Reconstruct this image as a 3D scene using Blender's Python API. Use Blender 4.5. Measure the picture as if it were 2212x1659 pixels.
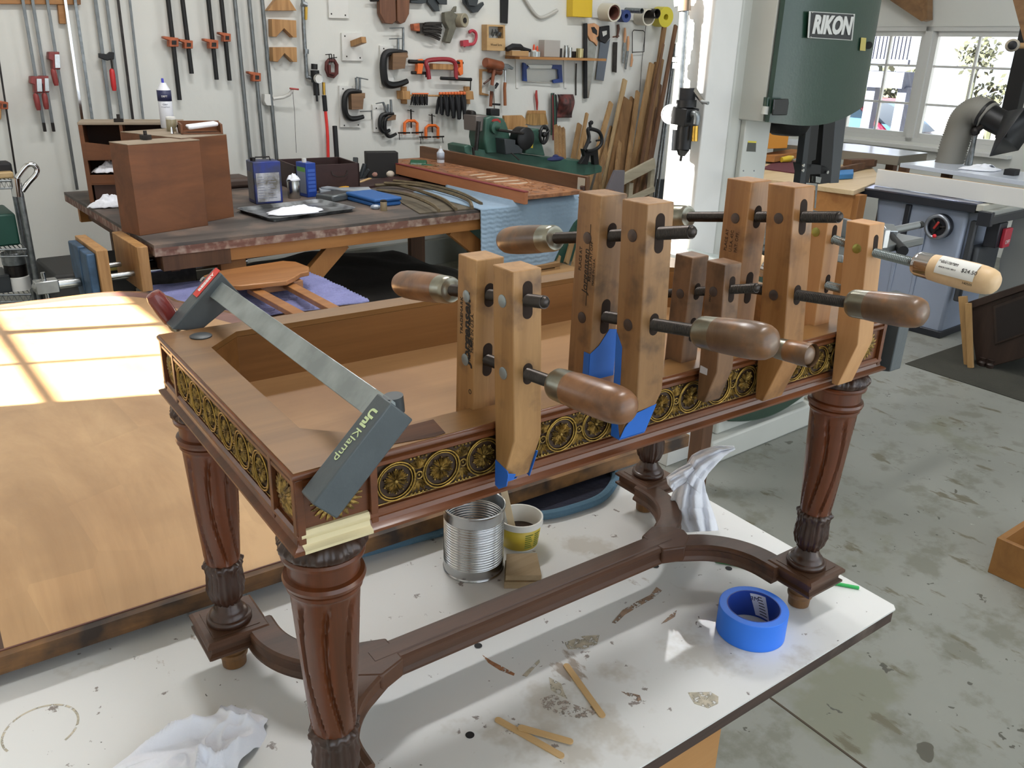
import bpy, bmesh, math, random
from mathutils import Vector as V, Matrix, noise
random.seed(7)
for o in list(bpy.data.objects): bpy.data.objects.remove(o)
SC = bpy.context.scene
COL = SC.collection
PI = math.pi
# ---------------------------------------------------------------- camera
CF = V((0, .92971607, -.36827712)); CR = V((.9995632, .01088391, .02747646)); CU = V((-.0295536, .36811625, .92930996))
CP = V((0, 0, 1.65)); FPX = 1817.4
cd = bpy.data.cameras.new('camera'); cam = bpy.data.objects.new('camera', cd); COL.objects.link(cam)
cd.sensor_width = 36; cd.lens = FPX / 2212 * 36; cd.clip_start = .05; cd.clip_end = 200
cam.matrix_world = Matrix(((CR.x, CU.x, -CF.x, CP.x), (CR.y, CU.y, -CF.y, CP.y), (CR.z, CU.z, -CF.z, CP.z), (0, 0, 0, 1)))
SC.camera = cam
# ---------------------------------------------------------------- room frame: u along the rear wall, v towards it
RA = math.radians(39)
RM = Matrix.Rotation(RA, 4, 'Z')
EU = RM @ V((1, 0, 0)); EV = RM @ V((0, 1, 0)); EZ = V((0, 0, 1))
# ---------------------------------------------------------------- light
w = bpy.data.worlds.new('sky'); SC.world = w; w.use_nodes = True
w.node_tree.nodes['Background'].inputs[0].default_value = (.84, .92, 1, 1)
w.node_tree.nodes['Background'].inputs[1].default_value = 1.45
sl = bpy.data.lights.new('sun', 'SUN'); so = bpy.data.objects.new('sun', sl); COL.objects.link(so)
sl.energy = 60; sl.color = (1, .95, .87); sl.angle = math.radians(.6)
_e = math.radians(28); _a = math.radians(-22)
SD = RM @ V((math.cos(_a) * math.cos(_e), math.sin(_a) * math.cos(_e), -math.sin(_e)))
so.rotation_euler = SD.to_track_quat('-Z', 'Y').to_euler()
def overhead_fill(u, v, e):  # unseen area light added to brighten the room, no fixture behind it
    l = bpy.data.lights.new('fill_light', 'AREA'); o = bpy.data.objects.new('fill_light', l); COL.objects.link(o)
    l.shape = 'RECTANGLE'; l.size = 1.2; l.size_y = .25; l.energy = e; l.color = (1, 1, 1)
    o.location = RM @ V((u, v, 4.0)); o.rotation_euler = (0, 0, RA)
overhead_fill(1.5, 3.2, 40); overhead_fill(4.5, 3.2, 40); overhead_fill(1.2, .4, 25)
SC.cycles.caustics_reflective = False
vs = SC.view_settings; vs.view_transform = 'Standard'; vs.look = 'None'; vs.gamma = 1; vs.exposure = .6
try: vs.use_curve_mapping = False
except Exception: pass
# ---------------------------------------------------------------- helpers
def at(x, y, z=None, Y=None):
    d = CF * FPX + CR * (x - 1106) - CU * (y - 829.5)
    return CP + d * ((z - CP.z) / d.z)
def onp(x, y, p, n):
    d = CF * FPX + CR * (x - 1106) - CU * (y - 829.5)
    return CP + d * ((V(p) - CP).dot(n) / d.dot(n))
def uv(a, b, z=0): return RM @ V((a, b, z))
def toR(p): return RM.inverted() @ V(p)
def WP(x, y, d=0): return onp(x, y, uv(0, 5.75 - d), EV)          # a point on the rear wall, d in front of it
TO = V((-.1869, .6461, .8)); TA = math.radians(35.98)
TM = Matrix.Translation(TO) @ Matrix.Rotation(TA, 4, 'Z')
TX = TM.to_3x3() @ V((1, 0, 0)); TY = TM.to_3x3() @ V((0, 1, 0))
TI = TM.inverted()
def TF(x, y, yy): return TI @ onp(x, y, TO + TY * yy, TY)          # pixel -> table frame on plane y=yy
def TXp(x, y, xx): return TI @ onp(x, y, TO + TX * xx, TX)
def lin(h):
    h = h.lstrip('#'); r = []
    for i in (0, 2, 4):
        c = int(h[i:i + 2], 16) / 255; r.append(c / 12.92 if c <= .04045 else ((c + .055) / 1.055) ** 2.4)
    return (*r, 1)
INV = {}
class MB:
    def __init__(s, M=None): s.v = []; s.f = []; s.M = M
    def add(s, vs, fs):
        b = len(s.v); M = s.M
        for p in vs: s.v.append(M @ V(p) if M else V(p))
        for f in fs: s.f.append([i + b for i in f])
        return s
    def box(s, c, d, R=None):
        c = V(c); h = V(d) / 2; vs = []
        for k in range(8):
            q = V((h.x if k & 1 else -h.x, h.y if k & 2 else -h.y, h.z if k & 4 else -h.z))
            vs.append(c + (R @ q if R else q))
        return s.add(vs, [(0, 2, 3, 1), (4, 5, 7, 6), (0, 1, 5, 4), (2, 6, 7, 3), (0, 4, 6, 2), (1, 3, 7, 5)])
    def b2(s, a, b): return s.box([(a[i] + b[i]) / 2 for i in range(3)], [abs(b[i] - a[i]) for i in range(3)])
    def beam(s, a, b, w, h, up=(0, 0, 1)):
        a = V(a); b = V(b); d = (b - a); L = d.length; d.normalize(); x = d.cross(V(up))
        if x.length < 1e-4: x = d.cross(V((1, 0, 0)))
        x.normalize(); y = x.cross(d)
        return s.add([a + e * L * d + x * w * i + y * h * j for e in (0, 1) for i, j in ((-.5, -.5), (.5, -.5), (.5, .5), (-.5, .5))],
                     [(0, 3, 2, 1), (4, 5, 6, 7), (0, 1, 5, 4), (1, 2, 6, 5), (2, 3, 7, 6), (3, 0, 4, 7)])
    def prism(s, pts, vec):
        pts = [V(p) for p in pts]; n = len(pts); vec = V(vec)
        return s.add(pts + [p + vec for p in pts], [list(range(n))[::-1], list(range(n, 2 * n))] + [(i, (i + 1) % n, n + (i + 1) % n, n + i) for i in range(n)])
    def tube(s, pts, r, n=10, closed=False, caps=True):
        pts = [V(p) for p in pts]; m = len(pts); rs = r if isinstance(r, (list, tuple)) else [r] * m
        vs = []; prev = None
        for i, p in enumerate(pts):
            a = pts[(i - 1) % m] if (closed or i > 0) else p; b = pts[(i + 1) % m] if (closed or i < m - 1) else p
            d = (b - a)
            d = d.normalized() if d.length > 1e-9 else V((0, 0, 1))
            if prev is None:
                x = d.orthogonal().normalized()
            else:
                x = prev - d * prev.dot(d); x = x.normalized() if x.length > 1e-6 else d.orthogonal().normalized()
            prev = x; y = d.cross(x)
            for k in range(n):
                t = 2 * PI * k / n; vs.append(p + (x * math.cos(t) + y * math.sin(t)) * rs[i])
        fs = []
        for i in range(m if closed else m - 1):
            j = (i + 1) % m
            for k in range(n): fs.append((i * n + k, i * n + (k + 1) % n, j * n + (k + 1) % n, j * n + k))
        if caps and not closed: fs += [list(range(n))[::-1], list(range((m - 1) * n, m * n))]
        return s.add(vs, fs)
    def lathe(s, prof, c, ax=(0, 0, 1), n=24, mod=None, caps=True, x0=None):
        c = V(c); ax = V(ax).normalized(); x = V(x0).normalized() if x0 else ax.orthogonal().normalized(); y = ax.cross(x)
        vs = []; m = len(prof)
        for i, (r, z) in enumerate(prof):
            for k in range(n):
                t = 2 * PI * k / n; rr = mod(t, z, r) if mod else r
                vs.append(c + ax * z + (x * math.cos(t) + y * math.sin(t)) * max(rr, 1e-5))
        fs = [(i * n + k, i * n + (k + 1) % n, (i + 1) * n + (k + 1) % n, (i + 1) * n + k) for i in range(m - 1) for k in range(n)]
        if caps: fs += [list(range(n))[::-1], list(range((m - 1) * n, m * n))]
        return s.add(vs, fs)
    def cyl(s, a, b, r, n=16, r2=None): return s.tube([a, b], [r, r2 if r2 is not None else r], n)
    def ell(s, c, rx, ry, rz, R=None, nu=8, nv=5):
        vs = []; c = V(c)
        for j in range(nv + 1):
            p = PI * j / nv
            for k in range(nu):
                t = 2 * PI * k / nu; q = V((rx * math.sin(p) * math.cos(t), ry * math.sin(p) * math.sin(t), rz * math.cos(p)))
                vs.append(c + (R @ q if R else q))
        return s.add(vs, [(j * nu + k, (j + 1) * nu + k, (j + 1) * nu + (k + 1) % nu, j * nu + (k + 1) % nu) for j in range(nv) for k in range(nu)])
    def ring(s, c, R, r, ax=(0, 0, 1), n=32, m=8, x0=None, sx=1, sy=1):
        c = V(c); ax = V(ax).normalized(); x = V(x0).normalized() if x0 else ax.orthogonal().normalized(); y = ax.cross(x)
        return s.tube([c + x * R * sx * math.cos(2 * PI * k / n) + y * R * sy * math.sin(2 * PI * k / n) for k in range(n)], r, m, closed=True)
    def grid(s, fn, nu, nv):
        return s.add([fn(i / nu, j / nv) for j in range(nv + 1) for i in range(nu + 1)],
                     [(j * (nu + 1) + i, j * (nu + 1) + i + 1, (j + 1) * (nu + 1) + i + 1, (j + 1) * (nu + 1) + i) for j in range(nv) for i in range(nu)])
    def sweep(s, path, prof, closed=False):
        """path: points in the xy plane, prof: (side offset, z) loop"""
        m = len(path); n = len(prof); vs = []; path = [V((q[0], q[1], 0)) for q in path]
        for i, p in enumerate(path):
            p = V(p); a = V(path[(i - 1) % m]) if (closed or i) else p; b = V(path[(i + 1) % m]) if (closed or i < m - 1) else p
            d1 = (p - a) if (p - a).length > 1e-7 else (b - p); d2 = (b - p) if (b - p).length > 1e-7 else d1
            d1.normalize(); d2.normalize(); d = (d1 + d2).normalized(); nn = V((d.y, -d.x, 0)); k = 1 / max(.35, d.dot(d1))
            for o, z in prof: vs.append(p + nn * o * k + V((0, 0, z)))
        fs = []
        for i in range(m if closed else m - 1):
            j = (i + 1) % m
            for k in range(n): fs.append((i * n + k, i * n + (k + 1) % n, j * n + (k + 1) % n, j * n + k))
        if not closed: fs += [list(range(n))[::-1], list(range((m - 1) * n, m * n))]
        return s.add(vs, fs)
    def build(s, name, mat, parent=None, bevel=0, ang=40, solid=0, sub=0, frame=None, fix=True):
        me = bpy.data.meshes.new(name); o = bpy.data.objects.new(name, me); COL.objects.link(o)
        if parent is not None:
            inv = INV[parent.name]; o.parent = parent; INV[o.name] = inv
        else:
            if frame is None:
                xs = [p.x for p in s.v]; ys = [p.y for p in s.v]
                frame = Matrix.Translation(((min(xs) + max(xs)) / 2, (min(ys) + max(ys)) / 2, min(p.z for p in s.v))) @ RM
            o.matrix_world = frame; inv = frame.inverted(); INV[o.name] = inv
        me.from_pydata([inv @ p for p in s.v], [], s.f)
        if fix:
            b = bmesh.new(); b.from_mesh(me); bmesh.ops.recalc_face_normals(b, faces=b.faces); b.to_mesh(me); b.free()
        me.shade_smooth(); me.set_sharp_from_angle(angle=math.radians(ang))
        me.materials.append(mat)
        if solid: m = o.modifiers.new('thickness', 'SOLIDIFY'); m.thickness = solid; m.offset = 0
        if bevel: m = o.modifiers.new('bevel', 'BEVEL'); m.width = bevel; m.segments = 2; m.limit_method = 'ANGLE'; m.angle_limit = math.radians(40)
        if sub: m = o.modifiers.new('sub', 'SUBSURF'); m.levels = m.render_levels = sub
        return o
def tag(o, label, cat, group=None, kind=None):
    o['label'] = label; o['category'] = cat
    if group: o['group'] = group
    if kind: o['kind'] = kind
    return o
def thing(name, label, cat, loc, group=None, rot=RM, kind=None):
    o = bpy.data.objects.new(name, None); COL.objects.link(o); o.empty_display_size = .05
    o.matrix_world = Matrix.Translation(V(loc)) @ rot.to_3x3().to_4x4(); INV[o.name] = o.matrix_world.inverted()
    return tag(o, label, cat, group, kind)
def struct(o): o['kind'] = 'structure'; return o
def text(s, size, M, name, mat, parent, ext=.0003, bold=0, shear=0, align='CENTER'):
    c = bpy.data.curves.new(name, 'FONT'); c.body = s; c.size = size; c.extrude = ext; c.offset = bold; c.shear = shear
    c.align_x = align; c.align_y = 'CENTER'; c.resolution_u = 3
    t = bpy.data.objects.new('t', c); me = bpy.data.meshes.new_from_object(t); bpy.data.objects.remove(t)
    me.name = name; o = bpy.data.objects.new(name, me); COL.objects.link(o); o.parent = parent; INV[o.name] = INV[parent.name]
    me.transform(INV[parent.name] @ M); me.materials.clear(); me.materials.append(mat); return o
def FM(o, x, y):
    """matrix from origin and the x / y axes of a flat face"""
    x = V(x).normalized(); y = V(y); y = (y - x * y.dot(x)).normalized(); z = x.cross(y)
    return Matrix(((x.x, y.x, z.x, o[0]), (x.y, y.y, z.y, o[1]), (x.z, y.z, z.z, o[2]), (0, 0, 0, 1)))
# ---------------------------------------------------------------- materials
MC = {}
def mat(name, col, rough=.5, metal=0, var=0, vs=8, bump=0, bs=40, coat=0, col2=None, spec=None, stretch=None, alpha=None, emit=0):
    if name in MC: return MC[name]
    m = bpy.data.materials.new(name); m.use_nodes = True; N = m.node_tree.nodes; L = m.node_tree.links; b = N['Principled BSDF']
    c = lin(col) if isinstance(col, str) else col
    b.inputs['Base Color'].default_value = c; b.inputs['Roughness'].default_value = rough; b.inputs['Metallic'].default_value = metal
    if coat: b.inputs['Coat Weight'].default_value = coat; b.inputs['Coat Roughness'].default_value = .12
    if spec is not None: b.inputs['Specular IOR Level'].default_value = spec
    if emit: b.inputs['Emission Color'].default_value = c; b.inputs['Emission Strength'].default_value = emit
    tc = N.new('ShaderNodeTexCoord'); mp = N.new('ShaderNodeMapping'); L.new(tc.outputs['Object'], mp.inputs[0])
    if stretch: mp.inputs['Scale'].default_value = stretch
    if var or col2:
        n = N.new('ShaderNodeTexNoise'); n.inputs['Scale'].default_value = vs; n.inputs['Detail'].default_value = 5; L.new(mp.outputs[0], n.inputs[0])
        r = N.new('ShaderNodeValToRGB'); L.new(n.outputs[0], r.inputs[0])
        c2 = lin(col2) if col2 else tuple(max(0, x * (1 - var)) for x in c[:3]) + (1,)
        r.color_ramp.elements[0].position = .38; r.color_ramp.elements[1].position = .62
        r.color_ramp.elements[0].color = c2; r.color_ramp.elements[1].color = c; L.new(r.outputs[0], b.inputs['Base Color'])
    if bump:
        n2 = N.new('ShaderNodeTexNoise'); n2.inputs['Scale'].default_value = bs; n2.inputs['Detail'].default_value = 4; L.new(mp.outputs[0], n2.inputs[0])
        bp = N.new('ShaderNodeBump'); bp.inputs['Strength'].default_value = bump; bp.inputs['Distance'].default_value = .01
        L.new(n2.outputs[0], bp.inputs['Height']); L.new(bp.outputs[0], b.inputs['Normal'])
    MC[name] = m; return m
def wood(name, light, dark, ax=2, sc=30, rough=.5, coat=0, stain=None, sts=6, stp=.6, ratio=14, bump=.15, patch=None):
    """grain runs along local axis ax; stain: darker worn areas; patch: planks of differing tone"""
    if name in MC: return MC[name]
    m = bpy.data.materials.new(name); m.use_nodes = True; N = m.node_tree.nodes; L = m.node_tree.links; b = N['Principled BSDF']
    b.inputs['Roughness'].default_value = rough
    if coat: b.inputs['Coat Weight'].default_value = coat; b.inputs['Coat Roughness'].default_value = .15
    tc = N.new('ShaderNodeTexCoord'); mp = N.new('ShaderNodeMapping'); L.new(tc.outputs['Object'], mp.inputs[0])
    s = [1, 1, 1]; s[ax] = 1 / ratio; mp.inputs['Scale'].default_value = s
    n = N.new('ShaderNodeTexNoise'); n.inputs['Scale'].default_value = sc; n.inputs['Detail'].default_value = 7; n.inputs['Roughness'].default_value = .65; n.inputs['Distortion'].default_value = .6
    L.new(mp.outputs[0], n.inputs[0])
    r = N.new('ShaderNodeValToRGB'); L.new(n.outputs[0], r.inputs[0])
    e = r.color_ramp.elements; e[0].position = .32; e[1].position = .66; e[0].color = lin(dark); e[1].color = lin(light)
    out = r.outputs[0]
    if patch:
        mp2 = N.new('ShaderNodeMapping'); mp2.inputs['Scale'].default_value = patch; L.new(tc.outputs['Object'], mp2.inputs[0])
        vo = N.new('ShaderNodeTexVoronoi'); vo.inputs['Scale'].default_value = 1; vo.inputs['Randomness'].default_value = .3; L.new(mp2.outputs[0], vo.inputs[0])
        bw = N.new('ShaderNodeRGBToBW'); L.new(vo.outputs['Color'], bw.inputs[0])
        mr = N.new('ShaderNodeMapRange'); mr.inputs[3].default_value = .88; mr.inputs[4].default_value = 1.05; L.new(bw.outputs[0], mr.inputs[0])
        mx = N.new('ShaderNodeVectorMath'); mx.operation = 'MULTIPLY'; L.new(out, mx.inputs[0]); L.new(mr.outputs[0], mx.inputs[1]); out = mx.outputs[0]
    if stain:
        n3 = N.new('ShaderNodeTexNoise'); n3.inputs['Scale'].default_value = sts; n3.inputs['Detail'].default_value = 6; L.new(tc.outputs['Object'], n3.inputs[0])
        r3 = N.new('ShaderNodeValToRGB'); L.new(n3.outputs[0], r3.inputs[0]); r3.color_ramp.elements[0].position = stp - .14; r3.color_ramp.elements[1].position = stp + .1
        mx = N.new('ShaderNodeMix'); mx.data_type = 'RGBA'; L.new(r3.outputs[0], mx.inputs[0]); L.new(out, mx.inputs[6]); mx.inputs[7].default_value = lin(stain); out = mx.outputs[2]
    L.new(out, b.inputs['Base Color'])
    if bump:
        bp = N.new('ShaderNodeBump'); bp.inputs['Strength'].default_value = bump; bp.inputs['Distance'].default_value = .002
        L.new(n.outputs[0], bp.inputs['Height']); L.new(bp.outputs[0], b.inputs['Normal'])
    MC[name] = m; return m
def speckle(name, base, spots, rough=.5, var=.08, coat=0, bump=0):
    """a base colour with layers of irregular marks: (scale, cutoff, softness, colour, distort, stretch)"""
    m = bpy.data.materials.new(name); m.use_nodes = True; N = m.node_tree.nodes; L = m.node_tree.links; b = N['Principled BSDF']
    b.inputs['Roughness'].default_value = rough
    if coat: b.inputs['Coat Weight'].default_value = coat
    tc = N.new('ShaderNodeTexCoord'); n = N.new('ShaderNodeTexNoise'); n.inputs['Scale'].default_value = 2.5; n.inputs['Detail'].default_value = 8; L.new(tc.outputs['Object'], n.inputs[0])
    r = N.new('ShaderNodeValToRGB'); L.new(n.outputs[0], r.inputs[0]); c = lin(base); r.color_ramp.elements[0].position = .35; r.color_ramp.elements[1].position = .65
    r.color_ramp.elements[0].color = tuple(x * (1 - var) for x in c[:3]) + (1,); r.color_ramp.elements[1].color = c; out = r.outputs[0]
    for i, (sc, cut, soft, col, kind, st) in enumerate(spots):
        mp = N.new('ShaderNodeMapping'); mp.inputs['Scale'].default_value = st; mp.inputs['Location'].default_value = (i * 3.7, i * 1.3, 0); L.new(tc.outputs['Object'], mp.inputs[0])
        if kind == 'n':
            t = N.new('ShaderNodeTexNoise'); t.inputs['Scale'].default_value = sc; t.inputs['Detail'].default_value = 6; t.inputs['Roughness'].default_value = .62; L.new(mp.outputs[0], t.inputs[0])
            a, z = cut, cut + soft; o = t.outputs[0]
        else:
            nn = N.new('ShaderNodeTexNoise'); nn.inputs['Scale'].default_value = sc * 1.7; L.new(mp.outputs[0], nn.inputs[0])
            ad = N.new('ShaderNodeMix'); ad.data_type = 'VECTOR'; ad.inputs[0].default_value = .12; L.new(mp.outputs[0], ad.inputs[4]); L.new(nn.outputs[1], ad.inputs[5])
            t = N.new('ShaderNodeTexVoronoi'); t.inputs['Scale'].default_value = sc; t.inputs['Randomness'].default_value = 1; L.new(ad.outputs[1], t.inputs[0])
            sub = N.new('ShaderNodeMath'); sub.operation = 'SUBTRACT'; bw = N.new('ShaderNodeRGBToBW'); L.new(t.outputs['Color'], bw.inputs[0])
            mul = N.new('ShaderNodeMath'); mul.operation = 'MULTIPLY'; L.new(bw.outputs[0], mul.inputs[0]); mul.inputs[1].default_value = cut
            L.new(mul.outputs[0], sub.inputs[0]); L.new(t.outputs['Distance'], sub.inputs[1]); a, z = cut * .5, cut * .5 + soft; o = sub.outputs[0]
        mr = N.new('ShaderNodeMapRange'); mr.inputs[1].default_value = a; mr.inputs[2].default_value = z; L.new(o, mr.inputs[0])
        mx = N.new('ShaderNodeMix'); mx.data_type = 'RGBA'; L.new(mr.outputs[0], mx.inputs[0]); L.new(out, mx.inputs[6]); mx.inputs[7].default_value = lin(col); out = mx.outputs[2]
    L.new(out, b.inputs['Base Color'])
    if bump:
        bp = N.new('ShaderNodeBump'); bp.inputs['Strength'].default_value = bump; bp.inputs['Distance'].default_value = .003; L.new(n.outputs[0], bp.inputs['Height']); L.new(bp.outputs[0], b.inputs['Normal'])
    MC[name] = m; return m
K = dict(
 black=mat('black_metal', '#1d1d1e', .45, .3), iron=mat('dark_iron', '#3a3634', .45, .7, .4, 30), steel=mat('steel', '#b9bab8', .25, 1, .15, 30),
 galv=mat('galvanised', '#8d9294', .4, .8, .3, 40), chrome=mat('chrome', '#d8d8d8', .1, 1), greybar=mat('grey_bar', '#7d8182', .45, .7, .2, 20),
 white=mat('white_paint', '#dcdbd6', .5, 0, .06, 6), red=mat('red_paint', '#a8322c', .4, 0, .2, 30), orange=mat('orange_paint', '#b8613a', .5, 0, .35, 40),
 brt=mat('bright_orange', '#e8702a', .4), rubber=mat('black_rubber', '#17171a', .7), brass=mat('brass_bright', '#c9a04a', .28, 1, .15, 30),
 plastic=mat('grey_plastic', '#33383b', .45), pine=wood('pine', '#c79a63', '#a5733f', 2, 14), pineu=wood('pine_u', '#b5834c', '#946232', 0, 12, stain='#6d451f', stp=.68),
 block=wood('block_wood', '#b98d5a', '#94693a', 2, 30), dwood=wood('dark_wood', '#5d3a2a', '#3c241b', 0, 20), bluep=mat('blue_paint', '#24408c', .4, 0, .2, 20),
 green=mat('machine_green', '#3c5f52', .4, 0, .15, 12), glass=None, rag=mat('white_cloth', '#f0f2fa', .9, 0, .03, 20, .3, 60), label=mat('paper_label', '#e6e6e2', .6),
 ink=mat('black_ink', '#201c1a', .7), tape=mat('painters_tape', '#2a6fd0', .6, 0, .12, 20), cardboard=mat('tan_card', '#b08c60', .8))
# ================================================================ the room
FLM = speckle('concrete', '#90918a', [(6, .52, .10, '#7a7a70', 'n', (1, 1, 1)), (1.5, .60, .06, '#7f8072', 'n', (1, 1, 1)), (7, .46, .02, '#5a584f', 'v', (1, 1.2, 1)), (17, .50, .02, '#55544d', 'v', (1, 1, 1)), (5, .60, .04, '#6b6757', 'n', (2, .7, 1)), (30, .70, .02, '#a9aaa4', 'n', (1, 1, 1))], .42, .1, 0, .1)
WLM = mat('wall_paint', '#d9d9d3', .75, 0, .05, 1.5, .12, 25)
def rb(name, a, b, m, bevel=0, parent=None): return MB(RM).b2(a, b).build(name, m, parent, bevel)
FR0 = RM.copy()
f = MB(RM).b2((-1.4, -4, -.1), (9.2, 5.9, 0)).build('floor', FLM, frame=FR0); struct(f)
m_ = MB(RM)
m_.b2((-1.4, 5.75, 0), (8.5, 5.9, 4.3)); struct(m_.build('wall_rear', WLM, frame=FR0))
m_ = MB(RM)
WV0, WV1, WZ0, WZ1 = 3.34, 5.02, .93, 1.965
m_.b2((8.3, -4, 0), (8.45, WV0, 4.3)).b2((8.3, WV1, 0), (8.45, 5.75, 4.3)).b2((8.3, WV0, 0), (8.45, WV1, WZ0)).b2((8.3, WV0, WZ1), (8.45, WV1, 4.3))
struct(m_.build('wall_right', WLM, frame=FR0))
m_ = MB(RM); x0, x1 = -1.3, -1.2
m_.b2((x0, -4, 0), (x1, 2.66, 4.3)).b2((x0, 3.95, 0), (x1, 5.75, 4.3)).b2((x0, 2.66, 0), (x1, 3.95, 1.2)).b2((x0, 2.66, 2.02), (x1, 3.95, 2.8)).b2((x0, 2.66, 4.1), (x1, 3.95, 4.3)).b2((x0, 2.66, 2.8), (x1, 3.66, 4.1)).b2((x0, 3.80, 2.8), (x1, 3.95, 4.1))  # narrow upper opening is added, shaped so its sun strikes only the post
struct(m_.build('wall_left', WLM, frame=FR0))
struct(MB(RM).b2((-1.4, -4, 4.3), (8.5, 5.9, 4.4)).build('ceiling', WLM, frame=FR0))
WFM = mat('window_frame_paint', '#cfcfcb', .5)
m_ = MB(RM)
for v_, t in ((3.03, .010), (3.34, .035), (3.60, .012)): m_.box((-1.25, v_, 1.61), (.022, t, .84))
m_.box((-1.25, 3.3, 1.74), (.02, 1.3, .014)).box((-1.25, 3.3, 1.22), (.06, 1.3, .05)).box((-1.25, 3.3, 2.0), (.06, 1.3, .05)).box((-1.25, 2.68, 1.6), (.06, .05, .84)).box((-1.25, 3.93, 1.6), (.06, .05, .84))
w1 = m_.build('window_1', WFM, frame=FR0); struct(w1)
# the big window in the right wall: two sashes of 2 x 3 panes
GL = bpy.data.materials.new('glass'); GL.use_nodes = True
_n = GL.node_tree.nodes; _l = GL.node_tree.links; _o = _n['Material Output']; _t = _n.new('ShaderNodeBsdfTransparent'); _g = _n.new('ShaderNodeBsdfGlossy'); _g.inputs['Roughness'].default_value = .02
_m = _n.new('ShaderNodeMixShader'); _m.inputs[0].default_value = .06; _l.new(_t.outputs[0], _m.inputs[1]); _l.new(_g.outputs[0], _m.inputs[2]); _l.new(_m.outputs[0], _o.inputs[0])
m_ = MB(RM); U = 8.36
m_.box((U, (WV0 + WV1) / 2, WZ0 + .02), (.1, WV1 - WV0, .04)).box((U, (WV0 + WV1) / 2, WZ1 - .02), (.1, WV1 - WV0, .04)).box((U, WV0 + .02, 1.45), (.1, .04, 1.03)).box((U, WV1 - .02, 1.45), (.1, .04, 1.03)).box((U, 4.245, 1.45), (.1, .07, 1.03))
for a, b in ((WV0 + .03, 4.21), (4.28, WV1 - .03)):
    m_.box((U, a + .02, 1.45), (.05, .05, .98)).box((U, b - .02, 1.45), (.05, .05, .98)).box((U, (a + b) / 2, WZ0 + .06), (.05, b - a, .05)).box((U, (a + b) / 2, WZ1 - .06), (.05, b - a, .05))
    m_.box((U, (a + b) / 2, 1.45), (.03, .022, .96))
    for z in (1.28, 1.62): m_.box((U, (a + b) / 2, z), (.03, b - a, .02))
w2 = m_.build('window_2', WFM, frame=FR0); struct(w2)
MB(RM).b2((8.375, WV0 + .02, WZ0 + .03), (8.379, WV1 - .02, WZ1 - .03)).build('pane', GL, w2)
MB(RM).box((8.27, 4.22, WZ0 - .04), (.12, 1.9, .035)).build('window_sill', WFM, w2, .003)
MB(RM).box((8.33, 4.27, 1.42), (.012, .012, .9)).build('cremone_bolt', K['iron'], w2)
TR = wood('truss_wood', '#8e6a45', '#6b4c2f', 0, 8)
m_ = MB(RM)
def wr(x, y, u=8.15): return onp(x, y, uv(u, 0), EU)
m_ = MB(); a = wr(1905, -30); b = wr(2002, 40); m_.prism([wr(1862, -40), wr(1990, 46), wr(2003, 42), wr(2003, -60), wr(1900, -60)], EU * .1)
struct(m_.build('trim_1', TR))
m_ = MB(); m_.prism([wr(2172, -60, 7.2), wr(2212, 92, 7.2), wr(2250, 150, 7.2), wr(2250, -60, 7.2)], EU * .1)
struct(m_.build('trim_2', TR))
POSTM = mat('post_paint', '#d7d6d2', .6, 0, .06, 5, .05, 60)
struct(MB(RM).b2((2.57, 2.1, 0), (2.722, 2.262, 4.3)).build('trim_3', POSTM, None, .004, frame=FR0))
struct(MB(RM).b2((-1.2, 5.69, 0), (8.3, 5.75, .2)).build('baseboard_rear', mat('stem_wall', '#a3a49d', .8, 0, .1, 5), None, frame=FR0))
# saw cut joint in the slab
a = at(1640, 1490, 0); b = at(1900, 1682, 0); d = (b - a).normalized()
struct(MB().beam(a - d * 1.5 + EZ * .001, b + d * 2 + EZ * .001, .006, .002).build('trim_4', mat('joint', '#4a4033', .8)))
# ================================================================ outside the window
GRM = mat('gravel', '#c9c7bd', .9, 0, .15, 6)
g = struct(MB(RM).b2((8.46, -14, -.65), (40, 30, -.55)).build('floor_outside', GRM)); g.name = 'trim_5'
DK = mat('weathered_deck', '#363d52', .7, 0, .2, 8)
t = thing('raised_deck', 'weathered grey deck with upright balusters outside the window', 'deck', uv(12.5, 8.2, 0))
def wo(x, y, u): return onp(x, y, uv(u, 0), EU)
def wbox(m, x, y0, y1, u, w):
    a = wo(x, y0, u); b = wo(x, y1, u); b = V((a.x, a.y, b.z)); m.beam(a, b, w, w, EV); return m
U2 = 12.5
a = toR(wo(1790, 150, U2)); b = toR(wo(1962, 155, U2)); zt = toR(wo(1900, 62, U2)).z + .1
MB(RM).b2((U2 - .1, b.y, a.z - .22), (U2 + .7, a.y + 1, a.z)).build('platform', DK, t)
MB(RM).b2((U2 - .08, b.y, zt), (U2, a.y + 1, zt + .09)).b2((U2 - .06, b.y, a.z + .1), (U2, a.y + 1, a.z + .17)).build('rail', DK, t)
n = 22
for i in range(n):
    y = b.y + .04 + (a.y - b.y) * i / n; MB(RM).b2((U2 - .05, y, a.z + .1), (U2 - .01, y + .04, zt)).build('baluster', DK, t)
for x in (1948, 1880):
    q = toR(wo(x, 200, U2)); MB(RM).b2((U2, q.y - .07, -.55), (U2 + .14, q.y + .07, a.z - .2)).build('post', DK, t)
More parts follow.
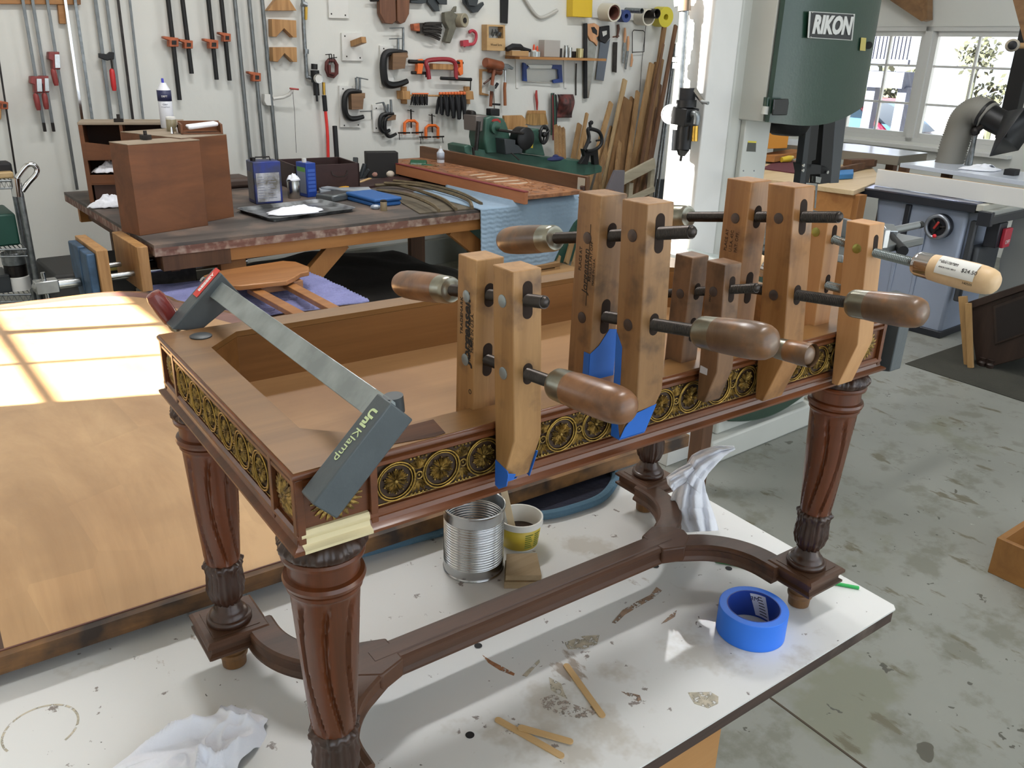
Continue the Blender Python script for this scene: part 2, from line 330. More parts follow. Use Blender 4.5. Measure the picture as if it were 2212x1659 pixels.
# red car
t = thing('car', 'red car parked outside beyond the deck post', 'car', uv(13.2, 6.4, -.55))
CR_ = mat('car_red', '#6e1226', .25, .1, coat=.6); CG = mat('car_glass', '#28435a', .08, 0)
c0 = toR(wo(1840, 262, 13.2)); vc = c0.y + .45
def carp(pts, u0, u1): return [uv(u0, vc + p[0], p[1] - .36) for p in pts], EU * (u1 - u0)
body = [(-2.0, .25), (-2.05, .7), (-1.9, .85), (-1.05, .92), (1.6, .95), (2.1, .85), (2.15, .3)]
p_, e_ = carp(body, 13.2, 14.9); MB().prism(p_, e_).build('body', CR_, t, .05)
cab = [(-1.05, .9), (-.45, 1.42), (1.1, 1.45), (1.65, .93)]
p_, e_ = carp(cab, 13.3, 14.8); MB().prism(p_, e_).build('cabin', CR_, t, .04)
for w_ in ([(-.9, .95), (-.42, 1.36), (.15, 1.38), (.15, .96)], [(.25, .96), (.25, 1.38), (1.03, 1.39), (1.45, .97)]):
    p_, e_ = carp(w_, 13.285, 13.3); MB().prism(p_, e_).build('side_window', CG, t)
p_, e_ = carp([(-1.12, .95), (-.5, 1.38), (-.46, 1.38), (-1.05, .93)], 13.4, 14.7); MB().prism(p_, e_).build('windshield', CG, t)
for s_ in (-1.35, 1.35): MB(RM).cyl((13.17, vc + s_, -.2), (13.45, vc + s_, -.2), .33, 20).build('wheel', K['rubber'], t)
# shrubs and trees far outside
LFM = mat('foliage', '#3a3e2c', .9, 0, .4, 6)
def shrub(x, y, u, r, lab, sc=1):
    c = wo(x, y, u); m = MB(); rr = random.Random(int(x))
    for i in range(220):
        d = V((rr.gauss(0, 1), rr.gauss(0, 1), rr.gauss(0, .8))); d = d.normalized() * r * rr.random() ** .4
        q = c + d; s = r * .12; n_ = V((rr.random() - .5, rr.random() - .5, rr.random() - .5)).normalized(); x_ = n_.orthogonal(); y_ = n_.cross(x_)
        m.add([q - x_ * s, q + y_ * s * .5, q + x_ * s, q - y_ * s * .5], [(0, 1, 2, 3)])
    m.tube([(c.x, c.y, -.2), c], .06 * r + .03, 6)
    tag(m.build('shrub', LFM, fix=False), lab, 'shrub')
shrub(1900, 205, 16, .75, 'bare scrubby bush seen through the left sash under the deck')
shrub(2112, 120, 15, .35, 'small pale tree top seen through the right sash')
shrub(2150, 215, 14, .35, 'low bush seen beside the dust hose through the right sash')
# ================================================================ white bench
BM = speckle('bench_white', '#e0e0de', [(3.2, .60, .05, '#c9c5bd', 'n', (1, 1, 1)), (9, .665, .03, '#a89c90', 'n', (1, .45, 1)), (11, .28, .015, '#45413f', 'v', (1, 1, 1)), (26, .30, .02, '#6b6662', 'v', (1, 1, 1)), (34, .66, .03, '#8a817c', 'n', (1, 1, 1)), (7, .70, .02, '#b58c6c', 'n', (.5, 1.6, 1))], .42, .04, .1)
t = thing('assembly_bench', 'white painted workbench top covered in stains and drips under the carved table', 'bench', TO - EZ * .8, rot=TM)
c1 = at(1940, 1312, .8); c2 = at(1535, 1082, .8); dx = (at(1380, 1659, .8) - c1).normalized(); dy = (c2 - c1).normalized()
B3 = c1 + dx * 2.25; B4 = B3 + dy * 1.05; B2 = c1 + dy * 1.05
cor = [c1 + dx * .008, c1 + dy * .008, B2, B4, B3]
MB().prism([p - EZ * .003 for p in cor], EZ * .003).build('top', BM, t)
EDM = wood('bench_edge', '#5a463a', '#2f2521', 0, 22, .8, stain='#8a7a6c', stp=.72)
MB().prism([p + (dx + dy) * .002 - EZ * .026 for p in cor], EZ * .023).build('core_board', EDM, t)
PL2 = wood('bench_panel', '#c3935c', '#a97844', 0, 7)
q = at(1600, 1560, .5); a = at(1610, 1510, .77); 
e0 = c1 + dx * .34 + dy * .07; e1 = e0 + dx * 1.8
MB().prism([e0 - EZ * .027, e1 - EZ * .027, e1 - EZ * .8, e0 - EZ * .8], dy * .02).build('side_panel', PL2, t)
for k, (aa, bb) in enumerate(((.34, .07), (.34, .85), (2.05, .07), (2.05, .85))):
    p = c1 + dx * aa + dy * bb; MB().prism([p, p + dx * .09, p + dx * .09 + dy * .09, p + dy * .09], -EZ * .775).build('leg', PL2, t) if 0 else MB().prism([V((z.x, z.y, 0)) for z in (p + dy * .021, p + dx * .09 + dy * .021, p + dx * .09 + dy * .11, p + dy * .11)], EZ * .773).build('leg', PL2, t)
BHO = K['rubber']
for i, (x, y) in enumerate([(1033, 1395), (1416, 1223), (1574, 1228), (1015, 1588)]):
    c = at(x, y, .8003); MB().lathe([(.006, 0), (.0062, .0004)], c, n=16).build('dog_hole', BHO, t)
# long stains of wood filler and glue on the paint
def smear(pts, z, col, name):
    m = MB(); P = [at(x, y, z) for x, y in pts]; m.prism(P, EZ * .0003); return m.build(name, col, t)
def smat(name, col, sc, cut=.45):
    m = mat(name, col, .7, 0, .3, sc); N = m.node_tree.nodes; L_ = m.node_tree.links; b = N['Principled BSDF']; tc = N['Texture Coordinate']
    n = N.new('ShaderNodeTexNoise'); n.inputs['Scale'].default_value = sc * 1.3; n.inputs['Detail'].default_value = 6; n.inputs['Roughness'].default_value = .7; L_.new(tc.outputs['Object'], n.inputs[0])
    mr = N.new('ShaderNodeMapRange'); mr.inputs[1].default_value = cut; mr.inputs[2].default_value = cut + .06; L_.new(n.outputs[0], mr.inputs[0]); L_.new(mr.outputs[0], b.inputs['Alpha']); return m
SM1 = smat('filler_stain', '#ab8f7a', 55); SM2 = smat('glue_stain', '#c9c0ac', 70, .42); SM3 = smat('rust_stain', '#ab7550', 90)
smear([(1322, 1345), (1345, 1318), (1375, 1300), (1405, 1285), (1418, 1268), (1430, 1276), (1412, 1292), (1380, 1310), (1350, 1328), (1330, 1347)], .8002, SM1, 'stain')
smear([(1428, 1348), (1448, 1328), (1462, 1318), (1458, 1332), (1440, 1343)], .8002, SM1, 'stain')
smear([(1042, 1415), (1062, 1428), (1085, 1440), (1112, 1455), (1110, 1460), (1080, 1448), (1055, 1432)], .8002, SM3, 'stain')
smear([(1128, 1460), (1148, 1440), (1165, 1425), (1166, 1431), (1150, 1448), (1138, 1462)], .8002, SM2, 'stain')
smear([(1186, 1463), (1212, 1477), (1218, 1495), (1226, 1510), (1205, 1500), (1190, 1490)], .8002, SM2, 'stain')
smear([(1220, 1388), (1260, 1374), (1295, 1372), (1290, 1392), (1262, 1402), (1228, 1403)], .8002, SM2, 'stain')
smear([(1342, 1494), (1365, 1498), (1382, 1502), (1388, 1520), (1372, 1512)], .8002, SM1, 'stain')
smear([(1486, 1496), (1535, 1495), (1552, 1505), (1551, 1520), (1530, 1530), (1500, 1520)], .8002, SM2, 'stain')
smear([(1166, 1510), (1195, 1500), (1240, 1522), (1290, 1540), (1262, 1553), (1205, 1545), (1172, 1528)], .8002, smat('grime', '#b5a79c', 110, .5), 'stain')
def arc_stain(cx, cy, R, z, a0, a1):
    c = at(cx, cy, z); m = MB(); n = 40
    for k in range(n):
        b0 = a0 + (a1 - a0) * k / n; b1 = a0 + (a1 - a0) * (k + 1) / n
        m.prism([c + V((math.cos(b) * r, math.sin(b) * r, 0)) for b, r in ((b0, R), (b1, R), (b1, R + .003), (b0, R + .003))], EZ * .0002)
    return m.build('ring_stain', SM2, t)
arc_stain(88, 1575, .043, .8002, -.4, 4.2)
# ================================================================ big tabletop lying on blankets
RMK = wood('old_edge', '#8a6134', '#4a3018', 0, 25, .6, stain='#2a1c12', sts=14, stp=.56)
TZ = .852; TBZ = .822
f0 = at(0, 1418, TZ); f1 = at(1490, 938, TZ); fx = (f1 - f0).normalized(); fy = V((-fx.y, fx.x, 0))
PM4 = Matrix(((fx.x, fy.x, 0, f0.x), (fx.y, fy.y, 0, f0.y), (0, 0, 1, 0), (0, 0, 0, 1))); PI4 = PM4.inverted()
LX = (f1 - f0).length
far = [PI4 @ at(x, y, TZ) for x, y in [(0, 650), (100, 640), (200, 632), (320, 634), (385, 652), (432, 690)]]
yb = 1.36; Lb = LX - .0
def panel_outline(d=0, x0=-.35):
    P = [(x0, d), (LX - d, d), (LX - d, .5 - d), (LX - .25 - d, .62 - d)]
    # rounded left part: the top narrows to the rounded far end
    xr = max(p.x for p in far) - d
    for k in range(0, 9):
        a = PI / 2 * k / 8; P.append((xr - .16 + .16 * math.cos(a), yb - .16 - d + .16 * math.sin(a)))
    P.append((x0, yb - d)); return P
print('FAR', [tuple(round(c, 3) for c in p) for p in far], LX)
VEN = wood('satin_veneer', '#cba476', '#9f7850', 1, 4.2, .3, .35, ratio=4, stain='#95704c', sts=3, stp=.66, bump=0, patch=(11, 4, 1))
BORD = wood('mahogany_border', '#805850', '#5d3d35', 0, 12, .35, .3, bump=0)
t = thing('tabletop', 'large satinwood tabletop with dark border lying flat in the sunshine behind the carved table', 'tabletop', f0 - EZ * 0 + V((0, 0, TBZ - f0.z)), rot=PM4)
def pan(pts, z0, z1, name, m, **k): return MB(PM4).prism([(x, y, z0) for x, y in pts], (0, 0, z1 - z0)).build(name, m, t, **k)
xr = max(p.x for p in far); yf = far[2].y
def outline(d):
    P = [(-.5, d), (LX - d, d), (LX - d, .33 - d)]
    for k in range(9):
        a = PI / 2 * k / 8; r = .22; P.append((xr - d - r + r * math.cos(a), yf - d - r + r * math.sin(a)))
    P.append((-.5, yf - d)); return P
# the desk-side wing of the top is straight, the far end is rounded
pan(outline(.0), TBZ, TZ - .002, 'edge', RMK)
pan(outline(.014), TZ - .002, TZ - .0004, 'border', BORD)
def quadp(x0_, y0_, x1_, y1_, z0, z1, name, m): return pan([(x0_, y0_), (x1_, y0_), (x1_, y1_), (x0_, y1_)], z0, z1, name, m)
inner = [(-.5, .016), (LX - .19, .016), (LX - .19, .31)]
for k in range(9):
    a = PI / 2 * k / 8; r = .2; inner.append((xr - .055 - r + r * math.cos(a), yf - .06 - r + r * math.sin(a)))
inner.append((-.5, yf - .06))
pan(inner, TZ - .0004, TZ, 'veneer_field', VEN)
quadp(LX - .115, .016, LX - .035, .3, TZ - .0004, TZ, 'end_veneer', VEN)
lineM = mat('inlay_dark', '#4b3325', .4)
quadp(LX - .198, .016, LX - .195, .31, TZ, TZ + .0002, 'inlay_line', lineM)
a = PI4 @ at(10, 1405, TZ); quadp(a.x - .006, .016, a.x, .5, TZ, TZ + .0002, 'inlay_line', lineM)
# blankets under the tabletop
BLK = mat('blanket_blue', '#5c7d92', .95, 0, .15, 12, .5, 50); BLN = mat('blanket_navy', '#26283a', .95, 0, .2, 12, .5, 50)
def blanket(pts, z, rim, name, lab, th=.008, edge=.02):
    t = thing(name, lab, 'blanket', (pts[0][0], pts[0][1], z))
    m = MB(); m.prism([(p[0], p[1], z) for p in pts], EZ * th); m.build('quilted_centre', BLN, t, .003)
    m = MB(); m.tube([V((p[0], p[1], z + th / 2)) + EZ * .002 for p in pts], edge / 2, 10, closed=False); m.build('bound_edge', rim, t)
    return t
P = [at(x, y, .806) for x, y in [(1180, 990), (1321, 1010), (1328, 1040), (1300, 1078), (1240, 1102), (1180, 1116), (1100, 1122), (960, 1150), (790, 1195), (700, 1215)]]
Q = [p.copy() for p in P]; cen = at(1000, 1000, .806)
P += [at(700, 1130, .806), at(950, 1060, .806)]
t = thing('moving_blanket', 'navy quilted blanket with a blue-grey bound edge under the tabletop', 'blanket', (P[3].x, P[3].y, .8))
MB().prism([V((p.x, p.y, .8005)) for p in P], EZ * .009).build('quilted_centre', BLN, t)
def smooth(pts, n=6):
    out = []
    for i in range(len(pts) - 1):
        p0 = pts[max(i - 1, 0)]; p1 = pts[i]; p2 = pts[i + 1]; p3 = pts[min(i + 2, len(pts) - 1)]
        for k in range(n):
            s = k / n; out.append(.5 * ((2 * p1) + (p2 - p0) * s + (2 * p0 - 5 * p1 + 4 * p2 - p3) * s * s + (3 * p1 - p0 - 3 * p2 + p3) * s ** 3))
    out.append(pts[-1]); return out
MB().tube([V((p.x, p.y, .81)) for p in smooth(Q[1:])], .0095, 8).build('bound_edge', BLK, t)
# ================================================================ items on the bench
def ground(x, y, z=.8): return at(x, y, z)
# tin can
c = ground(1022, 1254); c = (ground(958, 1222) + ground(1087, 1222)) / 2
t = thing('tin_can', 'large open ribbed tin can on the white bench beneath the table', 'can', c)
R_ = (ground(958, 1222) - ground(1087, 1222)).length / 2
Hc = .1255
CAN = mat('tin_plate', '#c3c4c4', .22, 1, .08, 30)
def canr(z):
    r = R_
    if .022 < z < Hc - .022: r -= .0009 * (1 + math.sin(z * 2 * PI / .0049))
    return r
prof = [(R_ * .96, .002), (R_ + .001, 0), (R_ + .001, .0035)] + [(canr(.004 + (Hc - .008) * k / 150), .004 + (Hc - .008) * k / 150) for k in range(151)] + [(R_ + .0012, Hc - .003), (R_ + .0012, Hc), (R_ - .001, Hc)]
prof += [(canr(Hc - .004 - (Hc - .008) * k / 150) - .0012, Hc - .004 - (Hc - .008) * k / 150) for k in range(151)] + [(0.0001, .004)]
MB().lathe(prof, c, n=64, caps=False).build('can_wall', CAN, t, ang=80)
MB().lathe([(R_ * .97, .0015), (R_ * .97, .0035)], c, n=48).build('can_bottom', CAN, t)
MB().ring(c + EZ * Hc, R_ + .0003, .0013, n=64).build('rim', CAN, t)
# margarine tub
c = (ground(1090, 1170) + ground(1160, 1170)) / 2 + EZ * 0; c = ground(1122, 1172)
t = thing('plastic_tub', 'white and yellow plastic tub with brown stain in it behind the tin can', 'tub', c)
rt = .041; Ht = .058
MB().lathe([(.031, 0), (.033, .0005), (.0385, Ht - .014), (.0385, Ht - .012), (rt + .001, Ht - .012), (rt + .001, Ht), (rt - .002, Ht), (rt - .004, Ht - .012), (.030, .003), (.0001, .003)], c, n=48, caps=False).build('tub_wall', mat('tub_white', '#e4e2da', .35), t)
MB().lathe([(.0335, .003), (.0389, Ht - .014)], c, n=48, caps=False).build('printed_band', mat('tub_yellow', '#dcc044', .4), t, solid=.0006)
MB().lathe([(.0001, .026), (.034, .026), (.0345, .024), (.0001, .02)], c, n=32, caps=False).build('stain_liquid', mat('stain_liquid', '#3b2517', .15), t)
vdir = (CP - c); vdir.z = 0; vdir.normalize(); xx = EZ.cross(vdir)
sp = thing('stir_stick', 'pale wooden stir stick standing in the plastic tub', 'stick', c + EZ * .02)
a = ground(1103, 1160); b0 = c + EZ * .022 - xx * .012; bt = onp(1083, 1035, c, vdir)
MB().beam(b0, b0 + (bt - b0) * 1.1, .0125, .0022, vdir).build('stick_blade', mat('stick_wood', '#dcc6a2', .7), sp, .0005)
MB().beam(b0 + (bt - b0) * .0, b0 + (bt - b0) * .08, .0128, .0024, vdir).build('stained_tip', mat('stained_tip', '#4a2d1c', .4), sp)
for k, (ln, x_, s_) in enumerate(((.0, 'green', 0),)):
    g_ = mat('tub_ink', '#5f7a2c', .5)
    for r_ in range(7):
        ang = math.atan2(-vdir.y, -vdir.x) + PI + .25
        for j in range(2):
            m = MB(); zz = .009 + r_ * .0045; th = [ang + .02 + j * .5 + q * .05 for q in range(9 - (r_ % 3))]
            for q in range(len(th) - 1):
                pts = []
                for tt in (th[q], th[q + 1]):
                    rr = .0342 + zz * .128 + .0004
                    pts.append(c + V((math.cos(tt) * rr, math.sin(tt) * rr, zz)))
                m.add([pts[0], pts[1], pts[1] + EZ * .0018, pts[0] + EZ * .0018], [(0, 1, 2, 3)])
            m.build('small_print', g_, t, fix=False)
# two wood offcuts
BW = wood('grey_offcut', '#a89273', '#8a7453', 0, 30, .8)
c = ground(1134, 1262)
p4 = [at(1094, 1196, .824), at(1160, 1194, .824), at(1170, 1243, .824), at(1092, 1243, .824)]
tag(MB().prism([p - EZ * .0105 for p in p4], EZ * .0105).build('wood_block', BW, None, .0006), 'grey oak offcut lying on top of another beside the tin can', 'wood block')
tag(MB().prism([V((p.x, p.y, .8)) + V((-.002, -.004, 0)) for p in p4], EZ * .0132).build('wood_block', BW, None, .0006), 'grey oak offcut at the bottom of the little stack by the tin can', 'wood block')
# tape roll
c = (ground(1546, 1372) + ground(1692, 1378)) / 2; c = ground(1620, 1362)
Rt = .0535; hT = .047; ri = .040
t = thing('tape_roll', 'roll of blue painters tape lying on its side on the white bench', 'tape roll', c)
MB().lathe([(ri + .0015, 0), (Rt, 0), (Rt, hT), (ri + .0015, hT)], c, n=72, caps=False).build('tape', mat('tape_blue', '#2f7cf0', .5), t, .0008)
MB().lathe([(ri, .0005), (ri + .0016, .0005), (ri + .0016, hT + .0003), (ri, hT + .0003), (ri, .0005)], c, n=72, caps=False).build('core', mat('core_blue', '#1d3f9a', .5), t)
aR = math.atan2(c.y, c.x)
def curved(a0, a1, z0, z1, r, name, m, par, sl=0):
    mb = MB(); n = 16
    mb.grid(lambda s, q: c + V((math.cos(a0 + (a1 - a0) * s + sl * q) * r, math.sin(a0 + (a1 - a0) * s + sl * q) * r, z0 + (z1 - z0) * q)), n, 2)
    return mb.build(name, m, par, fix=False)
curved(aR - .75, aR - .12, .004, hT - .004, ri - .0003, 'core_label', mat('core_label', '#cfd5ea', .5), t, sl=.35)
for r_ in range(7): curved(aR - .62 + .06 * r_, aR - .28 + .03 * r_, .008 + r_ * .005, .0095 + r_ * .005, ri - .0006, 'small_print', K['ink'], t)
a0 = aR + .02
text('3M', .011, FM(c + V((math.cos(a0) * (ri - .001), math.sin(a0) * (ri - .001), hT * .72)), EZ.cross(-(V((math.cos(a0), math.sin(a0), 0)))) * 1, EZ), 'core_lettering', mat('navy_ink', '#101c55', .5), t, .0002)
# craft sticks
STW = wood('stick', '#d8b787', '#c49f6b', 0, 30, .7, bump=.05)
def craft(a, b, z, lab, dz=0, w=.0098, rd=(1, 1)):
    A = at(*a, z); B = at(*b, z); B.z += dz; d = (B - A); L = d.length; d.normalize(); n = EZ.cross(d); up = d.cross(n); pts = []
    r = w / 2
    for e, (c_, s_) in enumerate(((A + d * r, -1), (B - d * r, 1))):
        for k in range(9):
            aa = -PI / 2 + PI * k / 8; pts.append(c_ + d * s_ * math.cos(aa) * r + n * math.sin(aa) * r * (s_))
    fr = FM(A, d, n)
    o = MB().prism([p for p in pts], up * .0018).build('craft_stick', STW, None, frame=fr); return tag(o, lab, 'stick')
craft((1221, 1435), (1304, 1551), .8004, 'craft stick lying alone in the middle of the white bench')
craft((1070, 1553), (1218, 1637), .8004, 'long craft stick with a chipped end nearest the bench edge')
craft((1119, 1571), (1238, 1606), .8024, 'craft stick resting across another near the bench edge', .001)
a = at(1545, 1211, .803); b = at(1856, 1270, .803)
tag(MB().beam(a, b, .0055, .0045).build('green_stick', mat('green_plastic', '#2fae57', .5), None, .001), 'thin bright green strip under the far foot of the carved table', 'strip')
# rags
def rag(fn, n, m_, name, lab, solid=.0015):
    o = MB().grid(fn, n, n).build(name, K['rag'], None, solid=solid, fix=False, ang=180); return tag(o, lab, 'rag')
R1 = [at(*p, .8) for p in [(190, 1700), (390, 1570), (520, 1535), (585, 1560), (545, 1640), (430, 1760)]]
ca = at(400, 1650, .8)
def ragfn(s, q):
    a = 2 * PI * s; r = q * (1 + .16 * q * noise.noise(V((math.cos(a) * 2.6, math.sin(a) * 2.6, 1.7)))); k = (s * len(R1)) % len(R1); i = int(k); f_ = k - i
    e = R1[i].lerp(R1[(i + 1) % len(R1)], f_); p = ca.lerp(e, r)
    w1 = noise.noise(V((p.x * 9, p.y * 9, 5))); q1 = V((p.x * 13 + w1 * 2.2, p.y * 26 + w1 * 2, .3)); rid = 1 - abs(noise.noise(q1)) * 2.4
    rid2 = 1 - abs(noise.noise(V((p.x * 40 + w1 * 3, p.y * 30, 2.1)))) * 2.2
    z = .003 + (1 - r ** 4) * (.010 + .026 * max(0, rid) ** 2 + .007 * max(0, rid2) ** 2)
    return V((p.x, p.y, .8 + z))
rag(ragfn, 130, 0, 'rag', 'crumpled white rag in the near left corner of the white bench')
# hanging rag on the far end: a twisted cloth with a point
RT_ = [at(*p, .83) for p in []]
def off(x, y, dd=0):
    return onp(x, y, at(1505, 1150, .802) + V((0, dd, 0)), V((0, 1, 0)))
spine = [((1443, 1035), (1570, 1010)), ((1440, 1062), (1520, 1040)), ((1468, 1080), (1530, 1075)), ((1450, 1100), (1532, 1095)), ((1462, 1128), (1548, 1118)), ((1478, 1146), (1552, 1146))]
top = [((1580, 964), (1586, 970)), ((1540, 966), (1562, 985)), ((1510, 975), (1545, 1000)), ((1492, 985), (1525, 1020)), ((1484, 1005), (1512, 1042)), ((1478, 1030), (1515, 1062))]
def loft(pairs, name, lab, amp, dd):
    P = []
    m = len(pairs)
    def fn(s, q):
        k = q * (m - 1); i = min(int(k), m - 2); f_ = k - i; f_ = f_ * f_ * (3 - 2 * f_)
        ax = pairs[i][0][0] * (1 - f_) + pairs[i + 1][0][0] * f_; ay = pairs[i][0][1] * (1 - f_) + pairs[i + 1][0][1] * f_
        bx = pairs[i][1][0] * (1 - f_) + pairs[i + 1][1][0] * f_; by = pairs[i][1][1] * (1 - f_) + pairs[i + 1][1][1] * f_
        x = ax + (bx - ax) * s; y = ay + (by - ay) * s
        bulge = math.sin(PI * s) * .03 * amp + .006 * math.sin(s * 19 + q * 5) * amp + .008 * noise.noise(V((s * 4, q * 5, amp)))
        return off(x, y, dd - bulge)
    return fn
t = thing('rag', 'twisted white rag standing in a point beside the far table feet', 'rag', V((at(1500, 1140, .8).x, at(1500, 1140, .8).y, .8)))
MB().grid(loft([((1462, 1040), (1520, 1035)), ((1450, 1075), (1526, 1065)), ((1446, 1100), (1536, 1095)), ((1458, 1125), (1545, 1120)), ((1475, 1150), (1552, 1146))], '', '', 1.6, .0), 26, 30).build('lower_folds', K['rag'], t, solid=.0015, fix=False, ang=180)
MB().grid(loft([((1586, 964), (1588, 970)), ((1548, 963), (1564, 985)), ((1515, 972), (1548, 1002)), ((1494, 984), (1530, 1022)), ((1482, 1004), (1518, 1042)), ((1470, 1030), (1512, 1066))], '', '', 1, -.03), 20, 30).build('upper_twist', K['rag'], t, solid=.0015, fix=False, ang=180)
MB().grid(loft([((1490, 1000), (1502, 1018)), ((1465, 1012), (1488, 1038)), ((1440, 1030), (1462, 1054)), ((1443, 1046), (1455, 1062))], '', '', .7, -.045), 14, 16).build('side_flap', K['rag'], t, solid=.0015, fix=False, ang=180)
# ================================================================ the carved table frame
L, W, H = .9026, .4451, .5044
MAH = wood('mahogany', '#784322', '#4f2c15', 0, 22, .35, .2, bump=.05)
MAHL = wood('mahogany_leg', '#70391c', '#452610', 2, 16, .33, .18, bump=.04)
MAHD = wood('mahogany_carved', '#44291c', '#28180f', 2, 30, .36, .25, bump=.1)
MAHS = wood('mahogany_stretcher', '#5b3a25', '#3b2617', 0, 22, .5, .05, bump=.05)
TOPW = wood('top_rail_wood', '#8b6438', '#6b4a26', 0, 18, .36, .2, bump=.03, ratio=20)
INW = wood('inner_wood', '#94683b', '#6d4822', 0, 12, .45, .1, bump=.05, ratio=12)
FLW = wood('inner_floor_wood', '#a47c52', '#85603a', 0, 7, .5, 0, bump=.03, ratio=6, stain='#7b5634', sts=4, stp=.66)
BRS = mat('antique_brass', '#b0904c', .42, .6, bump=.25, bs=300, col2='#5a4521', vs=130)
BRR = mat('ring_brass', '#b39149', .35, .85, .45, 60, bump=.15, bs=200)
BRD = mat('shaded_backing', '#3f2a17', .5, .3, .4, 90)  # brown backing, kept dark to paint crevice shade behind the brass relief
T = thing('carved_table', 'mahogany coffee table frame with brass frieze and spiral carved legs standing on the white bench', 'table', TO, rot=TM)
def TB(): return MB(TM)
# top frame: outer rectangle, octagonal opening
ow = .041; ch = .0455
inn = [(ow, ow + ch), (ow + ch, ow), (L - ow - ch, ow), (L - ow, ow + ch), (L - ow, W - .037 - ch), (L - ow - ch, W - .037), (ow + ch, W - .037), (ow, W - .037 - ch)]
outr = [(0, .0), (L, 0), (L, W), (0, W)]
def frame_ring(m, z0, z1, o=0, i=0):
    O_ = [(-o, -o), (L / 2, -o), (L + o, -o), (L + o, W / 2), (L + o, W + o), (L / 2, W + o), (-o, W + o), (-o, W / 2)]
    # order both loops with 8 points, start at front-left corner
    I_ = [inn[0], inn[1], inn[2], inn[3], inn[4], inn[5], inn[6], inn[7]]
    quads = [((O_[0], None), 0)]
    # quads: front, right, back, left rails with corner blocks
    def q(pts): m.prism([(p[0], p[1], z0) for p in pts], (0, 0, z1 - z0))
    q([O_[0], O_[2], I_[2], I_[1]]); q([O_[2], O_[4], I_[4], I_[3]]); q([O_[4], O_[6], I_[6], I_[5]]); q([O_[6], O_[0], I_[0], I_[7]])
    q([O_[0], I_[1], I_[0]]); q([O_[2], I_[3], I_[2]]); q([O_[4], I_[5], I_[4]]); q([O_[6], I_[7], I_[6]])
    return m
frame_ring(TB(), H - .0072, H).build('top_frame', TOPW, T, ang=30)
P_ = [(0, 0), (L, 0), (L, W), (0, W)]
TB().sweep(P_, [(-.003, H - .0080), (.0005, H - .0078), (.0022, H - .006), (.0022, H - .003), (.0008, H - .0010), (-.0012, H - .0004)], True).build('top_bead', MAH, T)
TB().sweep(P_, [(-.0045, H - .0160), (-.0005, H - .0158), (.0004, H - .0148), (.0004, H - .0112), (-.002, H - .0095), (-.0045, H - .0078)], True).build('upper_fillet', MAH, T)
# apron boards
za, zb = H - .0808, H - .0076
m = TB(); a = .0045
m.b2((a, a, za + .003), (L - a, .02, zb)).b2((a, W - .02, za + .003), (L - a, W - a, zb)).b2((a, .02, za + .003), (.02, W - .02, zb)).b2((L - .02, .02, za + .003), (L - a, W - .02, zb))
m.build('apron', MAH, T)
m = frame_ring(TB(), .4, zb); mm = MB(TM)
def wallq(m, i, j, t=.004, z0=.432, z1=zb):
    p, q = V(inn[i]), V(inn[j]); d = (q - p).normalized(); n = V((d.y, -d.x)); e = p + n * t; g = q + n * t
    m.prism([(p.x, p.y, z0), (q.x, q.y, z0), (g.x, g.y, z0), (e.x, e.y, z0)], (0, 0, z1 - z0))
for i in range(8): wallq(mm, i, (i + 1) % 8)
mm.build('box_lining', INW, T)
TB().prism([(x, y, .426) for x, y in inn], (0, 0, .006)).build('box_floor', FLW, T)
# bottom molding
prof = [(-.006, za - .0005), (.003, za - .0005), (.0072, za + .0015), (.0074, za + .0045), (.0050, za + .006), (.0012, za + .0075), (-.0002, za + .012), (.0012, za + .0145), (.001, za + .0175), (-.0015, za + .0205), (-.006, za + .021)]
# front run starts after the bare replacement piece
TB().sweep([(.0705, 0), (L, 0), (L, W), (0, W), (0, 0), (.0028, 0)], prof).build('base_molding', MAH, T, ang=25)
RAWM = wood('raw_maple', '#e0d3ab', '#cdbd90', 0, 25, .6, bump=.05)
TB().sweep([(.003, 0), (.0705, 0)], prof).build('bare_molding_piece', RAWM, T)['label'] = 'unfinished pale replacement molding at the front corner'
# pilasters and recessed borders
def face_frame(fn, ln, c0, c1):
    """fn(s, z, d) -> local point, s along the face"""
    def bx(s0, s1, z0, z1, d0=.0, d1=.0045):
        m.add([fn(s, z, d) for d in (d0, d1) for s, z in ((s0, z0), (s1, z0), (s1, z1), (s0, z1))], [(0, 1, 2, 3), (7, 6, 5, 4), (0, 4, 5, 1), (1, 5, 6, 2), (2, 6, 7, 3), (3, 7, 4, 0)])
    zz0, zz1 = za + .003, zb
    for s in (.0, c0 - .006, ln - c1, ln - .008):
        m = TB(); bx(s, s + .0075, zz0, zz1, -.001); m.build('pilaster', MAH, T, .0006)
ff = lambda s, z, d: (s, d, z); lf_ = lambda s, z, d: (d, s, z); rf_ = lambda s, z, d: (L - d, s, z)
face_frame(ff, L, .078, .078)
face_frame(lf_, W, .062, .062)
face_frame(rf_, W, .062, .062)
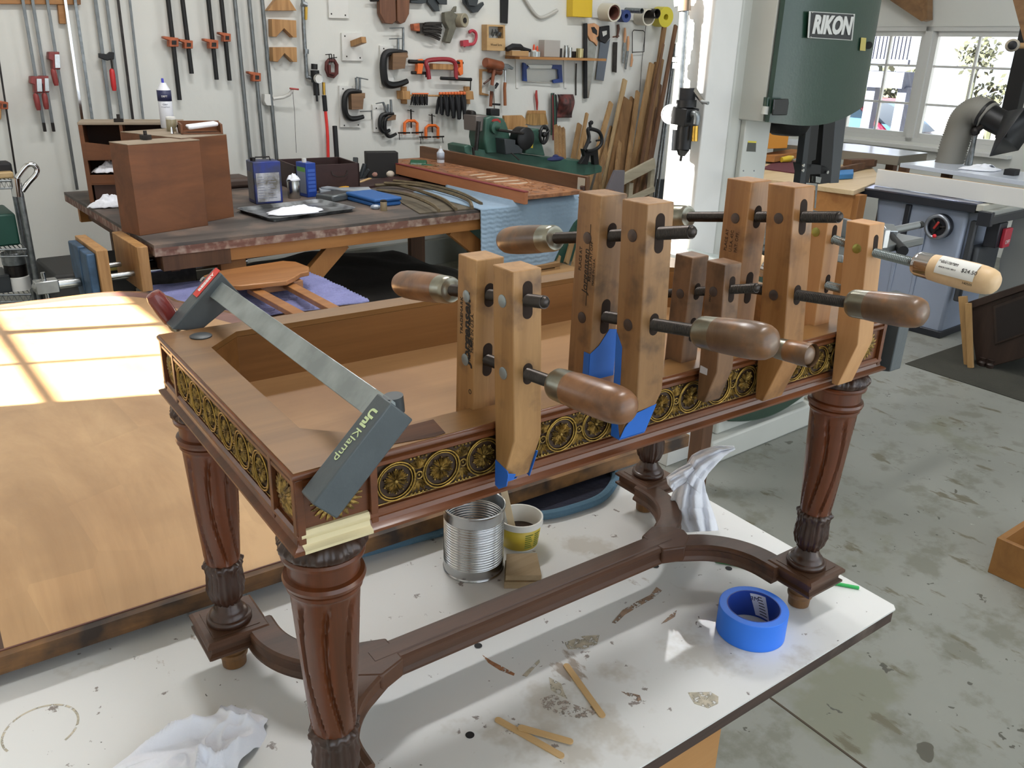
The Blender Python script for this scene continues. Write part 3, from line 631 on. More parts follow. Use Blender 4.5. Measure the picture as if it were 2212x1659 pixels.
# brass frieze
zc = (.4465 + .489) / 2; hh = .0425
def frieze(fn, s0, s1, n, name):
    m = TB(); g = TB(); rg = TB(); rr = random.Random(3); st = (s1 - s0) / n
    g.add([fn(s, z, d) for d in (.0046, .0028) for s, z in ((s0, zc - hh / 2), (s1, zc - hh / 2), (s1, zc + hh / 2), (s0, zc + hh / 2))], [(0, 1, 2, 3), (7, 6, 5, 4), (0, 4, 5, 1), (1, 5, 6, 2), (2, 6, 7, 3), (3, 7, 4, 0)])
    def tb(pts, r, k=6, closed=False): m.tube([fn(*p) for p in pts], r, k, closed)
    def leaf(s, z, a, ln, wd, d=.0014):
        ca, sa = math.cos(a), math.sin(a); P = []
        for i in range(5):
            q = i / 4; w_ = wd * math.sin(PI * (.12 + .8 * q)); h = .0012 * math.sin(PI * q)
            P.append([(s + ca * ln * q - sa * w_ * e, z + sa * ln * q + ca * w_ * e, d + .0012 - (h + .0009 if e == 0 else 0)) for e in (-1, 0, 1)])
        vs = [fn(*p) for row in P for p in row]
        m.add(vs, [(i * 3 + j, i * 3 + j + 1, (i + 1) * 3 + j + 1, (i + 1) * 3 + j) for i in range(4) for j in range(2)])
    for i in range(n):
        c = s0 + (i + .5) * st; RX = .0205; RZ = .0198
        for R_, r, d in ((1, .0011, .0008), (.87, .0008, .0014)):
            rg.tube([fn(c + RX * R_ * math.cos(2 * PI * k / 28), zc + RZ * R_ * math.sin(2 * PI * k / 28), d) for k in range(28)], r, 6, True)
        for k in range(10):
            a = 2 * PI * k / 10 + .3; leaf(c + .002 * math.cos(a), zc + .002 * math.sin(a), a, .0105 + .001 * (k % 2), .0015, .0008)
            for e in (-.15, .15): leaf(c + .0055 * math.cos(a + e), zc + .0055 * math.sin(a + e), a + e * 1.6, .0068, .0009, .0004)
            m.ell(fn(c + .0125 * math.cos(a), zc + .0125 * math.sin(a), .0012), .0011, .0011, .0011, None, 6, 4)
        m.ell(fn(c, zc, .0012), .0022, .0022, .0022, None, 8, 5)
        # small link ring and scrolls
        x = s0 + (i + 1) * st
        if i < n - 1:
            tb([(x + .0036 * math.cos(2 * PI * k / 14), zc + .0036 * math.sin(2 * PI * k / 14), .001) for k in range(14)], .0009, 5, True)
            m.ell(fn(x, zc, .0015), .0015, .0015, .0015, None, 6, 4)
        for e in (-1, 1):
            for k in range(7):
                a = e * (PI / 2) + (k - 3) * .42; leaf(x, zc + e * .0065, a, .0105 + .002 * (k % 2), .0017, .0014)
            for k in range(5):
                m.ell(fn(x + (k - 2) * .0042, zc + e * (.0185 + rr.random() * .001), .002), .0016, .0014, .0014, None, 6, 4)
                leaf(x + (k - 2) * .0036, zc + e * .012, e * PI / 2 + (k - 2) * .5, .007, .0015, .0016)
    for e in (-1, 1): tb([(s0, zc + e * (hh / 2 - .0006), .0022), (s1, zc + e * (hh / 2 - .0006), .0022)], .0007, 5)
    g.build('frieze_ground', BRD, T); m.build(name, BRS, T, fix=False, ang=60); rg.build('medallion_rings', BRR, T, ang=80)
frieze(ff, .0745, .0745 + 15 * .0499, 15, 'brass_frieze')
frieze(lf_, .064, W - .064, 6, 'brass_frieze')
frieze(rf_, .064, W - .064, 6, 'brass_frieze')
def sunflower(fn, s, R_, name='corner_rosette'):
    m = TB()
    for layer, (n, r0, r1, w_, d) in enumerate(((22, .004, R_, .0021, .0022), (18, .003, R_ * .72, .0018, .0012), (12, .001, R_ * .42, .0015, .0004))):
        for k in range(n):
            a = 2 * PI * (k + .5 * layer) / n; ca, sa = math.cos(a), math.sin(a); lim = 1.0
            kx = 1.28; ln = r1
            vs = []
            for i in range(5):
                q = i / 4; r = r0 + (ln - r0) * q; ww = w_ * math.sin(PI * (.15 + .75 * q))
                for e in (-1, 0, 1): vs.append(fn(s + (ca * r - sa * ww * e) * kx * .93, zc - .001 + (sa * r + ca * ww * e), d + .001 - (.0016 * math.sin(PI * q) if e == 0 else 0)))
            m.add(vs, [(i * 3 + j, i * 3 + j + 1, (i + 1) * 3 + j + 1, (i + 1) * 3 + j) for i in range(4) for j in range(2)])
    m.build(name, BRS if 1 else 0, T, fix=False, ang=60)
sunflower(ff, .040, .0215); sunflower(ff, L - .040, .0215); sunflower(lf_, .034, .0205); sunflower(lf_, W - .034, .0205); sunflower(rf_, .034, .0205)
# missing strip of molding on the front edge, plug and spacer on top
DRK = wood('bare_break', '#5b3820', '#2c180d', 0, 30, .8)
a = TM.inverted() @ at(858, 936, .8 + H); 
def tp(x, y): p = TI @ at(x, y, .8 + H); return p
pts = [tp(845, 930), tp(936, 907), tp(962, 936), tp(940, 944), tp(850, 960)]
TB().prism([(p.x, p.y, H + .0001) for p in pts], (0, 0, .0006)).build('missing_molding_gap', DRK, T)['label'] = 'bare dark gap where the edge molding broke off'
p = tp(434, 727)
TB().lathe([(.0135, 0), (.0135, .0016), (.012, .0024), (.0001, .0026)], (p.x, p.y, H - .0003), n=32).build('rubber_pad', K['plastic'], T)
# legs
def leg_profile():
    return None
LGX = [(.037, .037), (L - .037, .037), (.037, W - .037), (L - .037, W - .037)]
ztop = za
def flute(r0, tw, n=8, dep=.0042, z0=.180, z1=.352):
    def f(t, z, r):
        e = min(1, (z - z0) / .012, (z1 - z) / .014)
        if e <= 0: return r
        s = (z - z0) / (z1 - z0); ph = n * t + tw * math.sin(s * PI * .9) * 1.0 + s * tw * .55
        c = .5 + .5 * math.cos(ph); gr = max(0, (c - .86) / .14)
        return r - dep * (gr ** .6) * e ** .5
    return f
def carve(n, amp, fz, ph=0):
    def f(t, z, r):
        return r + amp * (abs(math.sin(n * t / 2 + ph)) ** .6 * abs(math.cos(fz * z * PI)) + .5 * math.sin(n * t * 2 + z * fz * 5)) * 1.0
    return f
def make_leg(x, y, tw, lab=None):
    o = MB(TM).lathe([(.0195, .174), (.0232, .179)] + [(.0235 + (.0345 - .0235) * (k / 60) ** .85, .181 + k * .00288) for k in range(61)] + [(.0355, .3565), (.0372, .3585), (.0372, .362), (.0352, .3635), (.0395, .3655), (.0408, .3695), (.0395, .3735), (.0352, .375), (.0352, .3765), (.0352, .3915), (.0365, .393), (.0405, .394), (.0412, .3975), (.0395, .400), (.033, .402)], (x, y, 0), n=108, mod=flute(0, tw)).build('leg', MAHL, T, ang=35)
    # carved collar under the apron
    n = 120
    def col(t, z, r):
        k = (z - .400) / .02; e = math.sin(PI * min(max(k, 0), 1)); lf = abs(math.sin(t * 6)); l2 = math.cos(t * 24)
        return r + e * (.0030 * lf ** .5 + .0014 * l2 * (1 if lf > .3 else -1) + .0009 * math.sin(t * 48 + z * 900))
    MB(TM).lathe([(.0385, .400), (.0402, .402), (.0408, .405), (.0405, .409), (.0395, .412), (.0378, .415), (.0355, .418), (.0325, .4205), (.029, .422), (.028, .4238)], (x, y, 0), n=n, mod=col).build('carved_collar', MAHD, o, ang=180)
    # carved acanthus vase
    def vase(t, z, r):
        z -= .014; k = (z - .098) / .064; lf = abs(math.sin(t * 3 + .4)) ; v_ = math.cos(t * 18) * .5 + .5
        e = .0026 * lf ** .7 * (1 - .3 * k) - .0016 * v_ * (lf > .25) + .0011 * math.sin(t * 12 + z * 420)
        if z > .150: e += .0016 * max(0, math.sin(t * 6 + .4)) * min(1, (z - .150) / .008)
        return r + e
    MB(TM).lathe([(r, z + .014) for r, z in [(.0165, .097), (.0178, .1), (.0208, .106), (.0235, .113), (.0248, .121), (.0248, .129), (.0240, .137), (.0232, .145), (.0232, .150), (.0245, .155), (.0258, .159), (.0250, .1625), (.021, .166)]], (x, y, 0), n=120, mod=vase).build('carved_vase', MAHD, o, ang=180)
    MB(TM).lathe([(r, z + .014) for r, z in [(.030, .066), (.0312, .069), (.0305, .073), (.0285, .075), (.0268, .0755), (.026, .079), (.0225, .083), (.0195, .0865), (.0192, .089), (.0175, .092), (.0165, .098)]], (x, y, 0), n=48).build('base_ring', MAHD, o)
    MB(TM).lathe([(.0152, 0), (.0170, .001), (.0178, .016), (.0200, .018), (.0208, .0215), (.0200, .025), (.0176, .0265), (.0165, .052)], (x, y, 0), n=40).build('foot', wood('foot_wood', '#8a6236', '#5f3f20', 2, 25, .5, .1), o)
for (x, y), tw in zip(LGX, (3.2, -3.2, 3.2, -3.2)): make_leg(x, y, tw)
# stretcher
zs = .048
sp_ = [(-.024, zs + .004), (-.0245, zs), (.0245, zs), (.0245, zs + .004), (.0205, zs + .0085), (.0200, zs + .019), (.0225, zs + .0215), (.0225, zs + .0255), (.0185, zs + .0285), (-.0185, zs + .0285), (-.0225, zs + .0255), (-.0225, zs + .0215), (-.02, zs + .019), (-.0205, zs + .0085)]
hub = .166
TB().sweep([(hub - .03, W / 2), (L - hub + .03, W / 2)], sp_).build('center_stretcher', MAHS, T, ang=30)
TB().sweep([(hub + .004, W / 2), (L - hub - .004, W / 2)], [(-.012, zs + .028), (.012, zs + .028), (.0105, zs + .0305), (-.0105, zs + .0305)]).build('center_stretcher_bead', MAHS, T)
for sx in (0, 1):
    for sy in (0, 1):
        x0, y0 = (.037 if not sx else L - .037), (.037 if not sy else W - .037)
        dx_ = 1 if not sx else -1; dy_ = 1 if not sy else -1
        R_ = .125; pts = []
        for k in range(15):
            a = 1.08 * k / 14; pts.append((x0 + dx_ * (.034 + R_ - R_ * math.cos(a)), y0 + dy_ * (.044 + R_ * math.sin(a))))
        d_ = V((pts[-1][0] - pts[-2][0], pts[-1][1] - pts[-2][1])).normalized(); pts = [(pts[0][0], y0 + dy_ * .02)] + pts + [(pts[-1][0] + d_.x * .045, pts[-1][1] + d_.y * .045)]
        sc = .92 if 1 else 1
        TB().sweep(pts, [(a * sc, z) for a, z in sp_]).build('curved_stretcher', MAHS, T, ang=30)
        # plinth
        h = .040
        for nm, pr in (('plinth', [(0, 0), (h, 0), (h + .004, .004), (h + .004, .0075), (h - .001, .0105), (h - .001, .0185), (h + .005, .0225), (h + .005, .027), (h + .001, .0305), (0, .0305)]),):
            m = TB(); vs = []; n = len(pr)
            for cx, cy in ((-1, -1), (1, -1), (1, 1), (-1, 1)):
                for r, z in pr: vs.append((x0 + cx * max(r, .001), y0 + cy * max(r, .001), zs + z))
            m.add(vs, [(i * n + k, i * n + k + 1, ((i + 1) % 4) * n + k + 1, ((i + 1) % 4) * n + k) for i in range(4) for k in range(n - 1)])
            m.build(nm, MAHS, T, ang=30)
        TB().box((x0, y0, zs + .0308), (.066, .066, .0012)).build('plinth_step', MAHS, T)
# hub blocks
for hx in (hub, L - hub):
    TB().prism([(hx + q[0] * (1 if hx > .4 else -1) * 1.15, W / 2 + q[1], zs) for q in ((-.034, -.026), (.0, -.040), (.026, -.022), (.034, 0), (.026, .022), (0, .040), (-.034, .026))], (0, 0, .0295)).build('hub_block', MAHS, T, .003)
# ================================================================ handscrew clamps
OLDW = wood('clamp_old', '#b58a58', '#91683c', 2, 36, .55, .15, stain='#5e432e', sts=28, stp=.68, bump=.12)
OLDW2 = wood('clamp_dark', '#8a6647', '#63452e', 2, 36, .5, .2, stain='#3f2d20', sts=30, stp=.64, bump=.12)
OLDW3 = wood('clamp_mid', '#ab7a48', '#855729', 2, 36, .5, .2, stain='#5f4024', sts=26, stp=.68, bump=.12)
OLDB = wood('clamp_worn', '#a37b50', '#7e5937', 2, 36, .55, .15, stain='#54402f', sts=30, stp=.66, bump=.15)
NEWW = wood('clamp_new', '#cc9c6a', '#b48252', 2, 26, .5, .05, bump=.05)
HND = wood('handle_old', '#8f6443', '#68442b', 0, 30, .36, .2, stain='#4a3528', sts=34, stp=.62, bump=.05)
HND2 = wood('handle_worn', '#755a42', '#563f2e', 0, 30, .36, .2, stain='#9a673a', sts=30, stp=.63, bump=.05)
HNN = wood('handle_new', '#e3c49b', '#d6b386', 0, 22, .5, .05, bump=.03)
FER = mat('ferrule', '#9c9a8c', .3, .9, .3, 40); SCR = mat('screw_thread', '#4a4440', .35, .8, .2, 60); SCN = mat('screw_new', '#9aa0a0', .25, 1)
PINL = mat('pin_light', '#9aa3a5', .4, .5, .15, 80); PIND = mat('pin_dark', '#51443f', .5, .3, .2, 80); PINB = mat('pin_brass', '#a8a85e', .3, .8)
def thread(m, a, b, r, pitch=.0023, n=14):
    a = V(a); b = V(b); d = b - a; ln = d.length; k = max(4, int(ln / pitch) * 2); pts = [a + d * (i / k) for i in range(k + 1)]
    m.tube(pts, [r if i % 2 == 0 else r * .86 for i in range(k)] + [r * .8], n)
def handle(par, a, b, r, hm, fm):
    """a: ferrule start, b: rounded end, both in the table frame"""
    a = V(a); b = V(b); d = (b - a); ln = d.length; ax = d.normalized(); fl = .021 * r / .016
    MB(TM).lathe([(r * .42, -.002), (r * .55, -.0005), (r * .80, 0), (r * .90, .003), (r * .92, .006), (r * .95, fl)], a, ax, 32).build('ferrule', fm, par)
    MB(TM).lathe([(r * .88, fl - .001), (r * .95, fl), (r * .99, fl + .01), (r * 1.02, fl + .03), (r * 1.03, ln * .7), (r * 1.0, ln * .82), (r * .93, ln * .90), (r * .80, ln * .955), (r * .55, ln * .99), (r * .3, ln * 1.0), (.0002, ln * 1.002)], a, ax, 36).build('handle', hm, par)
def handscrew(lab, x, yb, s, zt, zb_, yt, rear, zr, low, up, wm, hm, fm, sm, pm, pr=.006, slots=None, bevel=None, nose=.012):
    """front jaw: left edge x, inner face y=yb at the bottom, section s; yt: inner face at the top; rear: inner face y at top / bottom"""
    t = thing('handscrew_clamp', lab, 'clamp', TM @ V((x, yb, zb_)), 'wooden handscrew clamps on the table apron', rot=TM)
    bz = bevel or zb_ + s * 1.55
    def jaw(f, y_b, y_t, sgn, z0, z1, bz_, nm):
        """sgn -1: the jaw in front, extends towards -y"""
        def Y(z, o): return y_b + (y_t - y_b) * (z - z0) / (z1 - z0) + sgn * o
        sec = [(z0, 0), (z1, 0), (z1, s), (bz_, s), (z0, nose)]
        m = MB(TM)
        pf = [(x, Y(z, o), z) for z, o in sec]
        # slots are cut with an outline of stacked pieces: build body and dark slot wells
        m.prism(pf, (s, 0, 0)); o = m.build(nm, wm, t, .0012)
        return Y
    YF = jaw(None, yb, yt, -1, zb_, zt, bz, 'front_jaw')
    yr_t, yr_b = rear; YR = jaw(None, yr_b, yr_t, 1, zr, zt - .002, zr + s * 1.6, 'rear_jaw')
    WELL = mat('slot_dark', '#2b1c12', .9)
    zl, zu = low[0], up[0]; xc = x + s * .5; hw = s * .17
    def well(Y, o, zc_, ln, sg):
        n = 10; pts = []
        for k in range(n + 1):
            a = PI * k / n; pts.append((xc + hw * math.cos(a), zc_ + ln / 2 + hw * math.sin(a)))
        for k in range(n + 1):
            a = PI + PI * k / n; pts.append((xc + hw * math.cos(a), zc_ - ln / 2 + hw * math.sin(a)))
        MB(TM).prism([(px_, Y(pz, o) + sg * .0003, pz) for px_, pz in pts], (0, -sg * .0012, 0)).build('screw_slot', WELL, t)
    dl, du = low[3], up[3]
    a0 = V((xc, YF(zl, s), zl)); he = V(low[2]); hs_ = V(low[1]); dL = (he - a0).normalized(); hs = a0 + dL * ((hs_.y - a0.y) / dL.y)
    tip = V(up[5]); he2 = V(up[2]); hs2_ = V(up[1]); dU = (he2 - tip).normalized(); hs2 = tip + dU * ((hs2_.y - tip.y) / dU.y)
    def lz(p, d, y): return (p + d * ((y - p.y) / d.y)).z
    zuF = lz(tip, dU, YF(zu, s)); zuR = lz(tip, dU, YR(zu, 0)); zlR = lz(a0, dL, YR(zl, 0))
    well(YF, s, zl, s * .3, -1); well(YF, s, zuF, s * .75, -1)
    well(YR, 0, zlR, s * .75, -1); well(YR, 0, zuR, s * .4, -1)
    # pins on the left faces
    for Y, ex_ in ((YF, 0), (YR, 1)):
        for zz in ((lz(a0, dL, YF(zl, s / 2)), lz(tip, dU, YF(zu, s / 2))) if ex_ == 0 else (lz(a0, dL, YR(zl, s / 2)), lz(tip, dU, YR(zu, s / 2)))):
            yy = Y(zz, s * .48)
            MB(TM).lathe([(pr, 0), (pr, .0011), (pr * .9, .0014), (.0002, .0014)], (x + .0004, yy, zz), (-1, 0, 0), 28).build('pivot_pin', pm, t)
    r = low[4]
    bk = a0 + dL * ((YR(zl, s) + low[5] - a0.y) / dL.y)
    m = MB(TM); thread(m, bk, hs, low[6]); m.build('screw', sm, t)
    handle(t, hs, hs + dL * (he - hs).length, r, hm, fm)
    m = MB(TM); thread(m, tip, hs2, low[6]); m.ell(tip, low[6] * .9, low[6] * .7, low[6] * .9); m.build('screw', sm, t)
    handle(t, hs2, he2, r * .97, hm, fm)
    return t, YF, YR
def q_(x, y, xx): p = TXp(x, y, xx); return (xx, p.y, p.z)
# A: nearest, with the maker's stamp
tA, YFA, YRA = handscrew('handscrew clamp nearest the camera, stamped on its rear jaw, blue tape at its toe', .2075, -.009, .033, .664, .447, .0045, (.032, .037), .433,
    (.564, q_(1200, 833, .224), q_(1362, 885, .224), 0, .0165, .004, .0062), (.637, q_(975, 634, .224), q_(862, 612, .224), 0, 0, q_(1176, 653, .224)), OLDW, HND, FER, SCR, PINL, .0062)
# B: tall, with blue tape
tB, YFB, YRB = handscrew('tall worn handscrew clamp second from the left, blue tape around both toes', .3636, -.009, .037, .7138, .455, .0025, (.034, .037), .433,
    (.5893, q_(1512, 715, .3821), q_(1672, 742, .3821), 0, .0175, .006, .0068), (.686, q_(1200, 516, .3821), q_(1086, 520, .3821), 0, 0, q_(1494, 501, .3821)), OLDB, HND2, FER, SCR, PIND, .0064)
# C: small dark one
tC, YFC, YRC = handscrew('small dark handscrew clamp with a smear of glue on its toe', .498, -.009, .0275, .636, .468, .0, (.021, .0225), .455,
    (.5507, q_(1675, 750, .5118), q_(1752, 768, .5118), 0, .0125, .006, .0055), (.6115, q_(1400, 640, .5118), q_(1340, 640, .5118), 0, 0, q_(1634, 622, .5118)), OLDW2, HND2, FER, SCR, PIND, .0058)
# D: tallest, far
tD, YFD, YRD = handscrew('tall brown handscrew clamp fourth from the left, handle pointing at the saw cabinet', .609, -.009, .038, .7125, .445, .0165, (.041, .0375), .433,
    (.5852, q_(1838, 657, .628), q_(2000, 678, .628), 0, .0175, .006, .0068), (.6835, q_(1488, 467, .628), q_(1390, 468, .628), 0, 0, q_(1812, 469, .628)), OLDW3, HND2, FER, SCR, PIND, .0064)
# E: new clamp with the price sticker: the big handle sits on the upper screw, in front
tE = thing('handscrew_clamp', 'new pale handscrew clamp with brass pins and a price sticker on its handle', 'clamp', TM @ V((.773, -.009, .432)), 'wooden handscrew clamps on the table apron', rot=TM)
s = .034; xE = .773
def YE(z): return -.009 + (.655 - .432) * 0 + (z - .432) / (.655 - .432) * .020
def YER(z): return .030 + (z - .43) / .225 * .008
MB(TM).prism([(xE, YE(.432), .432), (xE, YE(.655), .655), (xE, YE(.655) - s, .655), (xE, YE(.497) - s, .497), (xE, YE(.432) - .010, .432)], (s, 0, 0)).build('front_jaw', NEWW, tE, .001)
MB(TM).prism([(xE, YER(.433), .433), (xE, YER(.655), .655), (xE, YER(.655) + s, .655), (xE, YER(.49) + s, .49), (xE, YER(.433) + .01, .433)], (s, 0, 0)).build('rear_jaw', NEWW, tE, .001)
WELL = mat('slot_dark', '#2b1c12', .9)
def wellE(Yf, zc_, ln):
    hw = s * .15; pts = [(xE + s * .5 + hw * math.cos(PI * k / 10), zc_ + ln / 2 + hw * math.sin(PI * k / 10)) for k in range(11)] + [(xE + s * .5 + hw * math.cos(PI + PI * k / 10), zc_ - ln / 2 + hw * math.sin(PI + PI * k / 10)) for k in range(11)]
    MB(TM).prism([(a, Yf(b) - .0003, b) for a, b in pts], (0, .001, 0)).build('screw_slot', WELL, tE)
wellE(lambda z: YE(z) - s, .629, .014); wellE(YER, .63, .016); wellE(YER, .562, .016)
for Yc, zz in ((YE(.622) - s * .55, .622), (YER(.63) + s * .5, .632)):
    MB(TM).lathe([(.0062, 0), (.0062, .0012), (.0054, .0016), (.0002, .0012)], (xE + .0004, Yc, zz), (-1, 0, 0), 28).build('brass_pin', PINB, tE)
a0 = V((xE + s / 2, YE(.618) - s, .618)); he = V(q_(2157, 613, .79)); hs = a0 + (he - a0) * .36; m = MB(TM); thread(m, V((xE + s / 2, YER(.63) + s, .627)), a0, .0062); thread(m, a0, hs, .0062); m.build('screw', SCN, tE)
m = MB(TM); thread(m, V((xE + s / 2, YE(.56), .56)), V((xE + s / 2, YER(.56) + s + .05, .56)), .0062); m.build('screw', SCN, tE)
ax = (he - hs).normalized(); ln = (he - hs).length
handle(tE, hs, he, .0168, HNN, mat('ferrule_new', '#c4c4c8', .15, 1))
handle(tE, V((xE + s / 2, YER(.56) + s + .05, .56)), V((xE + s / 2, YER(.56) + s + .15, .57)), .0155, HNN, mat('ferrule_new', '', 0))
# sticker wrapped on the handle
wh = TM.to_3x3() @ ax; wp = TM @ hs; toc = (CP - wp); toc = (toc - wh * toc.dot(wh)).normalized(); sd = wh.cross(toc)
rS = .0188
def stk(u_, a_, r_=rS): d = toc * math.cos(a_) + sd * math.sin(a_); return wp + wh * u_ + d * r_
m = MB(); m.grid(lambda s_, q: stk(.034 + .048 * s_, -1.05 + 1.35 * q), 8, 16)
m.build('price_sticker', K['label'], tE, fix=False)
u0 = .038
sg = 1
m = MB()
rr = random.Random(5); x_ = u0
while x_ < u0 + .021:
    w_ = rr.choice((.0004, .0007, .0010)); m.add([stk(x_, .1 - .62, rS + .0003), stk(x_ + w_, .1 - .62, rS + .0003), stk(x_ + w_, .1 - .20, rS + .0003), stk(x_, .1 - .20, rS + .0003)], [(0, 1, 2, 3)]); x_ += w_ + rr.choice((.0004, .0006, .0009))
m.build('barcode', K['ink'], tE, fix=False)
print('STICK sd', sd, wh)
up_ = -sd if (-sd).z > 0 else sd
def ltr(s_, u_, a_, size, nm='sticker_lettering', bold=0):
    o = stk(u_, a_, rS + .0004); n_ = (toc * math.cos(a_) + sd * math.sin(a_)); y_ = n_.cross(wh)
    if y_.z < 0: y_ = -y_
    text(s_, size, FM(o, wh, y_), nm, K['ink'], tE, .0001, bold)
aS = 1 if (sd.z > 0) else -1
for s_, u_, a_, sz in (('$24.50', .0745, -.1, .0068), ('CLID-C1 Hardware', .047, .22, .0030), ('140505', .076, -.85, .0042)):
    ltr(s_, u_, a_ * aS * 1 + (0 if aS > 0 else -.35 - .0), sz)
# oval stamp on the new rear jaw
def stamp(lines, Y, sy, zz, par, size, ink=K['ink'], xl=0, name='stamped_lettering'):
    pass
def side_text(s_, x_, y_, z_, size, par, rot=0, m_=K['ink'], bold=0, up=1, shear=0):
    """lettering on a jaw's left face, reading upwards"""
    n = TM.to_3x3() @ V((-1, 0, 0)); X = TM.to_3x3() @ V((0, 0, 1)) ; Yv = n.cross(X)
    text(s_, size, FM(TM @ V((x_ - .0003, y_, z_)), X, Yv), 'stamped_lettering', m_, par, .0001, bold, shear)
xa = .2075
def yA(z, k): return YRA(z, .033 * k)
side_text('Jorgensen', xa, yA(.585, .40), .586, .0175, tA, bold=.0005, shear=.2)
side_text('TRADEMARK', xa, yA(.60, .72), .600, .0068, tA)
side_text('REG.U.S.PAT.OFF.', xa, yA(.565, .25), .582, .0068, tA)
side_text('MADE IN U.S.A.', xa, yA(.565, .10), .587, .0062, tA)
side_text('O', xa, yA(.53, .16), .523, .0072, tA)
MB(TM).box((xa - .0003, yA(.59, .30), .59), (.0003, .0007, .075)).build('stamped_lettering', K['ink'], tA)
xb = .3636
side_text('Jorgensen', xb, YRB(.63, .037 * .45), .628, .0125, tB, shear=.2)
side_text('REG.U.S.PAT.OFF', xb, YRB(.63, .037 * .25), .640, .006, tB)
side_text('PLACE AT', xb, YRB(.63, .037 * .72), .64, .006, tB)
side_text('MADE IN U.S.A.', xb, YRB(.63, .037 * .10), .63, .0045, tB)
MB(TM).box((xb - .0003, YRB(.63, .037 * .35), .635), (.0003, .0006, .09)).build('stamped_lettering', K['ink'], tB)
xd = .609; FAINT = mat('faint_ink', '#4e3626', .8)
for k, s_ in enumerate(('PLACE AT', 'U.S.A. 4SC', 'PAT. OFF.')): side_text(s_, xd, YRD(.64, .038 * (.75 - .22 * k)), .635, .0062, tD, m_=FAINT)
side_text('MADE IN', .498, YFC(.60, .0275 * .35), .598, .004, tC, m_=K['ink'])
# painters tape on the toes
TPE = K['tape']
def tapewrap(par, Y, x, s, z0, z1, off, sgn, jz, name='painters_tape', jag=0):
    """a wrap of tape around the toe of a jaw between z0 and z1"""
    m = MB(TM); e = .0006
    return m
m = MB(TM)
m.prism([(xa - .0008, -.0085, .466), (xa - .0008, -.030, .462), (xa - .0008, -.0315, .458), (xa - .0008, -.029, .445), (xa - .0008, -.016, .436), (xa - .0008, -.009, .438)], (.0008, 0, 0))
m.prism([(xa, -.0225, .4465), (xa + .012, -.0225, .4465), (xa + .010, -.029, .456), (xa, -.0305, .46)], (0, -.0006, -.0004))
m.prism([(xa + .033, -.009, .470), (xa + .033, -.034, .478), (xa + .033, -.022, .444), (xa + .033, -.010, .446)], (.0006, 0, 0))
m.prism([(xa - .0008, -.0085, .4465), (xa - .0008, -.0222, .4465), (xa + .016, -.0222, .4465), (xa + .0336, -.0085, .4465)], (0, 0, -.0006))
m.build('painters_tape', TPE, tA)
# B front: tape over the beveled toe and left edge, B rear: band
def YFBz(z, o): return YFB(z, o)
zb0, zb1 = .455, .51
def bev(z): return .012 + (.037 - .012) * (z - .455) / (.037 * 1.55)
m = MB(TM); e = .0006
m.prism([(xb - e, YFB(.458, bev(.458)) - e, .456), (xb + .0376, YFB(.458, bev(.458)) - e, .456), (xb + .0376, YFB(.492, bev(.492)) - e, .494), (xb + .006, YFB(.492, bev(.492)) - e, .489), (xb - e, YFB(.475, bev(.475)) - e, .472)], (0, -.0004, -.0004))
m.prism([(xb - e, -.0085, .454), (xb - e, YFB(.456, .014), .454), (xb - e, YFB(.47, .010), .47), (xb - e, -.0148, .56), (xb - e, -.0085 + .004, .575)], (.0005, 0, 0))
m.prism([(xb - e, -.0085, .4545), (xb + .0376, -.0085, .4545), (xb + .0376, -.0225, .4545), (xb - e, -.0225, .4545)], (0, 0, -.0006))
m.build('painters_tape', TPE, tB)
m = MB(TM)
m.prism([(xb - e, YRB(.54, 0) - e, .433), (xb + .0375, YRB(.5, 0) - e, .433), (xb + .0375, YRB(.54, 0) - e, .560), (xb + .026, YRB(.54, 0) - e, .562), (xb + .012, YRB(.54, 0) - e, .545), (xb - e, YRB(.54, 0) - e, .537)], (0, -.0004, 0))
m.prism([(xb - e, YRB(.5, 0) - e, .433), (xb - e, YRB(.5, 0) + .009, .433), (xb - e, YRB(.5, 0) + .009, .537), (xb - e, YRB(.5, 0) - e, .537)], (-.0004, 0, 0))
m.build('painters_tape', TPE, tB)
xc_ = .498
MB(TM).prism([(xc_ - .0005, YFC(.503, .002), .512), (xc_ - .0005, YFC(.503, .013), .511), (xc_ - .0005, YFC(.503, .013), .503), (xc_ - .0005, YFC(.503, .002), .503)], (.0004, 0, 0)).build('glue_smear', mat('glue_white', '#cfcdd0', .5), tC)
# ================================================================ the two grey plastic-jawed clamps
UK = mat('clamp_body_grey', '#535a5d', .42, .1, .1, 30, .05, 200); UKB = mat('clamp_bar', '#a9b1b1', .35, .6, .3, 25)
t = thing('bar_clamp', 'grey bar clamp with red handle lying diagonally across the near corner of the table', 'clamp', TM @ V((.06, 0, .45)), 'grey bodied bar clamps', rot=TM)
# jaw in the xz plane running at 45 degrees
dJ = V((.7071, 0, .7071)); nJ = V((-.7071, 0, .7071))
yj = -.0085
fA = TF(677, 1087, yj - .026); fB = TF(893, 907, yj - .026); fC = TF(841, 880, yj - .026); fD = TF(728, 1122, yj - .026)
print('UK', fA, fD, fB, fC)
ua = (fB - fD); dj = ua.normalized(); nj = V((-dj.z, 0, dj.x)); hwid = (fA - fD).length
P0 = fD; P1 = fD + dj * ua.length; P2 = P1 + nj * hwid; P3 = P0 + nj * hwid
m = MB(TM); m.prism([P0, P1, P2, P3], (0, .026, 0)); m.build('fixed_jaw', UK, t, .0015)
up = P2 - nj * hwid * .2
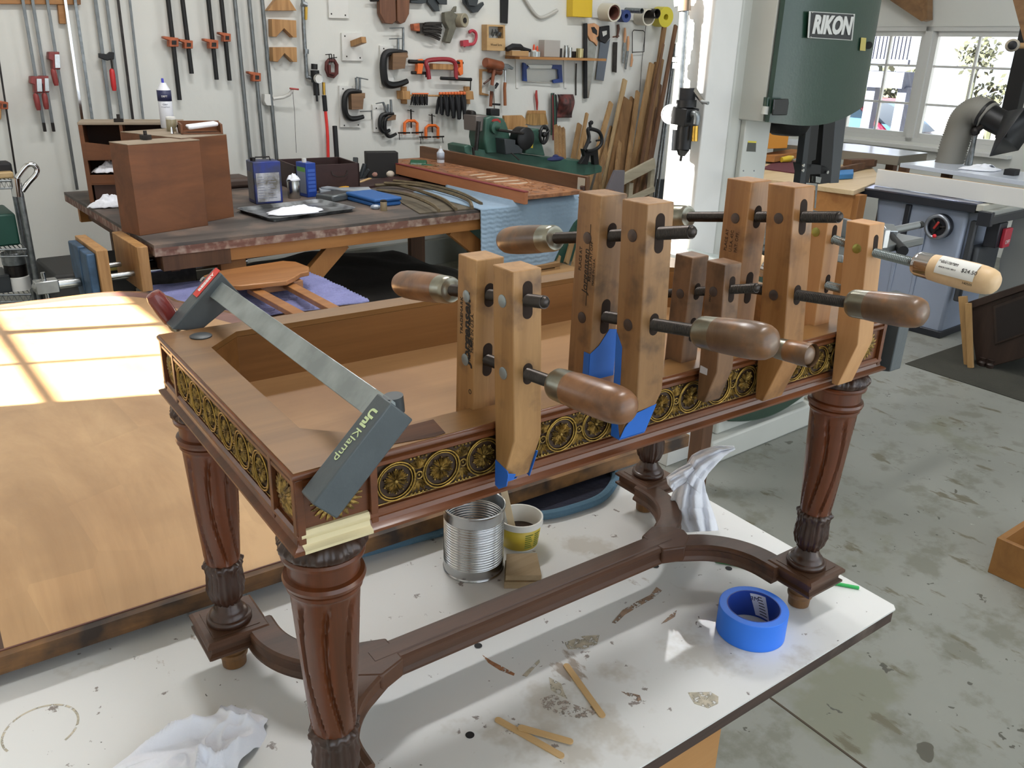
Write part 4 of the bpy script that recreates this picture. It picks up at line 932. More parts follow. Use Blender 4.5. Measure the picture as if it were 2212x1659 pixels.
# bar from the front jaw to the rear
b0 = V((P2.x - dj.x * .018, -.012, P2.z - dj.z * .018 - .002)); 
bf = TF(800, 868, 0.0); bb = TF(470, 628, .46)
MB(TM).beam(bf, V((bb.x, .50, bb.z)), .0245, .0065, nj).build('bar', UKB, t, .0008)
MB(TM).cyl(V((P1.x, yj - .013, P1.z)) - nj * -.012 + dj * -.004, V((P1.x, yj - .013, P1.z)) + nj * .024 + dj * .006, .009, 20).build('jaw_knob', K['plastic'], t)
MB(TM).beam(V((bf.x, -.03, bf.z)), bf, .0245, .0065, nj).build('bar_end', UKB, t)
# rear sliding jaw
yr = W + .012
r0 = TF(372, 712, yr); r1 = TF(478, 590, yr); r2 = TF(523, 640, yr); r3 = TF(432, 716, yr)
print('UKR', r0, r1, r2, r3)
dj2 = (r1 - r0).normalized(); nj2 = V((-dj2.z, 0, dj2.x))
m = MB(TM); m.prism([r0, r1, r2, r3], (0, .032, 0)); m.build('sliding_jaw', UK, t, .0015)
# red label on the top-left face
fn_ = -nj2 if nj2.z < 0 else nj2
lc = r0 + (r1 - r0) * .78 + V((0, .016, 0)) + nj2 * .0006
lx = TM.to_3x3() @ dj2; ly = TM.to_3x3() @ V((0, 1, 0))
MB(TM).box(lc, (.046, .018, .0006), Matrix(((dj2.x, 0, nj2.x), (0, 1, 0), (dj2.z, 0, nj2.z)))).build('red_label', mat('label_red', '#d8392f', .4), t)
yy_ = ly if (TM.to_3x3() @ nj2).dot(lx.cross(ly)) > 0 else -ly
text('BESSEY', .0098, FM(TM @ (lc + nj2 * .0006), lx, yy_), 'label_lettering', mat('label_white', '#f2f0ee', .5), t, .0001, .0004)
# UniKlamp wording on the lit side of the front jaw
tc_ = P3 + (P2 - P3) * .62 + V((0, .013, 0)) + nj * .0004
lx = TM.to_3x3() @ -dj; ly = TM.to_3x3() @ V((0, -1, 0))
yy_ = ly if (TM.to_3x3() @ nj).dot(lx.cross(ly)) > 0 else -ly
GLO = mat('lettering_pale_green', '#c8d8a4', .5)
text('Uni', .0135, FM(TM @ (tc_ + dj * .019), lx, yy_), 'body_lettering', GLO, t, .0001, .0006)
text('Klamp', .0135, FM(TM @ (tc_ - dj * .010), lx, yy_), 'body_lettering', GLO, t, .0001, 0)
# red handle at the rear
h0 = TF(383, 706, yr + .04); h1 = TF(338, 645, yr + .04); ax = (h1 - h0).normalized(); a_ = h0 + ax * .0
MB(TM).lathe([(.0075, -.004), (.0095, 0), (.0095, .010)], a_, ax, 20).build('ferrule', FER, t)
MB(TM).lathe([(.009, .010), (.0115, .013), (.0122, .03), (.0118, .048), (.0095, .055), (.0002, .057)], a_, ax, 20).build('handle', mat('handle_red', '#7d2f2a', .25, 0, .15, 40, coat=.5), t)
MB(TM).cyl(V((bb.x, .497, bb.z)), V((bb.x, .497, bb.z)) + nj * .012, .004, 12).build('stop_screw', K['steel'], t)
# second one at the far end of the table
t = thing('bar_clamp', 'grey bar clamp gripping the far end of the table behind the new clamp', 'clamp', TM @ V((.93, .02, .42)), 'grey bodied bar clamps', rot=TM)
xx_ = L + .010
pq = [TXp(x, y, xx_) for x, y in ((1916, 626), (1950, 640), (1905, 792), (1872, 780))]
c_ = [TXp(1912, 655, xx_ + .03), TXp(1886, 788, xx_ + .03)]
print('UK2', pq)
def pk(x, y): return TXp(x, y, xx_ + .034)
fl = pk(1948, 632); fr_ = pk(1977, 642); gl = pk(1906, 793); gr = pk(1943, 797)
m = MB(TM); f4 = [pk(1935, 626), pk(1979, 642), pk(1945, 796), pk(1900, 792)]
m.prism(f4, (-.028, .0, 0)); m.build('fixed_jaw', UK, t, .0015)
MB(TM).beam(V((L + .03, .02, .512)), V((L - .075, .02, .512)), .022, .0065).build('bar', UKB, t)
MB(TM).box((L - .055, .02, .524), (.022, .026, .018)).build('sliding_jaw', UK, t, .0015)
print('jaw2', f4)
# ================================================================ tools hanging on the rear wall
NW = -EV                                   # out of the wall
def wpoly(pts, t, d=0):                    # outline traced on the plane d + t in front of the wall, extruded back by t
    return [WP(x, y, d + t) for x, y in pts], EV * t
def wprism(m, pts, t, d=0): p, e = wpoly(pts, t, d); return m.prism(p, e)
def wtube(m, pts, r, d=.02, n=8, closed=False, sm=0):
    P = [WP(x, y, (q[0] if (q := rest) else d)) for x, y, *rest in pts]
    if sm: P = smooth(P, sm)
    return m.tube(P, r, n, closed)
def wthing(name, lab, cat, x, y, group=None): return thing(name, lab, cat, WP(x, y, .0), group)
def wl(x0, x1, y): return (WP(x1, y) - WP(x0, y)).length
rail = MB(); wprism(rail, [(-60, -60), (172, -60), (175, 10), (-60, 8)], .035); tag(rail.build('clamp_rail', K['pineu'], None, .002), 'wooden rail along the wall at the top left carrying clamps', 'rail')
m = MB(); wprism(m, [(125, 10), (140, 10), (143, 52), (129, 51)], .03); tag(m.build('rail_bracket', K['pineu'], None, .002), 'short wooden bracket hanging under the clamp rail', 'bracket')
GB = 'long bar clamps hanging on the rear wall'
def bar_clamp(a, b, w, mt, lab, jaws=(), hand=(), pipe=False, d=.05, end=None, name='bar_clamp'):
    t = wthing(name, lab, 'clamp', b[0], b[1], GB)
    A = WP(*a, d); B = WP(*b, d); dd = (A - B).normalized(); A2 = A + dd * .25
    if A2.z > 3: A2 = A
    m = MB()
    if pipe: m.cyl(A2, B, w * .32, 14); m.build("pipe", mt, t)
    else: m.beam(A2, B, w * .62, .008, EV); m.build('bar', mt, t, .001)
    for (x0, y0, x1, y1, mm, kind) in jaws:
        wd = wl(x0, x1, y0); m = MB(); cx = (x0 + x1) / 2; bx = x0 + (x1 - x0) * .62
        if kind == 'p':
            wprism(m, [(x0, y0), (x1, y0 + 4), (x1, y1), (x0 + (x1 - x0) * .38, y1), (x0 + (x1 - x0) * .38, y0 + (y1 - y0) * .4), (x0, y0 + (y1 - y0) * .22)], .05, .02)
            m.build('sliding_jaw', mm, t, .003)
            m = MB(); wprism(m, [(x0 + (x1 - x0) * .55, y0 + (y1 - y0) * .4), (x0 + (x1 - x0) * .85, y0 + (y1 - y0) * .42), (x0 + (x1 - x0) * .85, y0 + (y1 - y0) * .8), (x0 + (x1 - x0) * .55, y0 + (y1 - y0) * .8)], .006, .068); m.build('clutch_plate', K['iron'], t)
        else:
            wprism(m, [(x0, y0), (x0 + (x1 - x0) * .9, y0), (x1, y1), (x0 + (x1 - x0) * .35, y1), (x0 + (x1 - x0) * .32, y0 + (y1 - y0) * .5), (x0, y0 + (y1 - y0) * .42)], .06, .02)
            m.build('sliding_jaw', mm, t, .004)
            m = MB(); wprism(m, [(x0 + (x1 - x0) * .5, y0 + (y1 - y0) * .14), (x1 - 2, y0 + (y1 - y0) * .14), (x1, y0 + (y1 - y0) * .92), (x0 + (x1 - x0) * .55, y0 + (y1 - y0) * .92)], .012, .075); m.build('clutch_cage', K['steel'], t, .001)
    for (x0, y0, x1, y1, mm) in hand:
        A_ = WP(x0, y0, d + .02); B_ = WP(x1, y1, d + .02); L_ = (B_ - A_); 
        MB().lathe([(.006, 0), (.014, .01), (.016, L_.length * .3), (.015, L_.length * .8), (.011, L_.length)], A_, L_, 14).build('handle', mm, t)
    if end: 
        P = WP(*b, d); MB().beam(P, P - EZ * .05, .016, .02, EV).build('end_stop', K['iron'], t, .002)
    return t
RJ = mat('jaw_red', '#8e3a38', .45, 0, .2, 30)
bar_clamp((49, 0), (94, 265), .026, K['greybar'], 'bar clamp with red jaw at the far left, leftmost of the matching pair', [(66, 165, 92, 201, RJ, 'k')], [(76, 201, 84, 238, RJ)], end=1)
bar_clamp((70, 0), (113, 265), .026, K['greybar'], 'bar clamp with red jaw at the far left, right one of the matching pair', [(86, 164, 107, 200, RJ, 'k')], [(95, 200, 101, 236, RJ)], end=1)
bar_clamp((102, 0), (167, 410), .026, K['greybar'], 'long bar clamp with red jaw hung higher than the pair, its bar reaching the workbench', [(105, 112, 131, 150, RJ, 'k')], [(114, 148, 122, 185, RJ)])
bar_clamp((140, -5), (182, 290), .026, K['chrome'], 'shiny steel clamp bar just right of the wooden rail bracket')
bar_clamp((162, 0), (204, 290), .026, K['galv'], 'dull steel clamp bar, second to the right of the rail bracket')
bar_clamp((206, 0), (245, 290), .032, K['greybar'], 'wide grey clamp bar behind the black arm with the red handle')
t = bar_clamp((230, 0), (268, 290), .028, K['greybar'], 'clamp bar carrying a black arm and long red handle', [], [(241, 148, 247, 196, mat('handle_bright_red', '#c32a2c', .35))])
m = MB(); wprism(m, [(214, 115), (232, 117), (238, 112), (247, 113), (247, 128), (232, 131), (215, 125)], .03, .04); m.build('clamp_arm', K['black'], t, .003)
m = MB(); wtube(m, [(240, 126, .07), (243, 150, .07)], .006); m.build('screw', K['iron'], t)
bar_clamp((255, 0), (291, 290), .024, K['iron'], 'dark thin clamp bar, third from the right in the group of four')
bar_clamp((280, 0), (313, 290), .022, K['greybar'], 'thin grey clamp bar, rightmost in the group above the stained cabinet')
bar_clamp((-4, 120), (36, 385), .016, K['iron'], 'clamp bar with orange jaw at the left edge of the photo', [(-6, 217, 18, 236, K['orange'], 'p')])
m = MB(); wprism(m, [(-20, 225), (3, 235), (3, 258), (-20, 258)], .04, .02); tag(m.build('wall_peg', K['block'], None, .003), 'small wooden peg on the wall at the left edge', 'peg')
for a, b, j, lab in (((363, 0), (388, 216), (354, 78, 386, 101), 'black pipe clamp hanging lowest, leftmost of four'), ((394, 0), (414, 159), (388, 84, 417, 105), 'black pipe clamp, second of four on the wall, shortest pipe'),
                     ((450, 0), (468, 172), (441, 83, 472, 105), 'black pipe clamp, third of four on the wall'), ((478, 0), (496, 174), (474, 69, 499, 90), 'black pipe clamp with the highest orange jaw, rightmost of four')):
    bar_clamp(a, b, .043, K['black'], lab, [(*j, K['orange'], 'p')], pipe=True)
bar_clamp((507, 0), (541, 345), .04, K['greybar'], 'long grey pipe, left of the three full-length pipes', pipe=True)
bar_clamp((538, 0), (571, 345), .04, K['greybar'], 'long grey pipe clamp with an orange jaw, middle of the three full-length pipes', [(537, 154, 564, 176, K['orange'], 'p')], pipe=True)
bar_clamp((566, 0), (598, 345), .04, K['greybar'], 'long grey pipe, right of the three full-length pipes', pipe=True)
# V blocks
def wt(name, lab, cat, pts, t_, m_, d=0, bev=.002, group=None):
    m = MB(); wprism(m, pts, t_, d); return tag(m.build(name, m_, None, bev), lab, cat, group)
wt('wood_wedge', 'triangular light wood block at the top of the wall above two V blocks', 'wood block', [(578, 23), (600, -6), (622, -6), (641, 23)], .05, K['block'], .0)
GV = 'V-notched blocks on the wall'
wt('v_block', 'V-notched wooden block on the wall, upper of two', 'wood block', [(587, 41), (640, 44), (641, 81), (634, 81), (614, 61), (597, 80), (588, 79)], .06, K['block'], .0, group=GV)
wt('v_block', 'V-notched wooden block on the wall, lower of two', 'wood block', [(589, 102), (641, 102), (642, 134), (634, 134), (615, 115), (600, 134), (590, 132)], .06, K['block'], .0, group=GV)
# air line with regulator and red hose
t = wthing('air_line', 'galvanised air pipe with black regulator and red hose on the rear wall', 'air line', 690, 230)
m = MB(); wtube(m, [(654, -8), (656, 60), (659, 110), (663, 168)], .013, .04, 10); wtube(m, [(664, 166), (676, 170)], .013, .04, 10); m.build('pipe', K['galv'], t)
m = MB(); wtube(m, [(661, 106), (661, 116)], .02, .04, 8); wtube(m, [(652, 8), (662, 12)], .02, .04, 8); m.build('pipe_fitting', K['galv'], t)
m = MB(); wprism(m, [(660, 15), (665, 15), (664, 43), (660, 43)], .015, .05); m.build('valve_lever', mat('yellow_lever', '#c7a03a', .5), t, .002)
m = MB(); wtube(m, [(679, 138), (679, 150)], .022, .05, 14); wtube(m, [(680, 152), (682, 178)], .03, .05, 14); wtube(m, [(682, 178), (684, 206)], .021, .05, 14); wtube(m, [(684, 206), (685, 219)], .008, .05, 8); m.build('regulator', K['black'], t)
m = MB(); c = WP(688, 170, .09); m.lathe([(.03, -.015), (.03, .004), (.027, .006), (.026, .004), (.0001, .004)], c, NW, 24); m.build('gauge', K['white'], t)
MB().ring(c + NW * .004, .029, .003, NW, 24, 6).build('gauge_rim', K['steel'], t)
m = MB(); wtube(m, [(699, 178), (700, 205)], .011, .05, 10); m.build('brass_coupling', K['brass'], t)
m = MB(); wtube(m, [(700, 206), (703, 240)], .016, .05, 10); m.build('hose_strain_relief', K['rubber'], t)
m = MB(); wtube(m, [(703, 240), (706, 270), (708, 300), (709, 345)], .011, .05, 10); m.build('hose', mat('hose_red', '#e23a34', .4), t)
# bundle of small dark red clamps
t = wthing('c_clamp', 'small dark red C clamps bundled on a nail right of the air regulator', 'clamp', 716, 165)
m = MB(); wtube(m, [(706, 135), (705, 150), (710, 163), (720, 165), (727, 158), (727, 140), (722, 131), (710, 130)], .014, .03, 8, True); wtube(m, [(711, 140), (712, 158), (722, 160)], .012, .05, 8); m.build('frame', mat('oxblood', '#5d2c28', .5, .2), t)
m = MB()
for x in (711, 716, 721): wtube(m, [(x, 117), (x + 1, 136)], .004, .04, 6)
wtube(m, [(703, 118), (716, 117)], .003, .045, 6); wtube(m, [(712, 126), (728, 124)], .003, .045, 6); m.build('screw', K['iron'], t)
# white hanger with red trigger and cord
t = wthing('white_bracket', 'white curved bracket with a red tip and a thin cord hanging down', 'bracket', 600, 228)
m = MB(); wprism(m, [(572, 203), (590, 204), (590, 210), (594, 229), (576, 228), (571, 218)], .05, .01); wtube(m, [(590, 213, .06), (612, 210, .08), (625, 204, .1), (632, 194, .12)], .012, .06, 8); m.build('arm', K['white'], t, .003)
m = MB(); wtube(m, [(626, 191, .13), (645, 193, .13)], .006, .06, 8); m.build('red_tip', K['red'], t)
m = MB(); wtube(m, [(632, 195, .12), (636, 240, .1), (640, 330, .06)], .0015, .06, 5); m.build('cord', K['iron'], t)
# white painted peg boards
GW = 'white painted mounting boards with screw heads'
def wboard(pts, lab, th=.018, scr=()):
    m = MB(); x0, y0, x1, y1 = pts; wprism(m, [(x0, y0), (x1, y0 + 1), (x1 + 1, y1), (x0 + 2, y1 - 1)], th); o = m.build('mounting_board', K['white'], None, .0015); tag(o, lab, 'board', GW)
    for x, y in scr: MB().lathe([(.006, 0), (.004, .002)], WP(x, y, th), NW, 8).build('screw_head', K['iron'], o)
    return o
wboard((709, -6, 753, 40), 'bare white mounting board at the top of the wall', scr=((716, 30), (746, 33)))
wboard((738, 71, 783, 132), 'white mounting board with a slanted wooden peg', scr=((745, 78), (749, 122), (778, 125)))
m = MB(); A_ = WP(762, 95, .018); B_ = WP(786, 86, .16); m.beam(A_, B_, .04, .04); tag(m.build('wooden_peg', K['block'], None, .002), 'slanted wooden peg sticking out of the white board', 'peg')
wboard((733, 185, 779, 276), 'white mounting board behind the lower black C clamp', scr=((741, 192), (744, 271), (774, 270)))
wboard((821, 98, 850, 190), 'white mounting board behind the largest black C clamp', scr=((829, 105),))
wboard((805, 226, 845, 286), 'white mounting board behind the smallest black C clamps', scr=((813, 234), (813, 277)))
# C clamps
def cclamp(pts, r, lab, screw, blk=None, m_=K['black'], handle_=None, th=.03, d=.05, name='c_clamp'):
    t = wthing(name, lab, 'clamp', pts[len(pts) // 2][0], max(p[1] for p in pts))
    m = MB(); P = smooth([WP(x, y, d) for x, y in pts], 5)
    n = len(P); prof = [r * (.75 + .35 * math.sin(PI * i / (n - 1))) for i in range(n)]
    m.tube(P, prof, 8); m.build('frame', m_, t)
    m = MB()
    for s_ in screw: wtube(m, s_, .009, d, 8)
    m.build('screw', K['galv'], t)
    if handle_:
        m = MB()
        for h in handle_: wtube(m, h, .004, d + .01, 6)
        m.build('tommy_bar', K['galv'], t)
    return t
cclamp([(878, 115), (850, 112), (833, 117), (828, 135), (829, 160), (833, 178), (845, 184), (862, 182), (880, 175)], .026, 'largest black C clamp hanging beside a wood block', [[(860, 84), (860, 113)], [(871, 60), (871, 113)]], handle_=[[(842, 61), (873, 60)], [(841, 84), (868, 83)]])
o = wt('clamp_cradle', 'brown wooden cradle block in the largest black C clamp', 'wood block', [(849, 115), (880, 113), (882, 124), (878, 126), (875, 148), (848, 151)], .06, K['dwood'] if 0 else wood('cradle', '#8a6a4c', '#654a33', 0, 22), .02)
cclamp([(780, 199), (765, 197), (752, 199), (745, 210), (744, 230), (748, 248), (757, 256), (770, 256), (785, 252)], .02, 'medium black C clamp on the white board below the slanted peg', [[(769, 168), (771, 197)], [(777, 168), (777, 197)]], handle_=[[(770, 167), (795, 172)], [(778, 241), (803, 240)], [(802, 238), (803, 258)]])
wt('clamp_cradle', 'brown wooden cradle block in the medium black C clamp', 'wood block', [(759, 203), (789, 201), (789, 212), (786, 213), (784, 236), (760, 237)], .05, MC['cradle'], .02)
cclamp([(850, 246), (835, 246), (824, 251), (821, 265), (823, 278), (830, 285), (842, 281)], .016, 'small black C clamp on the third white board, upper one', [[(828, 222), (836, 243)], [(844, 215), (846, 245)]], handle_=[[(812, 224), (829, 221)]])
cclamp([(846, 250), (834, 256), (831, 272), (834, 288), (842, 295), (856, 289)], .014, 'small black C clamp overlapping the upper one, lowest on the third board', [[(838, 225), (840, 250)]])
wt('clamp_cradle', 'small wooden cradle block between the small black C clamps', 'wood block', [(838, 250), (856, 248), (855, 259), (837, 261)], .03, MC['cradle'], .03)
GO = 'small bright orange edge clamps'
for x0, y0, x1, y1, lab in ((872, 258, 903, 290, 'orange three-way edge clamp, left and slightly higher'), (918, 268, 948, 299, 'orange three-way edge clamp, right and slightly lower')):
    t = wthing('edge_clamp', lab, 'clamp', (x0 + x1) / 2, y1, GO); m = MB(); w_ = x1 - x0
    wtube(m, [(x0 + 2, y1), (x0 + 2, y0 + 8), (x0 + 8, y0 + 3), (x1 - 8, y0 + 3), (x1 - 2, y0 + 8), (x1 - 2, y1)], .012, .03, 8); m.build('frame', K['brt'], t)
    m = MB(); wtube(m, [((x0 + x1) / 2, y0 - 22), ((x0 + x1) / 2 + 1, y0 + 18)], .006, .03, 6); wtube(m, [((x0 + x1) / 2 - 7, y0 - 20), ((x0 + x1) / 2 + 7, y0 - 17)], .003, .04, 6)
    wtube(m, [(x0 - 12, y1 - 3), (x0 + w_ * .45, y1 - 3)], .006, .04, 6); wtube(m, [(x1 - w_ * .45, y1 - 3), (x1 + 11, y1 - 4)], .006, .04, 6); wtube(m, [(x0 - 10, y1 - 3), (x0 - 9, y1 + 12)], .003, .04, 5); wtube(m, [(x1 + 7, y1 - 4), (x1 + 9, y1 + 10)], .003, .04, 5); m.build('screw', K['iron'], t)
# top row brown clamps and dark jigs
t = wthing('handscrew_clamp', 'pair of dark wooden handscrew jaws hanging at the top of the rear wall', 'clamp', 850, 50)
m = MB(); wprism(m, [(820, -20), (854, -20), (856, 45), (848, 52), (832, 50), (821, 28)], .045, .02); m.build('jaw', wood('wall_jaw', '#7d5136', '#573522', 2, 20), t, .003)
m = MB(); wprism(m, [(858, -20), (886, -20), (884, 30), (875, 48), (866, 52), (858, 45)], .045, .02); m.build('jaw', MC['wall_jaw'], t, .003)
m = MB(); wtube(m, [(800, 0), (900, -2)], .011, .045, 8); m.build('screw', K['iron'], t)
t = thing('angle_jig', 'dark jig of angled arms at the top of the rear wall', 'jig', WP(945, 25))
m = MB(); wprism(m, [(886, -10), (922, -10), (921, 6), (912, 8), (888, 6)], .04, .01); wprism(m, [(925, -6), (945, -6), (950, 24), (940, 25), (924, 4)], .03, .01); wprism(m, [(940, -5), (966, -6), (966, 10), (950, 9)], .03, .03); m.build('arm', K['plastic'], t, .002)
t = thing('corner_jig', 'dark V-shaped corner jig at the top of the wall beside the black strip', 'jig', WP(1025, 25))
m = MB(); wprism(m, [(1002, -8), (1012, 6), (1028, 14), (1044, 4), (1046, 10), (1033, 26), (1022, 28), (1003, 5)], .03, .02); wprism(m, [(1008, -8), (1035, -6), (1030, 14), (1014, 12)], .03, .05); m.build('body', K['plastic'], t, .002)
wt('black_strip', 'long black straight strip hanging at the top of the wall', 'strip', [(1083, -10), (1099, -10), (1097, 51), (1083, 49)], .02, K['black'])
m = MB(); wtube(m, [(1128, -12), (1148, 20), (1163, 36), (1178, 36), (1204, 22)], .013, .02, 8, sm=4); tag(m.build('curved_strip', mat('pale_bent', '#b9b7b0', .5), None), 'pale bent strip curving across the top of the wall', 'strip')
wt('miter_box', 'bright yellow plastic box at the top of the wall', 'box', [(1238, -20), (1281, -20), (1279, 38), (1237, 36)], .08, mat('yellow_plastic', '#d9b52c', .45), 0, .004)
# strap clamp, gun, ring
t = wthing('band_clamp', 'band clamp with a bundled black strap and orange end', 'clamp', 920, 90)
m = MB(); wprism(m, [(893, 52), (907, 50), (908, 68), (895, 66)], .05, .01); m.build('ratchet', K['orange'], t, .004)
m = MB(); rr = random.Random(2)
wprism(m, [(906, 50), (925, 49), (928, 72), (908, 72)], .05, .01)
for k in range(14):
    y = 50 + k * 1.9; wtube(m, [(912 + rr.random() * 6, y, .03 + rr.random() * .05), (930 + rr.random() * 5, y - 1 + k * .4, .03 + rr.random() * .05), (952 + rr.random() * 4 - k * .3, 47 + k * 3.0 + rr.random() * 3, .03 + rr.random() * .03)], .006, .04, 6, sm=3)
m.build('strap', mat('strap_dark', '#35312d', .8), t)
t = wthing('tape_gun', 'olive grey tape gun with a round roll hanging on the wall', 'tape gun', 985, 93)
OL = mat('olive_metal', '#6f6c5e', .5, .2, .2, 30)
m = MB(); wprism(m, [(961, 27), (978, 24), (990, 33), (983, 44), (986, 60), (973, 94), (962, 90), (970, 62), (961, 45)], .05, .01); wprism(m, [(982, 14), (987, 13), (986, 26), (975, 26)], .02, .02); m.build('body', OL, t, .005)
m = MB(); c = WP(997, 44, .06); ax = (NW + EU * .3).normalized(); m.lathe([(.03, -.05), (.048, -.05), (.05, .03), (.045, .035), (.03, .03)], c, ax, 28); m.build('roll', mat('roll_tan', '#9a927c', .7), t)
MB().lathe([(.02, .02), (.02, .036), (.006, .037)], c, ax, 16).build('roll_hub', K['iron'], t)
m = MB(); wtube(m, [(1002, 99), (1010, 96), (1022, 95), (1028, 85), (1028, 72), (1020, 66), (1013, 70)], .012, .03, 8, sm=3); wprism(m, [(1000, 88), (1012, 86), (1014, 100), (1001, 100)], .04, .01); tag(m.build('tube_cutter', mat('crimson', '#b43846', .45), None), 'red hook shaped cutter hanging left of the screw box', 'cutter')
# wooden screw box
t = wthing('screw_box', 'light wood wall box full of screws with a pencilled word', 'box', 1066, 110)
LB = wood('light_box', '#c9a675', '#b08c5c', 0, 10)
m = MB(); wprism(m, [(1052, 53), (1091, 54), (1091, 58), (1052, 57)], .07); wprism(m, [(1052, 82), (1091, 83), (1092, 110), (1052, 109)], .012, .062); wprism(m, [(1052, 54), (1056, 54), (1056, 109), (1052, 109)], .072); wprism(m, [(1087, 54), (1091, 54), (1092, 110), (1088, 110)], .07); wprism(m, [(1052, 105), (1092, 106), (1092, 110), (1052, 109)], .07); m.build('box', LB, t, .001)
m = MB(); rr = random.Random(9)
for k in range(22):
    a = WP(1059 + rr.random() * 25, 80 - rr.random() * 8, .02 + rr.random() * .03); m.cyl(a, a + V((rr.random() - .5, rr.random() - .5, .4 + rr.random())).normalized() * .035, .0035, 6)
o = m.build('screws', K['galv'], t); o['kind'] = 'stuff'
text('Wood Scrn', .024, FM(WP(1072, 97, .0755), EU, EZ), 'pencil_lettering', K['ink'], t, .0003)
# framing rack parts: red corner clamp
t = wthing('corner_clamp', 'long red and orange frame clamp hanging across a wood block', 'clamp', 953, 170)
CRD = mat('clamp_crimson', '#9e2f38', .45, 0, .15, 20)
m = MB(); wtube(m, [(927, 171), (924, 150), (920, 135), (928, 130), (955, 128), (975, 130), (984, 140), (985, 171)], .017, .06, 8, sm=3); m.build('arch', CRD, t)
m = MB(); wprism(m, [(901, 130), (914, 127), (916, 134), (912, 160), (901, 160), (903, 143)], .04, .02); wprism(m, [(992, 130), (1000, 129), (1001, 160), (995, 164), (988, 150), (996, 145)], .04, .02); m.build('end_jaw', K['brt'], t, .004)
m = MB(); wtube(m, [(883, 133), (918, 134)], .015, .05, 10); wtube(m, [(889, 157), (920, 158), (922, 166)], .012, .04, 10); wtube(m, [(985, 135), (1000, 136)], .01, .05, 10); m.build('pipe', K['iron'], t)
m = MB(); wtube(m, [(952, 169), (1018, 172)], .013, .06, 10); wtube(m, [(1017, 168), (1016, 195)], .005, .06, 6); m.build('crank', K['black'], t)
wt('wood_block', 'wood cleat with two screws in the red frame clamp', 'wood block', [(935, 137), (980, 139), (979, 151), (935, 150)], .05, K['block'], .0)
# spring clamp rack
t = wthing('clamp_rack', 'wooden rod between two blocks holding black spring clamps', 'rack', 945, 215)
m = MB(); wtube(m, [(885, 206), (1012, 208)], .007, .08, 8); m.build('rod', K['block'], t)
for x in (868, 1004):
    m = MB(); wprism(m, [(x, 187), (x + 11, 187), (x + 12, 225), (x + 1, 224)], .02); wprism(m, [(x + 2, 197), (x + 18, 197), (x + 20, 215), (x + 3, 215)], .09, .0); m.build('end_block', K['block'], t, .002)
def spring(x, sc, i, lab, grp):
    t = wthing('spring_clamp', lab, 'clamp', x, 205 + 30 * sc, grp); dd = .08
    a = (i % 2 - .5) * 6 * sc
    m = MB()
    for e in (-1, 1):
        A_ = WP(x + e * 1.2 * sc, 206 - 3 * sc, dd + e * .01); B_ = WP(x + e * 4.2 * sc + a, 205 + 36 * sc, dd + e * .018)
        m.tube([A_, A_.lerp(B_, .35), A_.lerp(B_, .8), B_], [.006 * sc, .012 * sc, .010 * sc, .008 * sc], 7)
    m.build('handles', K['rubber'], t)
    MB().tube([WP(x - 2, 203 - 1 * sc, dd + .012), WP(x + 3, 203 - 1 * sc, dd + .012)], .009 * sc, 8).build('pad', mat('pad_orange', '#e0703c', .5), t)
for i in range(7): spring(892 + i * 5.0, .62, i, ('leftmost second third fourth fifth sixth rightmost'.split()[i]) + ' of the seven small black spring clamps on the rod', 'small spring clamps on the rod')
for i in range(9): spring(951 + i * 6.3, 1.15 + .05 * (i > 4) + .07 * i / 2, i, ('leftmost second third fourth fifth sixth seventh eighth rightmost'.split()[i]) + ' of the nine large black spring clamps on the rod', 'large spring clamps on the rod')
# shelf with jars
t = wthing('wall_shelf', 'narrow wooden wall shelf holding jars and cans', 'shelf', 1180, 125)
m = MB(); a = toR(WP(1091, 118)); b = toR(WP(1277, 125)); zS = a.z - .01
m = MB(RM); m.b2((a.x, 5.56, zS - .02), (b.x, 5.75, zS)); m.build('board', K['pineu'], t, .001)
for x in (1114, 1218): 
    m = MB(); wprism(m, [(x, 124), (x + 6, 124), (x + 6, 190), (x + 1, 190)], .01); m.build('bracket', K['white'], t)
def sx(x, y=116, d=.1): p = WP(x, y, d); return V((p.x, p.y, toR(V((0, 0, zS))).z))
def scyl(x, y, r, h, name, mt, lab, cat, d=.1, grp=None, cap=None):
    c = sx(x, y, d); o = MB().lathe([(r, 0), (r, h * .97), (r * .94, h)], c, n=18).build(name, mt, None, .001); tag(o, lab, cat, grp)
    if cap: MB().lathe([(r * .5, h), (r * .4, h + cap[0]), (r * .1, h + cap[0] + .01)], c, n=12).build('cap', cap[1], o)
    return o
GLASSY = mat('clear_jar', '#aab0ae', .1, .3); SILV = K['steel']
scyl(1153, 112, .022, .05, 'glue_bottle', K['white'], 'glue bottle with a red tip on the wall shelf, left one', 'bottle', .12, cap=(.035, mat('red_tip', '#d5502f', .5)))
scyl(1160, 112, .022, .045, 'glue_bottle', mat('glue_amber', '#c9835a', .4), 'amber glue bottle with a red nozzle on the wall shelf', 'bottle', .08, cap=(.03, MC['red_tip']))
scyl(1156, 116, .042, .04, 'glass_jar', GLASSY, 'squat glass jar in front of the glue bottles', 'jar', .15)
tag(MB(RM).box(tuple(toR(sx(1186, 115, .1)) + V((0, 0, .065))), (.17, .08, .13)).build('plastic_box', mat('frosted', '#a7a29c', .35), None, .004), 'frosted plastic box on the wall shelf', 'box')
scyl(1209, 117, .02, .07, 'small_jar', K['iron'], 'small dark brass jar on the wall shelf', 'jar', .12)
scyl(1222, 117, .018, .095, 'thermos_flask', SILV, 'tall shiny steel canister on the wall shelf', 'canister', .1)
scyl(1231, 117, .017, .08, 'thermos_flask', SILV, 'second shiny canister, right beside the tall one on the shelf', 'canister', .1)
scyl(1240, 117, .02, .05, 'small_jar', K['iron'], 'low dark jar behind the shiny canisters', 'jar', .06)
